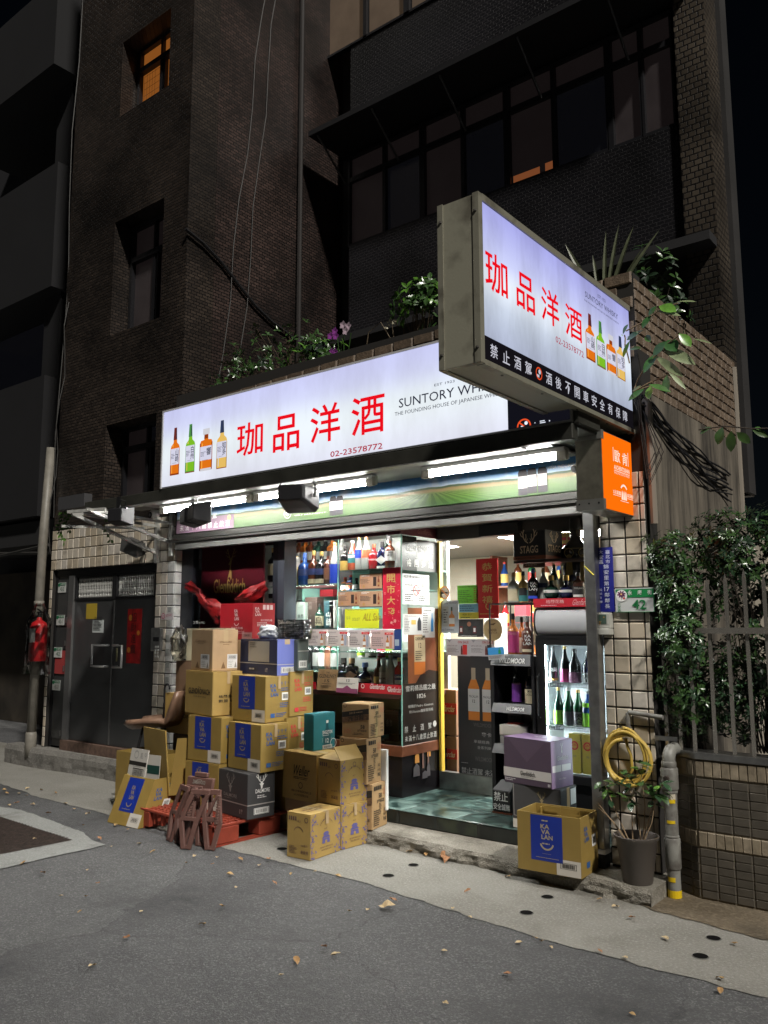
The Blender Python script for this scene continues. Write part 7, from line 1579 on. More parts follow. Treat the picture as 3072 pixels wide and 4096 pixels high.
# red carton at the back
t, F, R_, w, d, h = carton('bright red carton with white stacked lettering standing behind the cartons', -5.09, 4.7, 1.38, -2, .42, .25, .303, REDC, None)
mb = kav(MB(), F, w*.46, h*.52, h*.32, w*.14); mb.ring(F, w*.53, h*.48, w*.06, w*.075, 195, 345, .003, 12).tx(F, '酩悅雪莉3桶', w*.38, h*.29, w*.72, h*.35, .003).tx(F, 'TRIPLE SHERRY CASK', w*.33, h*.2, w*.78, h*.24, .003).rect(F, w*.33, h*.17, w*.78, h*.175, .003)
kav(mb, R_, d*.1, h*.64, h*.25, d*.26).tx(R_, '酩悅雪莉3桶', d*.35, h*.5, d*.85, h*.56, .003).lines(R_, d*.2, h*.36, d*.85, h*.48, 3, .003)
for i in range(3): mb.rect(R_, d*(.44+i*.16), h*.82, d*(.56+i*.16), h*.95, .0025)
mb.build('white_print', M('pinkish_white_ink', (.62,.5,.5), .5), t)
MB().rect(F, w*.7, 0, w-.002, h*.2, .001).build('pink_patch', M('dusty_pink', (.4,.19,.18), .5), t); barcode(t, F, w*.76, h*.08, w*.2, h*.08, True, 0, None); barcode(t, R_, d*.62, h*.2, d*.2, h*.2, False, .004, WHITE)
t, F, R_, w, d, h = carton('plain carton hidden below the bright red carton', -5.08, 4.68, .7, -2, .42, .25, .678, KRAFT, None)
t, F, R_, w, d, h = carton('pale cream carton standing behind the tan carton with labels', -5.3, 4.6, 1.2, 0, .505, .2, .275, CREAMC, None)
t, F, R_, w, d, h = carton('brown carton with faint vertical print behind the left stack', -5.4, 4.6, .92, 0, .535, .2, .278, cardb('umber', (.2,.12,.07)), None)
MB().tx(F, 'KAVALAN', .02, .04, .05, .24, .002).build('lettering', BRINK, t)
t, F, R_, w, d, h = carton('yellow brown carton with black lettering half hidden beside the chair back', -5.45, 4.602, .585, 0, .63, .25, .333, YKRAFT, None)
MB().tx(F, 'GLENDRONACH', w*.05, h*.4, w*.75, h*.5, .002, .012).build('lettering', BKI, t)
t, F, R_, w, d, h = carton('dark brown carton at the bottom behind the chair legs', -5.4, 4.604, .0, 0, .55, .25, .58, cardb('dark_umber', (.09,.06,.03)), None)
t, F, R_, w, d, h = carton('teal carton with white bottle drawing beside the red lettered stack', -4.25, 4.545, .59, 0, .1, .238, .262, TEALC, None)
bx_ = d*.62
MB().poly(R_, [(bx_-.04,h*.02),(bx_+.04,h*.02),(bx_+.04,h*.45),(bx_+.014,h*.6),(bx_+.012,h*.8),(bx_-.012,h*.8),(bx_-.014,h*.6),(bx_-.04,h*.45)], .001).build('bottle_drawing', M('deep_teal_print', (.005,.08,.1), .5), t)
MB().tx(R_, 'SINGLETON', d*.4, h*.42, d*.85, h*.52, .002, .01).tx(R_, '12', d*.55, h*.18, d*.69, h*.3, .002, .01).rect(R_, d*.4, h*.2, d*.405, h*.32).rect(R_, d*.8, h*.2, d*.805, h*.32).lines(R_, d*.4, h*.37, d*.85, h*.4, 1).rect(R_, bx_-.012, h*.72, bx_+.012, h*.8).ring(R_, d*.9, h*.15, .03, .034).build('white_print', WHITE, t)
barcode(t, R_, d*.42, h*.02, d*.42, h*.09, True, .003, WHITE)
carton('plain carton under the teal carton, hidden by the kraft boxes', -4.26, 4.55, .24, 0, .1, .24, .348, KRAFT, None)
# loose group in front of the cabinet
t, F, R_, w, d, h = carton('wide plain brown carton under the black script carton', -4.2, 4.5, 0, -8, .5, .3, .258, TANC, None)
MB().tx(F, 'WHISKY', w*.15, h*.38, w*.42, h*.44, .002).build('lettering', M('faint_brown'), t)
t, F, R_, w, d, h = carton('yellow brown carton with black script lettering on the plain brown carton', -4.1, 4.42, .26, -5, .37, .26, .33, YKRAFT, None)
MB().tx(F, 'Weller', w*.3, h*.52, w*.78, h*.74, .002, .005, .25).lines(F, w*.34, h*.44, w*.78, h*.5, 2, .002).ring(F, w*.55, h*.32, .018, .022).tx(F, '威勒12年肯塔基波本威士忌', w*.28, h*.17, w*.86, h*.22, .002).tx(F, '2023年度限定版', w*.35, h*.09, w*.78, h*.14, .002).build('lettering', BKI, t)
MB().box(-w/2,-.03,h-.001,w/2,.03,h+.001).build('tape', M('kraft_tape', (.4,.3,.14), .35), t)
def festive(c, op=False):
    t, F, R_, w, d, h = c
    mb = MB(); rnd = random.Random(7)
    for (cu, cv, n) in ((.12,.86,13),(.88,.84,13),(.09,.45,6),(.92,.42,6),(.1,.1,8),(.88,.1,8)):
        for i in range(n):
            u, v = d*(cu+rnd.uniform(-.1,.1)), h*(cv+rnd.uniform(-.11,.11)); u = min(max(u, .008), d-.008); v = min(max(v, .01), h-.01); a = rnd.uniform(0, 3.1); r = rnd.uniform(.007,.014)
            mb.poly(R_, [(u-r*math.cos(a), v-r*math.sin(a)), (u+r*.4*math.sin(a), v-r*.4*math.cos(a)), (u+r*math.cos(a), v+r*math.sin(a)), (u-r*.4*math.sin(a), v+r*.4*math.cos(a))], .0012+i*.00003)
    for s_ in (0, 1):
        for k in range(5): v = h*(.22+.12*k); u = d*(.05 if k % 2 else .1); u = d-u if s_ else u; mb.ring(R_, u, v, d*.05, d*.062, 90 if not s_ else -90, 270 if not s_ else 90, .0015, 8, 1.2)
    # gate tower emblem
    cu, cv = d*.5, h*.4
    mb.poly(R_, [(cu-.04,cv-.03),(cu+.04,cv-.03),(cu+.035,cv),(cu-.035,cv)], .0013).poly(R_, [(cu-.045,cv+.003),(cu+.045,cv+.003),(cu+.025,cv+.016),(cu-.025,cv+.016)], .0013).poly(R_, [(cu-.025,cv+.017),(cu+.025,cv+.017),(cu+.022,cv+.026),(cu-.022,cv+.026)], .0013).poly(R_, [(cu-.034,cv+.027),(cu+.034,cv+.027),(cu+.014,cv+.042),(cu-.014,cv+.042)], .0013)
    mb.build('violet_print', VIO, t)
    MB().poly(R_, [(cu-.01,cv-.03),(cu+.01,cv-.03),(cu+.01,cv-.014),(cu,cv-.008),(cu-.01,cv-.014)], .0018).build('gate_arch', YKRAFT, t)
    mb = MB().tx(R_, '63°', d*.44, h*.6, d*.56, h*.64, .002).tx(R_, '臺灣菸酒紀念酒', d*.3, h*.2, d*.72, h*.235, .002).tx(R_, '高粱酒紀念版', d*.34, h*.14, d*.68, h*.175, .002).ring(R_, d*.5, h*.88, .012, .016).tx(R_, '金門酒廠', d*.42, h*.81, d*.58, h*.835, .002)
    for i, ch in enumerate('ANNIVERSARY'):
        a = math.radians(150-i*12); u, v = d*.5+.07*math.cos(a), h*.62+.06*math.sin(a); mb.tx(R_, ch, u-.0045, v-.006, u+.0045, v+.006, .002, .01)
    mb.tx(F, '6瓶入', w*.45, h*.8, w*.6, h*.86, .002).ring(F, w*.82, h*.87, .012, .016).lines(F, w*.12, h*.1, w*.45, h*.28, 6, .002).tx(F, '600毫升', w*.6, h*.28, w*.88, h*.33, .002).tx(F, '高粱酒', w*.6, h*.12, w*.9, h*.2, .002, .01).ring(F, w*.5, h*.55, .04, .044, 20, 160, .002, 12)
    for i in range(4): mb.rect(F, w*(.08+i*.09), h*.83, w*(.14+i*.09), h*.92, .0018)
    mb.build('brown_print', M('brown_violet_ink', (.13,.075,.06), .6), t)
    if not op: MB().box(-w/2+.01,-.03,h-.001,w/2-.01,.03,h+.001).build('tape', M('kraft_tape'), t)
    return t
fa = carton('yellow kraft carton with violet floral corners standing on the pavement, lower left of three', -3.82, 4.068, 0, 2.8, .205, .311, .284, YKRAFT, 'festive kraft cartons'); festive(fa)
MB().lines(Fr((-.1,-.15,.2855),(0,1,0),(-1,0,0),(0,0,1)), .05, -.14, .25, -.06, 2, .001).build('top_print', BRINK, fa[0])
fb2 = carton('yellow kraft carton with violet floral corners under the open one', -3.835, 4.385, 0, -5, .25, .25, .287, YKRAFT, 'festive kraft cartons'); festive(fb2)
fc = carton('yellow kraft carton with violet floral corners and its top flap standing open', -3.846, 4.383, .289, -4.3, .217, .27, .292, YKRAFT, 'festive kraft cartons', True); festive(fc, True)
t, F, R_, w, d, h = fc
MB().hexa([(w/2-.004,-d/2,h),(w/2-.004,d/2,h),(w/2,d/2,h),(w/2,-d/2,h),(w/2-.07,-d/2+.004,h+.085),(w/2-.07,d/2-.004,h+.085),(w/2-.066,d/2-.004,h+.087),(w/2-.066,-d/2+.004,h+.087)]).build('right_flap', YKRAFT, t)
MB().hexa([(-w/2,-d/2,h-.002),(w/2-.01,-d/2,h-.002),(w/2-.01,-d/2+.004,h),(-w/2,-d/2+.004,h),(-w/2+.02,-d/2+.10,h+.035),(w/2-.06,-d/2+.10,h+.05),(w/2-.06,-d/2+.104,h+.053),(-w/2+.02,-d/2+.104,h+.038)]).build('front_flap', YKRAFT, t)
MB().hexa([(-w/2,d/2-.004,h),(w/2-.01,d/2-.004,h),(w/2-.01,d/2,h),(-w/2,d/2,h),(-w/2+.02,d/2-.1,h+.03),(w/2-.06,d/2-.1,h+.05),(w/2-.06,d/2-.096,h+.053),(-w/2+.02,d/2-.096,h+.033)]).build('rear_flap', YKRAFT, t)
def liquor58(c, top=False):
    t, F, R_, w, d, h = c
    MB().poly(F, [(0,h*.57),(w,h*.72),(w,h*.88),(0,h*.73)], .0012).build('black_band', BKI, t)
    MB().poly(F, [(0,h*.42),(w,h*.55),(w,h*.715),(0,h*.565)], .0011).build('brown_band', M('flower_brown', (.2,.11,.06), .6, alt=(.06,.035,.02), scale=60), t)
    mb = MB()
    def slant(s, u0, v0, u1, v1): 
        FF = Fr(F.o, F.u+F.v*.15*h/w, F.v, F.n); mb.tx(FF, s, u0, v0, u1, v1, .0025, .015)
    slant('千日醇', w*.28, h*.43, w*.82, h*.58); 
    mb.tx(F, '58', w*.7, h*.27, w*.85, h*.38, .002, .02).tx(F, '金門高粱酒', w*.58, h*.18, w*.92, h*.25, .002, .01).lines(F, w*.45, h*.08, w*.9, h*.15, 2, .002).ring(F, w*.12, h*.93, .01, .014).tx(F, '300毫升', w*.4, h*.07, w*.6, h*.11, .002)
    for i in range(4): mb.rect(R_, d*(.12+i*.13), h*.85, d*(.22+i*.13), h*.94, .002)
    mb.tx(R_, '58', d*.42, h*.66, d*.62, h*.77, .002, .02).tx(R_, '金門高粱酒', d*.3, h*.56, d*.78, h*.64, .002, .012).lines(R_, d*.1, h*.06, d*.5, h*.42, 8, .002, .5).tx(R_, '高粱', d*.75, h*.34, d*.92, h*.41, .002, .01).tx(R_, '300毫升', d*.72, h*.24, d*.95, h*.3, .002).tx(R_, '數量', d*.75, h*.13, d*.93, h*.21, .002, .01).lines(R_, d*.46, h*.3, d*.62, h*.55, 8, .002)
    mb.build('black_print', BKI, t)
    FF = Fr(F.o, F.u+F.v*.15*h/w, F.v, F.n); MB().tx(FF, '2015', w*.28, h*.635, w*.5, h*.69, .003, .01).lines(FF, w*.53, h*.64, w*.78, h*.68, 1, .003).build('band_lettering', TANC, t)
    mb = MB()
    for FF, q, a, b in ((R_, d, .72, .72), (F, w, .08, .12)): mb.tx(FF, '珍藏\n2015', q*(a+.02), h*(b+.02), q*(a+.22), h*(b+.12), .002).rect(FF, q*a, h*b, q*(a+.25), h*(b+.008)).rect(FF, q*a, h*(b+.14), q*(a+.25), h*(b+.148)).rect(FF, q*a, h*b, q*(a+.01), h*(b+.148)).rect(FF, q*(a+.24), h*b, q*(a+.25), h*(b+.148))
    mb.build('red_stamp', M('faded_red_stamp', (.5,.15,.08), .6), t)
    if top: MB().box(-w/2,-.03,h-.001,w/2,.03,h+.001).rect(R_, d*.42, h*.0, d*.58, h, .0006).build('tape', M('kraft_tape'), t)
    return t
l3 = carton('kraft carton printed 58 in black, bottom of the three by the shop step', -3.783, 4.648, .086, 9, .24, .215, .306, KRAFT, 'cartons printed 58'); liquor58(l3)
l2 = carton('kraft carton printed 58 in black, middle of the three by the shop step', -3.803, 4.612, .393, 6, .235, .19, .314, KRAFT, 'cartons printed 58'); liquor58(l2)
l1 = carton('kraft carton with black diagonal band, topmost of the three by the shop step', -3.80, 4.633, .708, 7, .23, .205, .234, KRAFT, 'cartons printed 58'); liquor58(l1, True)
carton('plain white carton edge behind the middle carton printed 58', -3.80, 4.83, .186, 0, .2, .03, .42, M('white_print'), None)
# right side: open carton on the kerb, plum carton, dark carton, small black carton
ko = carton('open topped gold carton with royal blue panel standing on the kerb', -2.155, 4.509, .086, 3.6, .39, .262, .326, KGOLD, None, True)
t, F, R_, w, d, h = ko
MB().rect(F, w*.22, h*.2, w*.72, h*.97, .0012).build('blue_panel', BLUEP, t)
mb = kav(MB(), F, w*.38, h*.56, h*.27, w*.19, .002); mb.ring(F, w*.475, h*.52, w*.09, w*.115, 195, 345, .002, 14).lines(F, w*.4, h*.47, w*.54, h*.52, 1, .002).lines(F, w*.3, h*.245, w*.66, h*.265, 1, .002).lines(F, w*.4, h*.32, w*.55, h*.33, 1, .002).lines(F, w*.4, h*.86, w*.52, h*.91, 1, .002); mb.build('gold_lettering', M('pale_gold_print', (.42,.35,.22), .5), t)
MB().rect(F, w*.62, .002, w-.003, h*.27, .001).build('white_patch', LABEL, t); barcode(t, F, w*.68, h*.12, w*.25, h*.1, True, 0, None)
mb = kav(MB(), R_, d*.2, h*.56, h*.27, d*.26, .002); mb.rect(R_, d*.3, h*.12, d*.48, h*.22, .002); mb.build('side_lettering', BLUEI, t)
barcode(t, R_, d*.66, h*.44, d*.2, h*.18, False, .004, WHITE)
for k, (x0, x1) in enumerate(((-.13,-.02),(.0,.1),(.11,.17))): MB().box(x0,d/2-.03-.01*k,h-.03,x1,d/2-.026-.01*k,h-.003).build('inner_divider', KGOLD, t)
MB().box(-w/2+.05,d/2-.05,h-.05,-w/2+.056,d/2-.008,h-.012).box(-.02,-d/2+.01,.02,-.016,d/2-.03,h-.05).build('inner_divider', KGOLD, t)
t, F, R_, w, d, h = carton('dark grey carton with gold stag under the plum carton', -2.491, 4.945, .186, -.6, .35, .224, .278, GREYC, None)
mb = staghead(MB(), F, w*.62, h*.76, .05); mb.tx(F, 'GLEN', w*.42, h*.48, w*.75, h*.56, .002); mb.build('gold_print', DKGOLD, t)
MB().rect(F, .004, h*.02, .06, h*.22, .001).build('pale_patch', LABEL, t); MB().rect(R_, d*.62, h*.6, d*.95, h*.95, .001).rect(R_, d*.3, h*.3, d*.9, h*.5, .001).build('white_label', WHITE, t); MB().rect(R_, d*.38, h*.55, d*.55, h, .0015).build('tape', TAPE, t)
MB().rect(F, w*.03, h*.3, w*.04, h, .001).rect(F, w*.03, h*.29, w, h*.3, .001).build('silver_line', SILV, t)
t, F, R_, w, d, h = carton('plum carton with white band lettering in front of the fridge', -2.534, 4.913, .466, -8.8, .383, .235, .294, PURC, None)
MB().rect(F, 0, h*.14, w, h*.34, .001).build('pale_band', M('band_white', (.5,.48,.46), .5), t)
MB().tx(F, 'Glenfiddich.', w*.36, h*.2, w*.68, h*.3, .002, .012).lines(F, w*.38, h*.165, w*.65, h*.18, 1, .002).build('band_lettering', BKI, t)
MB().rect(R_, .001, .001, d-.001, h-.001, .0008).build('lilac_side', M('lilac_print', (.21,.14,.25), .5), t); MB().box(-w/2+.002,-d/2+.002,h-.001,w/2-.002,d/2-.002,h+.001).build('lilac_top', M('lilac_print'), t)
mb = MB().tx(R_, 'Glenfiddich', d*.28, h*.58, d*.78, h*.67, .002, .01).rect(R_, d*.05, h*.34, d*.45, h*.48, .0015).rect(R_, d*.48, h*.34, d*.9, h*.48, .0015).tx(R_, '12 x 70cl', d*.35, h*.17, d*.65, h*.2, .002).lines(F, w*.03, h*.05, w*.3, h*.12, 2, .002).rect(F, w*.93, h*.04, w*.945, h*.1).rect(F, w*.96, h*.04, w*.975, h*.1)
mb.lines(Fr((-w/2,-d/2,h),(1,0,0),(0,1,0),(0,0,1)), w*.4, d*.55, w*.8, d*.66, 1, .002, .8)
mb.build('white_print', M('lilac_white', (.6,.58,.6), .5), t)
stag(Fr(R_.o, R_.u, R_.v, R_.n), d*.5, h*.82, .035, M('lilac_white'), t, .002, 'stag_emblem')
MB().poly(F, [(w*.1,h*.98),(w*.9,h*.98),(w*.5,h*.5)], .0006).build('tonal_chevron', M('plum_tonal', (.09,.062,.095), .45), t)
t, F, R_, w, d, h = carton('small black carton with white warning characters beside the dark grey carton', -3.03, 5.25, .195, -2, .145, .14, .148, BLKC, None)
mb = MB()
mb.tx(F, '禁止', w*.08, h*.5, w*.88, h*.92, .002, .015).tx(F, '安全誠無', w*.05, h*.1, w*.98, h*.4, .002, .012); mb.build('white_characters', WHITE, t)
MB().hexa([(-w/2,-d/2,h),(w/2,-d/2,h),(w/2,d/2,h),(-w/2,d/2,h),(-w/2+.03,0,h+.06),(w/2,0,h+.06),(w/2,.02,h+.06),(-w/2+.03,.02,h+.06)]).build('gable_top', SLP, t)
MB().box(-w/2-.004,-d/2-.004,-.009,w/2+.004,d/2+.004,-.001).build('wooden_base', WOOD, t)
t, F, R_, w, d, h = carton('black carton with gold antlers and orange base on the wall shelf', -2.761, 5.36, zsg, -4, -2.761-(-3.034), .24, 2.181-zsg, BLKC, None)
MB().rect(F, 0, 0, w, h*.13, .001).rect(R_, 0, 0, d, h*.13, .001).build('orange_base_band', M('rust_band', (.2,.055,.02), .5), t)
mb = antlers(MB(), F, w*.5, h*.62, .11); mb.tx(F, 'STAGG', w*.22, h*.22, w*.78, h*.48, .002, .02)
antlers(mb, R_, d*.5, h*.62, .09).tx(R_, 'STAGG', d*.15, h*.25, d*.85, h*.5, .002, .02)
mb.build('gold_lettering', M('tan_gold', (.62,.48,.32), .5), t); MB().lines(F, w*.08, h*.04, w*.92, h*.09, 1, .002).build('base_lettering', BKI, t)
# far left: leaning open carton full of flattened cartons
kl = carton('open gold carton leaning back, stuffed with flattened cartons, left of the pallet', -5.42, 3.9, 0, 1.2, .38, .26, .335, KGOLD, None, True, .42); t, F, R_, w, d, h = kl
MB().rect(F, w*.22, h*.27, w*.7, h*.97, .0012).build('blue_panel', BLUEP, t)
mb = kav(MB(), F, w*.4, h*.52, h*.3, w*.15, .002); mb.ring(F, w*.47, h*.48, w*.075, w*.095, 195, 345, .002, 12).lines(F, w*.3, h*.31, w*.62, h*.34, 1, .002); mb.build('gold_lettering', DKGOLD, t)
MB().rect(F, w*.62, .002, w-.003, h*.27, .001).build('white_patch', LABEL, t); barcode(t, F, w*.7, h*.1, w*.22, h*.09, True, 0, None)
mb = kav(MB(), R_, d*.2, h*.53, h*.27, d*.3, .002); mb.lines(R_, d*.55, h*.78, d*.9, h*.88, 2, .002); mb.build('side_lettering', BLUEI, t); barcode(t, R_, d*.62, h*.3, d*.22, h*.22, False, .004, WHITE)
t, F, R_, w, d, h = carton('second open gold carton standing behind the leaning one at the left', -5.62, 4.2, 0, 2, .52, .3, .47, KGOLD, None, True)
def flat(label, P, mat, th=.006, nm='flattened_carton'):
    """a stiff cardboard sheet through four points (lower left, lower right, upper right, upper left)"""
    P = [Vector(p)+Vector((0,.07,0)) for p in P]; P[2] = P[1]+P[3]-P[0]; o = sum(P, Vector())/4; n = (P[1]-P[0]).cross(P[3]-P[0]).normalized()*th
    s = tag(MB(tuple(o)).hexa([P[0]+n,P[1]+n,P[2]+n,P[3]+n,P[0],P[1],P[2],P[3]]).build(nm, mat), label, 'cardboard', 'flattened cartons in the open box'); s.location = o
    u = (P[1]-P[0]); v = (P[3]-P[0]); return s, Fr(P[0]-o, u, v, n.normalized())
s, F = flat('large gold flattened carton sheet leaning at the back of the open box', [(-5.76,4.16,.2),(-5.4,4.1,.2),(-5.33,4.1,.665),(-5.78,4.12,.69)], KGOLD, .012)
s, F = flat('thin dark flattened carton sheet with blue corner at the right of the open box', [(-5.42,4.1,.2),(-5.35,4.2,.2),(-5.25,4.2,.62),(-5.36,4.12,.63)], KGOLD, .01)
MB().rect(F, 0, .3, 1, .52, .001).build('blue_corner', BLUEP, s)
s, F = flat('white flattened carton with black band and barcode in the open box', [(-5.82,4.0,.28),(-5.585,3.99,.28),(-5.54,4.0,.59),(-5.815,4.04,.53)], M('offwhite_card', (.52,.5,.46), .6), .008)
MB().rect(F, 0, .5, 1, .62, .0095).build('black_band', BKI, s); MB().ring(F, .35, .82, .1, .12, off=.0095, ys=1).lines(F, .6, .72, .75, .9, 4, .0095).ring(F, .88, .85, .04, .055, off=.0095).lines(F, .25, .45, .9, .49, 1, .0095).build('print', M('label_grey_ink'), s)
mb = MB(); rnd = random.Random(4); u = .32
while u < .85: q = rnd.uniform(.012,.03); mb.rect(F, u, .22, u+q, .38, .0098); u += q+rnd.uniform(.01,.02)
for a in ((.28,.18,.9,.2),(.28,.4,.9,.42),(.28,.18,.3,.42),(.88,.18,.9,.42)): mb.rect(F, *a, .0098)
mb.build('barcode', BKI, s)
s, F = flat('white flattened carton with dark green band beside the barcode one', [(-5.71,4.06,.27),(-5.52,4.08,.27),(-5.475,4.1,.45),(-5.69,4.06,.49)], M('offwhite_card'), .006)
MB().rect(F, 0, .35, 1, .65, .0075).build('green_band', M('bottle_green_print', (.012,.055,.045), .5), s); MB().rect(F, .05, .1, .3, .5, .009).build('label', LABEL, s)
# plastic bags and cup sleeve on the stacks
def bag(label, x, y, z, rx, ry, rz, mat, seed, amp=.35, nm='plastic_bag', cat='bag'):
    b_ = bmesh.new(); bmesh.ops.create_icosphere(b_, subdivisions=4, radius=1)
    for v in b_.verts:
        n_ = noise.fractal(v.co*1.7+Vector((seed,0,0)), .8, 2.1, 4); r_ = abs(noise.noise(v.co*5+Vector((0,seed,0))))
        v.co = v.co*(1+amp*n_-.18*r_); v.co = Vector((v.co.x*rx, v.co.y*ry, max((v.co.z+.85)*rz, 0)))
    me = bpy.data.meshes.new(nm); b_.to_mesh(me); b_.free(); me.materials.append(mat); me.polygons.foreach_set('use_smooth', [True]*len(me.polygons))
    ob = bpy.data.objects.new(nm, me); COL.objects.link(ob); ob.location = (x, y, z); return tag(ob, label, cat)
bag('crumpled white plastic bag lying on the navy carton', -4.80, 4.6, 1.395, .11, .06, .055, M('thin_white_bag', (.55,.57,.6), .25, spec=.6), 3)
bag('translucent bag of pale padding hanging behind the cream carton at the left', -5.85, 4.56, 1.2, .085, .06, .15, GLASS('milky_bag', (.78,.75,.66), 1.7, .3), 8, .5)
cs = thing('cup_stack', 'stacks of black lids in crinkled clear plastic on the back carton', 'cups', (-4.57,4.66,1.394))
mb = MB()
for i, x in enumerate((-.14,-.07,0,.07)): mb.lathe((x+.04,.0,0), [(.034,0)]+[(.034 if k % 2 else .030, .0+k*.009) for k in range(1,14)], 12)
mb.build('lid_stack', M('dark_grey_lids', (.06,.06,.062), .3), cs)
mb = MB(); P = []
for j in range(10):
    for i in range(24):
        a = 2*math.pi*i/24; q = 1/max(abs(math.cos(a)), abs(math.sin(a)))**.6; r = 1+.1*noise.noise(Vector((i*1.7,j*.8,3)))
        P.append((.16*math.cos(a)*q*r, .05*math.sin(a)*q*r, j*.0165+(.01*noise.noise(Vector((i,9,2))) if j > 7 else 0)))
mb.add(P, [(j*24+i, j*24+(i+1) % 24, (j+1)*24+(i+1) % 24, (j+1)*24+i) for j in range(9) for i in range(24)]); mb.build('clear_wrap', GLASS('crinkled_wrap', (.93,.94,.94), 3.2, .22), cs)
# umbrella hooked by the pier
um = thing('umbrella', 'black umbrella with hooked handle behind the cartons by the left pier', 'umbrella', (-6.06,4.585,.9))
MB().tube([(0,0,-.25),(0,0,.05)]+[(.035-.035*math.cos(a*.5236), 0, .05+.045*math.sin(a*.5236)) for a in range(1,7)], .009, 8).build('handle', BLKPLA, um, smooth=True)
MB().lathe((0,0,-.6), [(.008,0),(.03,.1),(.032,.3),(.012,.36)], 10).build('folded_canopy', BLKPLA, um)
# bar stool with a moulded brown seat
ch = thing('bar_stool', 'brown moulded bar stool on thin black legs left of the carton stacks', 'stool', (-6.0,4.47,.03))
SEAT = M('brown_leatherette', (.2,.12,.08), .35, var=.25, scale=10)
mb = MB(); P = []; n, k = 15, 11
for i in range(n):
    t_ = i/(n-1)
    for j in range(k):
        q = (j/(k-1)-.5)*2
        if t_ < .55: xx = -.21+t_/.55*.36; zz_ = .64+.055*q*q+.015*(t_/.55)-.03*max(0, .25-t_)*4*.4
        else: s_ = (t_-.55)/.45; xx = .15+.1*math.sin(s_*1.2)+.02*s_; zz_ = .655+.27*s_**1.15+.03*q*q*(1-s_)
        wd = .185*(1-.25*max(0,(.12-t_)/.12)**2)*(1-.2*max(0,(t_-.8)/.2)**2)*(1-.12*math.exp(-((t_-.6)/.1)**2))
        P.append((xx-(.05*q*q*max(0,t_-.5) if True else 0), q*wd, zz_))
mb.add(P, [(i*k+j, (i+1)*k+j, (i+1)*k+j+1, i*k+j+1) for i in range(n-1) for j in range(k-1)])
so = mb.build('seat_shell', SEAT, ch, smooth=True); md = so.modifiers.new('thickness', 'SOLIDIFY'); md.thickness = .04; md.offset = -1; ch.rotation_euler = (0,0,.42)
for sx, sy in ((-1,-1),(1,-1),(1,1),(-1,1)): MB().tube([(.03+sx*.1,sy*.1,.62),(.03+sx*.2,sy*.2,0)], .011, 8).build('leg', BLKMET, ch)
MB().tube([(.03-.165,-.165,.25),(.03+.165,-.165,.25),(.03+.165,.165,.25),(.03-.165,.165,.25)], .008, 6, True).build('footrest', BLKMET, ch)
# three folded brown step stools leaning on the pallet
BRP = M('brown_plastic', (.15,.078,.065), .45, var=.2, scale=12)
def fold_stool(label, x, y, rot, lean, sc, top):
    t = thing('folding_stool', label, 'stool', (x, y, 0), rot, 'folded step stools leaning on the pallet')
    t.scale = (sc, sc, sc)
    def Lf(pts, th=.02, y0=0): return [(a, y0+lean*b, b) for a, b in pts]
    def bar(mb, p, q, w_, y0, th=.022):
        (a, b), (c, d) = p, q; L_ = math.hypot(c-a, d-b); nx_, nz_ = -(d-b)/L_*w_/2, (c-a)/L_*w_/2
        Q = [(a+nx_,b+nz_),(a-nx_,b-nz_),(c-nx_,d-nz_),(c+nx_,d+nz_)]
        mb.hexa([(u, y0+lean*v, v) for u, v in Q]+[(u, y0+th+lean*v, v) for u, v in Q])
    for nm, sx in (('leg_frame', -1), ('leg_frame', 1)):
        mb = MB(); x0 = sx*.085; y0 = 0 if sx < 0 else .026
        bar(mb, (x0-.05*sx+.06,.36), (x0+.045,.17), .03, y0); bar(mb, (x0-.05*sx-.06,.36), (x0-.075,.17), .03, y0)
        bar(mb, (x0+.045,.18), (x0+.01,.0), .034, y0); bar(mb, (x0-.075,.18), (x0-.03,.0), .034, y0)
        bar(mb, (x0-.075,.19), (x0+.045,.19), .026, y0+.001, .02); bar(mb, (x0-.05*sx-.075,.365), (x0-.05*sx+.075,.365), .035, y0+.0015, .019); bar(mb, (x0-.07,.19), (x0+.0,.345), .018, y0+.002, .016); bar(mb, (x0-.045,.012), (x0+.025,.012), .024, y0+.0015, .019)
        mb.build(nm, BRP, t, bevel=.003)
    if top:
        mb = MB(); bar(mb, (-.12,.40), (.12,.40), .075, .01, .03); bar(mb, (-.06,.455), (.06,.455), .03, .012, .026); bar(mb, (-.055,.47), (-.04,.43), .02, .014, .02)
        mb.build('folded_seat', BRP, t, bevel=.004)
        Ft = Fr((0,.008,0), (1,0,0), (0,lean,1), (0,-1,lean)); MB().tx(Ft, 'ZAMBAWOOD', -.06, .395, .06, .42, .002, .01).ring(Ft, 0, .375, .05, .053, 60, 120, .002, 8).build('seat_lettering', M('dull_silver_print', (.35,.32,.28), .5), t)
        mb = MB()
        for i in range(9): mb.box(-.105+i*.025, .004+lean*.36, .352, -.093+i*.025, .012+lean*.36, .362)
        mb.build('hinge_teeth', BRP, t)
    else:
        mb = MB()
        for i in range(11): mb.box(.105-.0, .0+lean*(.17+i*.017), .17+i*.017, .122, .028+lean*(.17+i*.017), .182+i*.017)
        mb.build('tread_rib', M('brown_plastic_light', (.16,.09,.075), .5), t)
    return t
fold_stool('middle folded brown step stool with lettering, tallest of the three', -4.745, 3.83, .12, .2, 1.0, True)
fold_stool('left folded brown step stool leaning on the pallet', -4.87, 3.80, -.25, .22, .98, False)
fold_stool('right folded brown step stool leaning on the pallet corner', -4.60, 3.79, .35, .2, .99, False)

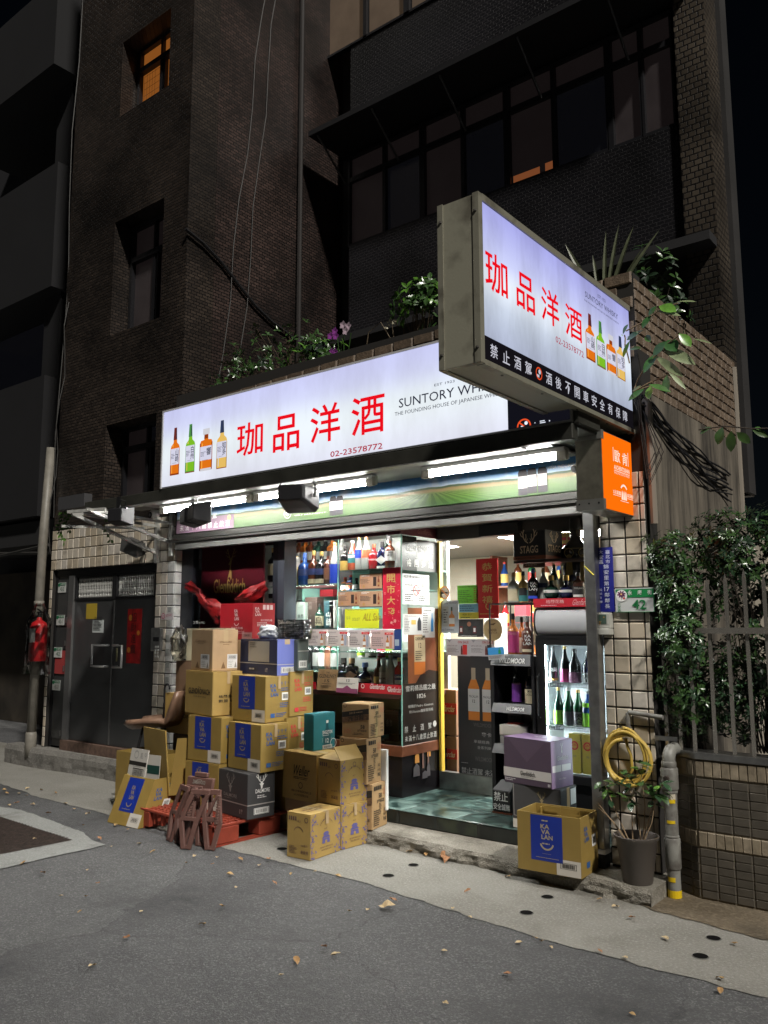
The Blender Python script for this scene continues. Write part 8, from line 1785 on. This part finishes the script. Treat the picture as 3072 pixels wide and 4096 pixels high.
# ---------------------------------------------------------------- low tiled boundary wall and steel fence at the right
bw = thing('boundary_wall', 'low boundary wall with pale upright and dark flat tile bands at the right', 'wall', (-1,4.86,0))
MB((-1,4.86,0)).box(-1.61,4.852,0,2.5,5.0,.752).hexa([(-1.74,4.925,0),(-1.6101,4.852,0),(-1.6101,5.0,0),(-1.74,5.0,0),(-1.74,4.925,.752),(-1.6101,4.852,.752),(-1.6101,5.0,.752),(-1.74,5.0,.752)]).build('wall_core', M('pale_brown_grout', (.2,.165,.115), .9), bw)
MB((-1,4.86,0)).box(-1.605,4.838,.753,2.5,5.0,.787).build('steel_cap', STEEL, bw); MB((-1,4.86,0)).hexa([(-1.745,4.915,.753),(-1.6051,4.838,.753),(-1.6051,5.0,.753),(-1.745,5.0,.753),(-1.745,4.915,.787),(-1.6051,4.838,.787),(-1.6051,5.0,.787),(-1.745,5.0,.787)]).build('steel_cap', STEEL, bw)
SOLD = [M('upright_tile_%d' % i, c, .5, var=.4, scale=18, bump=.25, bscale=60) for i, c in enumerate(((.33,.275,.195),(.29,.24,.17),(.36,.3,.22)))]
FLAT = [M('dark_flat_tile_%d' % i, c, .45, var=.3, scale=14, bump=.12, bscale=70) for i, c in enumerate(((.1,.088,.07),(.088,.078,.062),(.112,.098,.078)))]
rnd = random.Random(13)
F2 = Fr((-.74,.065,0), Vector((.13,-.073,0)).normalized(), (0,0,1), Vector((-.073,-.13,0)).normalized())
for (F, u0, u1) in ((Fr((1,-.009,0)), -1.607, -.35), (F2, .0, .148)):
    for z0, z1, n, tw, mt in ((.655,.748,1,.0465,SOLD),(.37,.648,6,.093,FLAT),(.28,.364,1,.0465,SOLD),(.012,.274,6,.093,FLAT)):
        rh = (z1-z0)/n
        for r in range(n):
            u = u0
            while u < u1-.012: e = min(u+tw, u1); lay('tile', bw, F, u+.0015, z0+r*rh+.001, e-u-.003, rh-.003, .006 if mt is SOLD else .004, mt, rnd, .01); u += tw
fn = thing('steel_fence', 'stainless steel bar fence on the low tiled wall in front of the shrubs', 'fence', (-1,4.88,.787))
CHR = M('stainless_bar', (.55,.52,.46), .25, .8)
xs = [-1.79,-1.70,-1.613]+[-1.499+i*.1015 for i in range(14)]
for i, x in enumerate(xs):
    zt = 1.72+.02*((i*7) % 3)
    y = 4.88 if x > -1.6 else 4.88+(-1.6-x)*.3
    MB((-1,4.88,.787)).box(x-.009,y-.008,.788,x+.009,y+.008,zt).add([(x-.009,y-.008,zt),(x+.009,y-.008,zt),(x+.009,y+.008,zt),(x-.009,y+.008,zt),(x,y,zt+.05)], [(0,1,4),(1,2,4),(2,3,4),(3,0,4)]).build('bar', CHR, fn)
MB((-1,4.88,.787)).box(-1.62,4.855,1.448,0,4.871,1.482).build('rail', CHR, fn)
MB((-1,4.88,.787)).box(-1.83,4.84,.838,-1.7,4.85,.862).build('end_plate', STEEL, fn)

# ---------------------------------------------------------------- foliage
def leaf_geo(mb, p, d, n, L_, W, droop=.2, fold=.15, K=4):
    d = Vector(d).normalized(); n = Vector(n); n = (n-d*n.dot(d)); n = n.normalized() if n.length > 1e-4 else d.orthogonal().normalized(); s = d.cross(n); p = Vector(p)
    P = []; prof = (0,.72,1,.7,0) if K == 4 else (0,.5,.85,1,.92,.62,0)
    for i in range(K+1):
        t = i/K; c = p+d*(L_*t)-n*(droop*L_*t*t); w = W*.5*prof[i]
        if w == 0: P.append((c,))
        else: P.append((c-s*w+n*fold*w, c, c+s*w+n*fold*w))
    v = []; idx = []
    for q in P: idx.append([len(v)+k for k in range(len(q))]); v += list(q)
    f = []
    for a, b in zip(idx, idx[1:]):
        if len(a) == 1: f += [(a[0], b[1], b[0]), (a[0], b[2], b[1])]
        elif len(b) == 1: f += [(a[0], a[1], b[0]), (a[1], a[2], b[0])]
        else: f += [(a[0],a[1],b[1],b[0]), (a[1],a[2],b[2],b[1])]
    return mb.add(v, f)
def LEAF(n, c, r=.3, alt=None): return M('leaf_'+n, c, r, alt=alt or tuple(k*.55 for k in c), scale=22, spec=.6, var=.4)
LG = LEAF('dark_glossy', (.035,.085,.038), .26); LM = LEAF('mid_green', (.05,.115,.03), .3); LB = LEAF('bright_green', (.1,.25,.03), .35); LP = LEAF('pale_back', (.2,.26,.1), .5); LD = LEAF('shade_green', (.02,.045,.022), .4); TWIG = M('twig', (.16,.12,.075), .8, var=.4, scale=60); TWIGD = M('dark_twig', (.05,.04,.03), .8)
def shrub(label, x, y, z, pts, seed, n_ros, leafL, mats, group, stem_n=5, zmin=None, cat='shrub', twig=TWIGD, nl=(5,8)):
    t = thing('shrub', label, cat, (x, y, z), 0, group); rnd = random.Random(seed); o = (x, y, z)
    mbs = [MB(o) for _ in mats]; tips = []
    for i in range(n_ros):
        cx, cy, cz, rx, ry, rz = pts[rnd.randrange(len(pts))]
        while True:
            q = Vector((rnd.uniform(-1,1), rnd.uniform(-1,1), rnd.uniform(-1,1)))
            if .25 < q.length < 1: break
        q *= 1+.25*noise.noise(Vector((q.x*3, q.y*3, q.z*3+seed)))
        c = Vector((cx+q.x*rx, cy+q.y*ry, cz+q.z*rz)); tips.append(c)
        ax = (Vector((q.x*rx, q.y*ry-.25*ry, q.z*rz*.6))+Vector((rnd.uniform(-.03,.03), rnd.uniform(-.06,.02), .05))).normalized()
        k = rnd.randint(*nl); mb = mbs[rnd.randrange(len(mats))]
        for j in range(k):
            a = j*2.4+rnd.uniform(-.3,.3); u = ax.orthogonal().normalized(); w = ax.cross(u)
            dd = (u*math.cos(a)+w*math.sin(a)+ax*rnd.uniform(.15,.7)); ll = leafL*rnd.uniform(.65,1.15)
            leaf_geo(mb, c+ax*(.004*j), dd, ax, ll, ll*rnd.uniform(.36,.46), .2, .2)
    for m, mb in zip(mats, mbs):
        if mb.f: mb.build('foliage', m, t)['kind'] = 'stuff'
    mb = MB(o); b = Vector(o)
    for i in range(min(len(tips), stem_n*6)):
        c = tips[rnd.randrange(len(tips))]; r0 = b+Vector((rnd.uniform(-.06,.06), rnd.uniform(-.03,.05), 0)); m_ = r0.lerp(c, .5)+Vector((rnd.uniform(-.04,.04), 0, .03)); mb.tube([r0, m_, c], [.006 if i < stem_n else .003, .004 if i < stem_n else .002, .0012], 4)
    mb.build('stem', twig, t)
    return t
hg = 'shrubs behind the steel fence'
shrub('glossy leaved shrub poking through the fence beside the tiled pier', -1.66, 5.02, .78, [(-1.7,4.93,1.18,.13,.1,.33),(-1.66,4.88,1.4,.14,.12,.2),(-1.68,4.9,1.66,.12,.1,.16),(-1.62,5.05,1.75,.18,.15,.3),(-1.72,4.92,1.9,.16,.12,.16),(-1.6,4.98,1.1,.16,.13,.25)], 3, 760, .04, [LG, LM, LM], hg)
shrub('dark glossy leaved shrub behind the middle of the steel fence', -1.3, 5.1, .78, [(-1.42,5.02,1.1,.16,.12,.28),(-1.3,5.1,1.3,.2,.14,.25),(-1.35,5.05,1.88,.22,.16,.22),(-1.2,5.15,2.02,.2,.15,.16),(-1.45,5.0,1.98,.16,.12,.2)], 5, 640, .04, [LG, LD, LM], hg)
shrub('dark glossy leaved shrub behind the right end of the fence', -.95, 5.1, .78, [(-1.05,5.0,1.05,.18,.14,.26),(-.95,5.1,1.4,.2,.15,.35),(-1.0,5.05,1.95,.2,.15,.2),(-1.1,5.05,1.35,.14,.12,.2)], 8, 560, .042, [LG, LD, LM], hg)
shrub('deep shade shrub mass filling the bed behind the whole fence', -1.15, 5.45, .78, [(-1.55,5.35,1.15,.22,.14,.35),(-1.1,5.4,1.2,.3,.14,.4),(-.75,5.4,1.3,.3,.14,.45),(-1.35,5.4,1.65,.3,.14,.3),(-.95,5.4,1.75,.3,.14,.3)], 61, 620, .055, [LD, LG, LD], hg)
tr_ = thing('bare_trunk', 'thin dark crooked trunk rising behind the fence bars', 'trunk', (-1.2,5.25,.78))
MB((0,0,0)).tube([(-.12,0,0),(-.1,.01,.35),(-.02,.03,.7),(.06,.02,1.0),(.14,0,1.2)], [.02,.018,.015,.012,.008], 6).tube([(-.02,.03,.7),(-.1,.0,.95),(-.14,-.02,1.15)], [.012,.008,.005], 5).tube([(.06,.02,.98),(.3,.05,1.08),(.5,.05,1.06)], [.01,.006,.003], 5).build('trunk', TWIGD, tr_)
# potted plant on the kerb
pp = thing('plant_pot', 'dark grey brown tapered plastic plant pot on the kerb end', 'plant pot', (-1.89,4.66,.086))
POT = M('taupe_plastic', (.085,.073,.065), .5, var=.12, scale=6)
MB().lathe((0,0,0), [(.078,0),(.08,.004),(.112,.225),(.122,.235),(.124,.25),(.116,.252),(.108,.24),(.1,.2)], 28, cap=False).lathe((0,0,.001),[(.0,0),(.078,0)],20,cap=False).build('pot', POT, pp, smooth='auto')
MB().disc(FZ(.205), 0, 0, .1, 0, 20).build('soil', M('dry_soil', (.09,.06,.04), .95, var=.5, scale=60, bump=.6), pp)
po = thing('potted_plant', 'sparse green leaved shrub with bare twigs growing in the grey pot', 'plant', (-1.89,4.66,.29))
rnd = random.Random(21); stems = [((-.04,0),(-.1,-.03,.16),(-.17,-.02,.31)),((.03,0),(.09,.0,.18),(.17,-.02,.34)),((.03,.02),(.05,.02,.2),(.04,.0,.42)),((-.03,.02),(-.02,0,.14),(-.02,-.03,.24)),((.04,-.02),(.1,-.02,.13),(.13,-.02,.28)),((-.04,-.02),(-.12,-.03,.1),(-.2,-.05,.2)),((.02,.02),(.0,.02,.2),(-.06,0,.36))]
mb = MB()
for a, b, c in stems: mb.tube([(*a,0), b, c], [.0042,.0032,.0016], 5)
mb.tube([(-.04,0,0),(-.13,-.02,.11),(-.2,-.04,.17)], .0022, 4).tube([(.05,0,0),(.1,-.03,.04),(.14,-.04,.06)], .002, 4).build('stem', M('pale_twig', (.32,.23,.14), .7), po)
lv = []
for m in (LG, LM, LB):
    for L_ in (.078, .062):
        mb = leaf_geo(MB(), (0,0,0), (1,0,0), (0,0,1), L_, L_*.5, .25, .18, 6); me = bpy.data.meshes.new('leaf'); me.from_pydata(mb.v, [], mb.f); me.materials.append(m); me.polygons.foreach_set('use_smooth', [True]*len(me.polygons)); lv.append(me)
for a, b, c in stems:
    if c[2] < .22: continue
    for j in range(15 if c[2] > .3 else 10):
        o_ = bpy.data.objects.new('leaf', rnd.choice(lv[:4] if rnd.random() < .75 else lv[4:])); COL.objects.link(o_); o_.parent = po
        q = Vector(b).lerp(Vector(c), 1-.17*(j//4)+rnd.uniform(-.06,.05))+Vector((rnd.uniform(-.015,.015),rnd.uniform(-.02,.02),rnd.uniform(-.01,.02))); o_.location = q; o_.rotation_euler = (rnd.uniform(-.4,.4), rnd.uniform(-.7,.5), j*2.2+rnd.uniform(-.4,.4))
# grey standpipe
gp = thing('grey_standpipe', 'fat grey plastic pipe with elbow and torn yellow tape beside the pier', 'pipe', (-1.735,4.79,0))
GP = M('grey_pvc', (.22,.22,.2), .5, alt=(.11,.1,.09), scale=11, fac=(.35,.55), bump=.05)
MB().tube([(0,0,0),(0,0,.74)]+[(.0,.05-.05*math.cos(a*.26), .74+.05*math.sin(a*.26)) for a in range(1,7)]+[(0,.12,.79)], .036, 14).build('pipe', GP, gp, smooth='auto')
for z0, z1, r in ((.155,.32,.043),(.58,.70,.048),(.7,.735,.041),(.56,.58,.042),(.32,.335,.04)): MB().lathe((0,0,0), [(r*.93,z0),(r,z0+.006),(r,z1-.006),(r*.93,z1)], 18).build('coupling', GP, gp, smooth='auto')
MB().tube([(0,-.045,.645),(0,-.062,.645)], .016, 10).build('valve_nut', M('rusty_cast_iron'), gp)
YT = M('yellow_tape', (.72,.5,.01), .45)
MB().lathe((0,0,0), [(.0375,.005),(.0375,.045)], 16, cap=False).build('yellow_tape', YT, gp)
for z, a0, s in ((.09,-130,1),(.40,-110,.7),(.51,-100,.8)): MB().lathe((0,0,0), [(.038,z),(.0385,z+.025*s)], 6, a0=a0, a1=a0+70, cap=False).build('torn_tape', YT, gp)
MB().lathe((0,0,0), [(.038,.53),(.038,.575)], 5, a0=-70, a1=-25, cap=False).build('paper_tag', M('tag_paper', (.5,.46,.36), .7), gp)
# tap, water pipe and hose
tpz = thing('garden_tap', 'small metal garden tap with grey water pipe on the tiled pier', 'tap', (-1.99,4.84,.85))
MB((0,0,0)).tube([(0,.02,.03),(0,-.02,.03),(0,-.03,.0),(0,-.035,-.03)], .011, 8).tube([(-.03,-.02,.0),(.02,-.02,.005)], .006, 6).build('tap', M('tap_metal', (.4,.38,.34), .35, .8), tpz)
MB().tube([(.005,.0,.03),(.005,.0,.125),(.012,.0,.135),(.22,-.01,.118)], .014, 10).build('water_pipe', GP, tpz, smooth='auto')
hs_ = thing('garden_hose', 'coiled yellow garden hose hanging from the tap on the tiled pier', 'hose', (-1.985,4.81,.745))
HOSE = M('yellow_hose', (.55,.38,.075), .45, var=.2, scale=9)
P = []
for i in range(24*5):
    a = 2*math.pi*i/24; k = i/24; rx, rz = .118+.007*math.sin(k*2.1)+.004*k, .152-.004*k+.008*math.sin(k*3.3)
    P.append((math.sin(a)*rx+.012*(k-2)*.8, -.012+.022*math.sin(k*2.4)-.006*k, math.cos(a)*rz-.006*k))
MB().tube(P, .0105, 8).tube([(0,-.01,.09),(.01,-.02,.05),(.03,-.02,0),(.035,-.02,-.08),(.0,-.02,-.13)], .0095, 8).build('hose', HOSE, hs_, smooth=True)
MB().tube([(-.05,-.012,.07),(-.02,-.018,.1),(.02,-.02,.1)], .006, 6).build('tie', M('pale_tie', (.5,.45,.33), .5), hs_)
# big leaved climber by the projecting sign
LG, LM, LB, LP, LD = LEAF('climber_deep', (.06,.17,.05)), LEAF('climber_mid', (.1,.24,.06)), LEAF('climber_bright', (.17,.4,.06)), LEAF('climber_pale', (.3,.38,.18), .5), LEAF('climber_dim', (.06,.12,.03))  # leaf palette lightened in colour to stand in for the sign's light
cl = thing('climbing_plant', 'large leaved climbing plant reaching out beside the projecting sign', 'plant', (-1.827, 4.75, 2.897))
o = (-1.827, 4.75, 2.897)
_S = lambda p: Vector((-1.828+(p[0]-230)*.000885-(p[1]-1150)*-.00002, 4.75, 2.879-(p[1]-1150)*.00079))
mb = MB(o)
for q in ([(230,1130),(260,1030),(330,930),(450,830),(570,770)],[(230,1130),(330,1080),(480,1040)],[(190,760),(190,690),(185,660)],[(215,900),(195,800),(190,740)],[(205,640),(330,590),(450,520),(570,515)],[(230,1140),(300,1110),(350,1105)]): mb.tube([_S(a)+Vector((0,.02*math.sin(i),0)) for i, a in enumerate(q)], .0045, 5)
mb.build('stem', M('climber_stem', (.25,.18,.1), .7), cl)
rnd = random.Random(31)
for (a, b, w, m) in (((455,520),(575,590),.07,LB),((430,545),(600,625),.03,LP),((440,510),(370,560),.035,LM),((385,560),(330,655),.05,LG),((575,515),(705,550),.014,LP),((190,670),(235,605),.04,LM),((190,680),(120,640),.04,LB),((185,690),(90,682),.035,LM),((190,700),(110,738),.04,LM),((195,685),(330,660),.025,LP),((200,705),(300,695),.05,LG),((240,735),(180,860),.03,LM),((215,790),(305,797),.04,LD),((330,695),(370,765),.04,LM),((480,780),(545,885),.085,LG),((570,760),(640,865),.06,LB),((485,800),(390,890),.055,LG),((400,855),(322,1003),.06,LG),((450,840),(655,1000),.07,LP),((405,895),(565,1080),.05,LP),((480,1035),(590,1180),.03,LP),((465,1050),(450,1190),.05,LM),((345,1108),(335,1210),.055,LB),((345,1105),(490,1175),.045,LM),((300,1115),(205,1200),.045,LG),((225,1130),(300,1112),.02,LP),((655,820),(780,888),.012,LP)):
    A_, B_ = _S(a)+Vector((0,rnd.uniform(-.03,.03),0)), _S(b)+Vector((0,rnd.uniform(-.06,.0),0)); leaf_geo(MB(o), A_, B_-A_, (rnd.uniform(-.3,.5),-1,rnd.uniform(.2,.8)), (B_-A_).length, w, .12, .25, 6).build('leaf', m, cl, smooth=True)
c2_ = thing('climbing_plant', 'few large leaves on a cable at the right edge of the side wall', 'plant', (-1.2,4.9,2.6))
o = (-1.2,4.9,2.6); mb = MB(o)
mb.tube([_S((640,1500)),_S((800,1500)),_S((960,1545)),_S((1180,1580))], .004, 5).build('stem', TWIGD, c2_)
for (a, b, w, m) in (((720,1490),(640,1525),.03,LM),((790,1505),(745,1625),.06,LM),((840,1540),(825,1690),.055,LD),((870,1555),(945,1645),.05,LD),((960,1545),(1050,1615),.04,LD),((980,1540),(1020,1560),.02,LM),((1160,1655),(1045,1685),.03,LP),((1160,1740),(1105,1930),.06,LP)):
    A_, B_ = _S(a), _S(b); leaf_geo(MB(o), A_, B_-A_, (rnd.uniform(-.3,.3),-1,rnd.uniform(.1,.6)), (B_-A_).length, w, .12, .2, 6).build('leaf', m, c2_, smooth=True)
LG, LM, LB, LD = (MATS['leaf_'+k] for k in ('dark_glossy','mid_green','bright_green','shade_green'))
# cable tangle at the wall corner
cbt = thing('cable_tangle', 'tangle of black and grey cables sagging along the side wall behind the signs', 'cable', (-1.8,4.85,2.7))
o = (-1.8,4.85,2.7); rnd = random.Random(17)
for i in range(9):
    a0 = Vector((-1.835+rnd.uniform(0,.02), 4.86, 2.86+rnd.uniform(-.06,.06))); a1 = Vector((-1.82, 6.6, 2.5+rnd.uniform(-.1,.15))); sag = rnd.uniform(.02,.16)
    MB(o).tube([a0.lerp(a1, t/12)+Vector((.02*math.sin(t+i), 0, -sag*math.sin(math.pi*t/12)-.006*math.sin(t*.9+i))) for t in range(13)], rnd.uniform(.004,.008), 5).build('cable', BLKPLA, cbt)
for i in range(6):
    r = rnd.uniform(.05,.12); z = 2.5+rnd.uniform(0,.12); MB(o).tube([(-1.86+.04*i*.4, 4.82-.02*i, 2.86), (-1.84+r*.4, 4.79, z+.1), (-1.82+r*.5, 4.78, z-.1-r), (-1.8+r, 4.8, z-.05), (-1.82, 4.87, 2.8)], .003, 5).build('grey_wire', M('pale_wire'), cbt)
MB(o).tube([(-1.83,4.9,2.85),(-1.8,4.88,2.87),(-1.79,4.88,2.84),(-1.79,4.89,2.1)], .022, 8).build('conduit', M('grey_conduit', (.25,.22,.18), .6), cbt)
MB(o).tube([(-1.836,6.98,2.2),(-1.836,6.98,3.6)], .025, 8).build('corner_pipe', M('grey_conduit'), cbt)
# roof planter plants
sk = thing('spiky_plant', 'spiky long bladed plant on the right end of the roof planter', 'plant', (-2.16,5.15,3.57))
for i, (q, w) in enumerate((((-.26,-.04,.6),.035),((-.1,.05,.5),.03),((.02,0,.62),.03),((.1,.03,.66),.03),((.22,-.03,.58),.04),((.38,0,.52),.04),((.32,-.12,.38),.03),((-.2,-.1,.25),.03))):
    leaf_geo(MB(), (0,0,0), q, (-q[0]*.3,-1,.6), Vector(q).length, w, .05, .4, 6).build('leaf', LEAF('spiky', (.14,.16,.09), .45), sk)
rg = 'plants in the roof planter'
shrub('leafy planter shrub left of the projecting sign top', -3.8, 5.25, 3.56, [(-3.78,5.2,4.06,.2,.15,.16),(-3.65,5.15,4.12,.15,.12,.12)], 41, 60, .085, [LM, LB], rg, 5, cat='plant', twig=TWIG, nl=(4,6))
shrub('twiggy dark planter shrub at the left end of the roof planter', -5.3, 5.3, 3.56, [(-5.6,5.2,4.0,.35,.15,.38),(-6.05,5.2,3.9,.28,.15,.32),(-5.1,5.2,3.95,.3,.12,.3)], 43, 170, .06, [LD, LM, LM], rg, 14, cat='plant', twig=TWIG, nl=(3,5))
shrub('low mixed green planter plants below the grey wall, beside the orchids', -4.35, 5.15, 3.56, [(-4.75,5.15,3.85,.25,.12,.2),(-5.0,5.12,3.8,.2,.1,.2)], 45, 70, .07, [LM, LD, LB], rg, 4, cat='plant', nl=(3,5))
shrub('sparse dark planter greenery near the pale flowers', -3.45, 5.2, 3.56, [(-3.5,5.15,3.74,.3,.1,.1)], 47, 40, .06, [LD, LM], rg, 4, cat='plant', nl=(3,5))
shrub('dark leafy plants behind the spiky plant on the shop roof', -2.1, 5.9, 3.5, [(-2.1,5.9,4.0,.25,.2,.3),(-1.95,5.7,3.7,.15,.2,.2)], 49, 110, .07, [LD, LM], rg, 4, cat='plant', nl=(3,5))
or_ = thing('orchid', 'purple and pale pink orchids standing in the roof planter', 'orchid', (-4.48,5.1,3.6))
mb = MB(); 
for q in ((-.06,.0,.36),(.02,0,.4),(.1,0,.34)): mb.tube([(q[0]*.3,0,0),(q[0]*.6,.01,q[2]*.5),q], .004, 4)
mb.build('stem', LM, or_)
rnd = random.Random(2)
for q, c in (((-.12,-.01,.36),'p'),((-.07,-.01,.39),'p'),((-.05,-.02,.34),'p'),((-.1,-.02,.21),'p'),((-.06,-.02,.2),'p'),((.03,-.02,.42),'w'),((.08,-.01,.4),'w'),((.06,-.02,.36),'w')):
    mb = MB()
    for k in range(5): a = k*1.257; leaf_geo(mb, q, (math.cos(a), -.3, math.sin(a)), (0,-1,0), .038, .032, .1, .1)
    mb.build('flower', M('orchid_'+c, (.3,.06,.34) if c == 'p' else (.55,.42,.5), .5), or_)
pf = thing('flowering_plant', 'small cream flowers on thin stalks in the roof planter right of the orchids', 'flowers', (-3.94,5.1,3.6))
mb = MB()
for i in range(26): a, b = rnd.uniform(-.06,.06), rnd.uniform(0,.05); leaf_geo(mb, (a,-.01,.3+b-abs(a)*.5), (rnd.uniform(-1,1),-.5,rnd.uniform(-.2,1)), (0,-1,0), .02, .018, 0, 0)
mb.build('flower', M('cream_petal', (.5,.46,.34), .6), pf); MB().tube([(0,0,0),(.02,0,.15),(0,0,.3)], .004, 4).tube([(-.3,0,.0),(-.25,0,.3),(-.12,0,.36),(-.02,0,.2)], .0035, 4).build('stem', TWIG, pf)
iv = thing('trailing_ivy', 'small ivy trailing from the end of the awning beam above the steel door', 'plant', (-7.1,4.2,2.56))
rnd = random.Random(19); mb = MB(); st_ = MB()
for (x0, ln, y0) in ((-.12,.22,0),(-.06,.3,0),(-.02,.18,.02),(.42,.3,.1)):
    P = [Vector((x0+.03*math.sin(k*1.3)+(.02*k if ln == .3 and x0 > 0 else 0), y0, -ln*k/6)) for k in range(7)]; st_.tube(P, .002, 4)
    for k, q in enumerate(P):
        for s in (-1, 1): leaf_geo(mb, q, (s*.8, rnd.uniform(-.6,.1), -.5), (0,-1,.3), rnd.uniform(.03,.05), .032, .1, .15)
mb.build('foliage', LEAF('ivy', (.12,.26,.05), .35), iv)['kind'] = 'stuff'; st_.build('stem', LM, iv)
# dry leaves lying about, each a thing
LV = []
rnd = random.Random(77)
for k, c in enumerate(((.5,.33,.14),(.42,.25,.1),(.55,.42,.24),(.38,.19,.09),(.6,.47,.28))):
    mb = leaf_geo(MB(), (-.024,0,.004), (1,0,0), (0,0,1), .05, .03, -.25 if k % 2 else .05, .5, 6)
    me = bpy.data.meshes.new('dry_leaf'); me.from_pydata([v+Vector((0,0,.008*noise.noise(v*60+Vector((k,0,0)))+.003)) for v in mb.v], [], mb.f); me.materials.append(M('dry_leaf_%d' % k, c, .7, var=.35, scale=90)); LV.append(me)
spots = [(-6.955, 3.777),(-7.35, 4.008),(-5.706, 3.25),(-4.893, 2.85),(-5.202, 2.894),(-4.757, 3.064),(-5.119, 3.474),(-5.429, 3.816),(-6.373, 3.96),(-7.106, 4.224),(-7.344, 4.225),(-7.213, 4.012),(-6.931, 3.704),(-6.382, 3.742),(-6.629, 4.03),(-6.132, 3.936),(-4.788, 3.57),(-3.861, 2.819),(-3.59, 2.539),(-3.435, 2.261),(-3.457, 2.894),(-4.242, 3.616),(-4.396, 3.535),(-3.989, 3.543),(-3.772, 3.398),(-3.58, 3.13),(-3.992, 3.785),(-3.649, 3.58),(-3.713, 3.782),(-3.63, 3.906),(-2.763, 3.041),(-2.668, 3.018),(-2.706, 2.708),(-2.753, 2.846),(-2.996, 3.494),(-2.938, 3.576),(-3.456, 3.923),(-2.303, 3.359),(-2.597, 3.87),(-2.001, 2.921),(-2.68, 4.145),(-2.449, 3.807),(-2.644, 4.533),(-2.083, 3.658),(-2.051, 3.758),(-2.003, 3.736),(-1.936, 3.702),(-2.041, 4.474),(-1.924, 4.423),(-1.733, 3.791),(-1.616, 3.795),(-1.557, 4.136),(-1.21, 3.832),(-1.171, 3.698),(-1.277, 4.267),(-1.379, 3.288),(-1.784, 4.302),(-5.356, 3.538),(-5.621, 3.847),(-5.031, 3.634),(-4.48, 3.67),(-4.341, 3.738),(-4.177, 3.797),(-4.036, 3.907),(-4.43, 2.698),(-4.307, 2.773),(-4.117, 2.619),(-7.507, 4.181),(-7.433, 3.944),(-7.613, 4.016),(-6.811, 3.842),(-5.814, 3.696),(-3.439, 4.621),(-3.302, 4.615),(-1.938, 3.309),(-4.463, 2.945),(-2.913, 3.764)]
REG = {}
for i, (x, y) in enumerate(spots):
    yb = 3.95 if x < -2.6 else 3.8
    k = ('on the iron drain cover' if inside((x, y), cov) else 'on the pavement left of the pallet' if y > 4.06 and x < -4.5 else 'on the concrete pavement before the shop' if y > yb and x > -4.4 else
         'on the dark road near the drain' if x < -5.1 else 'on the dark road before the pallet' if x < -3.9 else 'on the dark road at the middle' if x < -2.2 else 'on the dark road at the right')
    REG.setdefault(k, []).append((x-.78*y*0, x/y, x, y))
n_ = 0
for k, L_ in REG.items():
    for q, (_, _, x, y) in enumerate(sorted(L_, key=lambda e: e[1])):
        o_ = bpy.data.objects.new('fallen_leaf', LV[n_ % 5]); COL.objects.link(o_); o_.location = (x, y, .012 if 'cover' in k else .005); o_.rotation_euler = (rnd.uniform(-.15,.15), rnd.uniform(-.15,.15), rnd.uniform(0,6.28)); s = rnd.uniform(.55,1.05); o_.scale = (s, s, s); n_ += 1
        tag(o_, 'small dry leaf '+k+', '+(ORD[q] if q < 20 else 'twenty-'+ORD[q-20])+' from the left', 'leaf', 'fallen leaves on the road')
o_ = bpy.data.objects.new('fallen_leaf', LV[2]); COL.objects.link(o_); o_.location = (-2.881, 3.666, .006); o_.scale = (1.9,2.1,1.6); o_.rotation_euler = (.1,-.1,.5); tag(o_, 'biggest dry leaf lying alone on the asphalt near the pavement edge', 'leaf', 'fallen leaves on the road')
o_ = bpy.data.objects.new('fallen_leaf', LV[3]); COL.objects.link(o_); o_.location = (-3.14, 4.592, .006); o_.scale = (1.7,2.2,2.2); o_.rotation_euler = (.2,-.3,2.1); tag(o_, 'curled reddish brown leaf against the foot of the kerb', 'leaf', 'fallen leaves on the road')
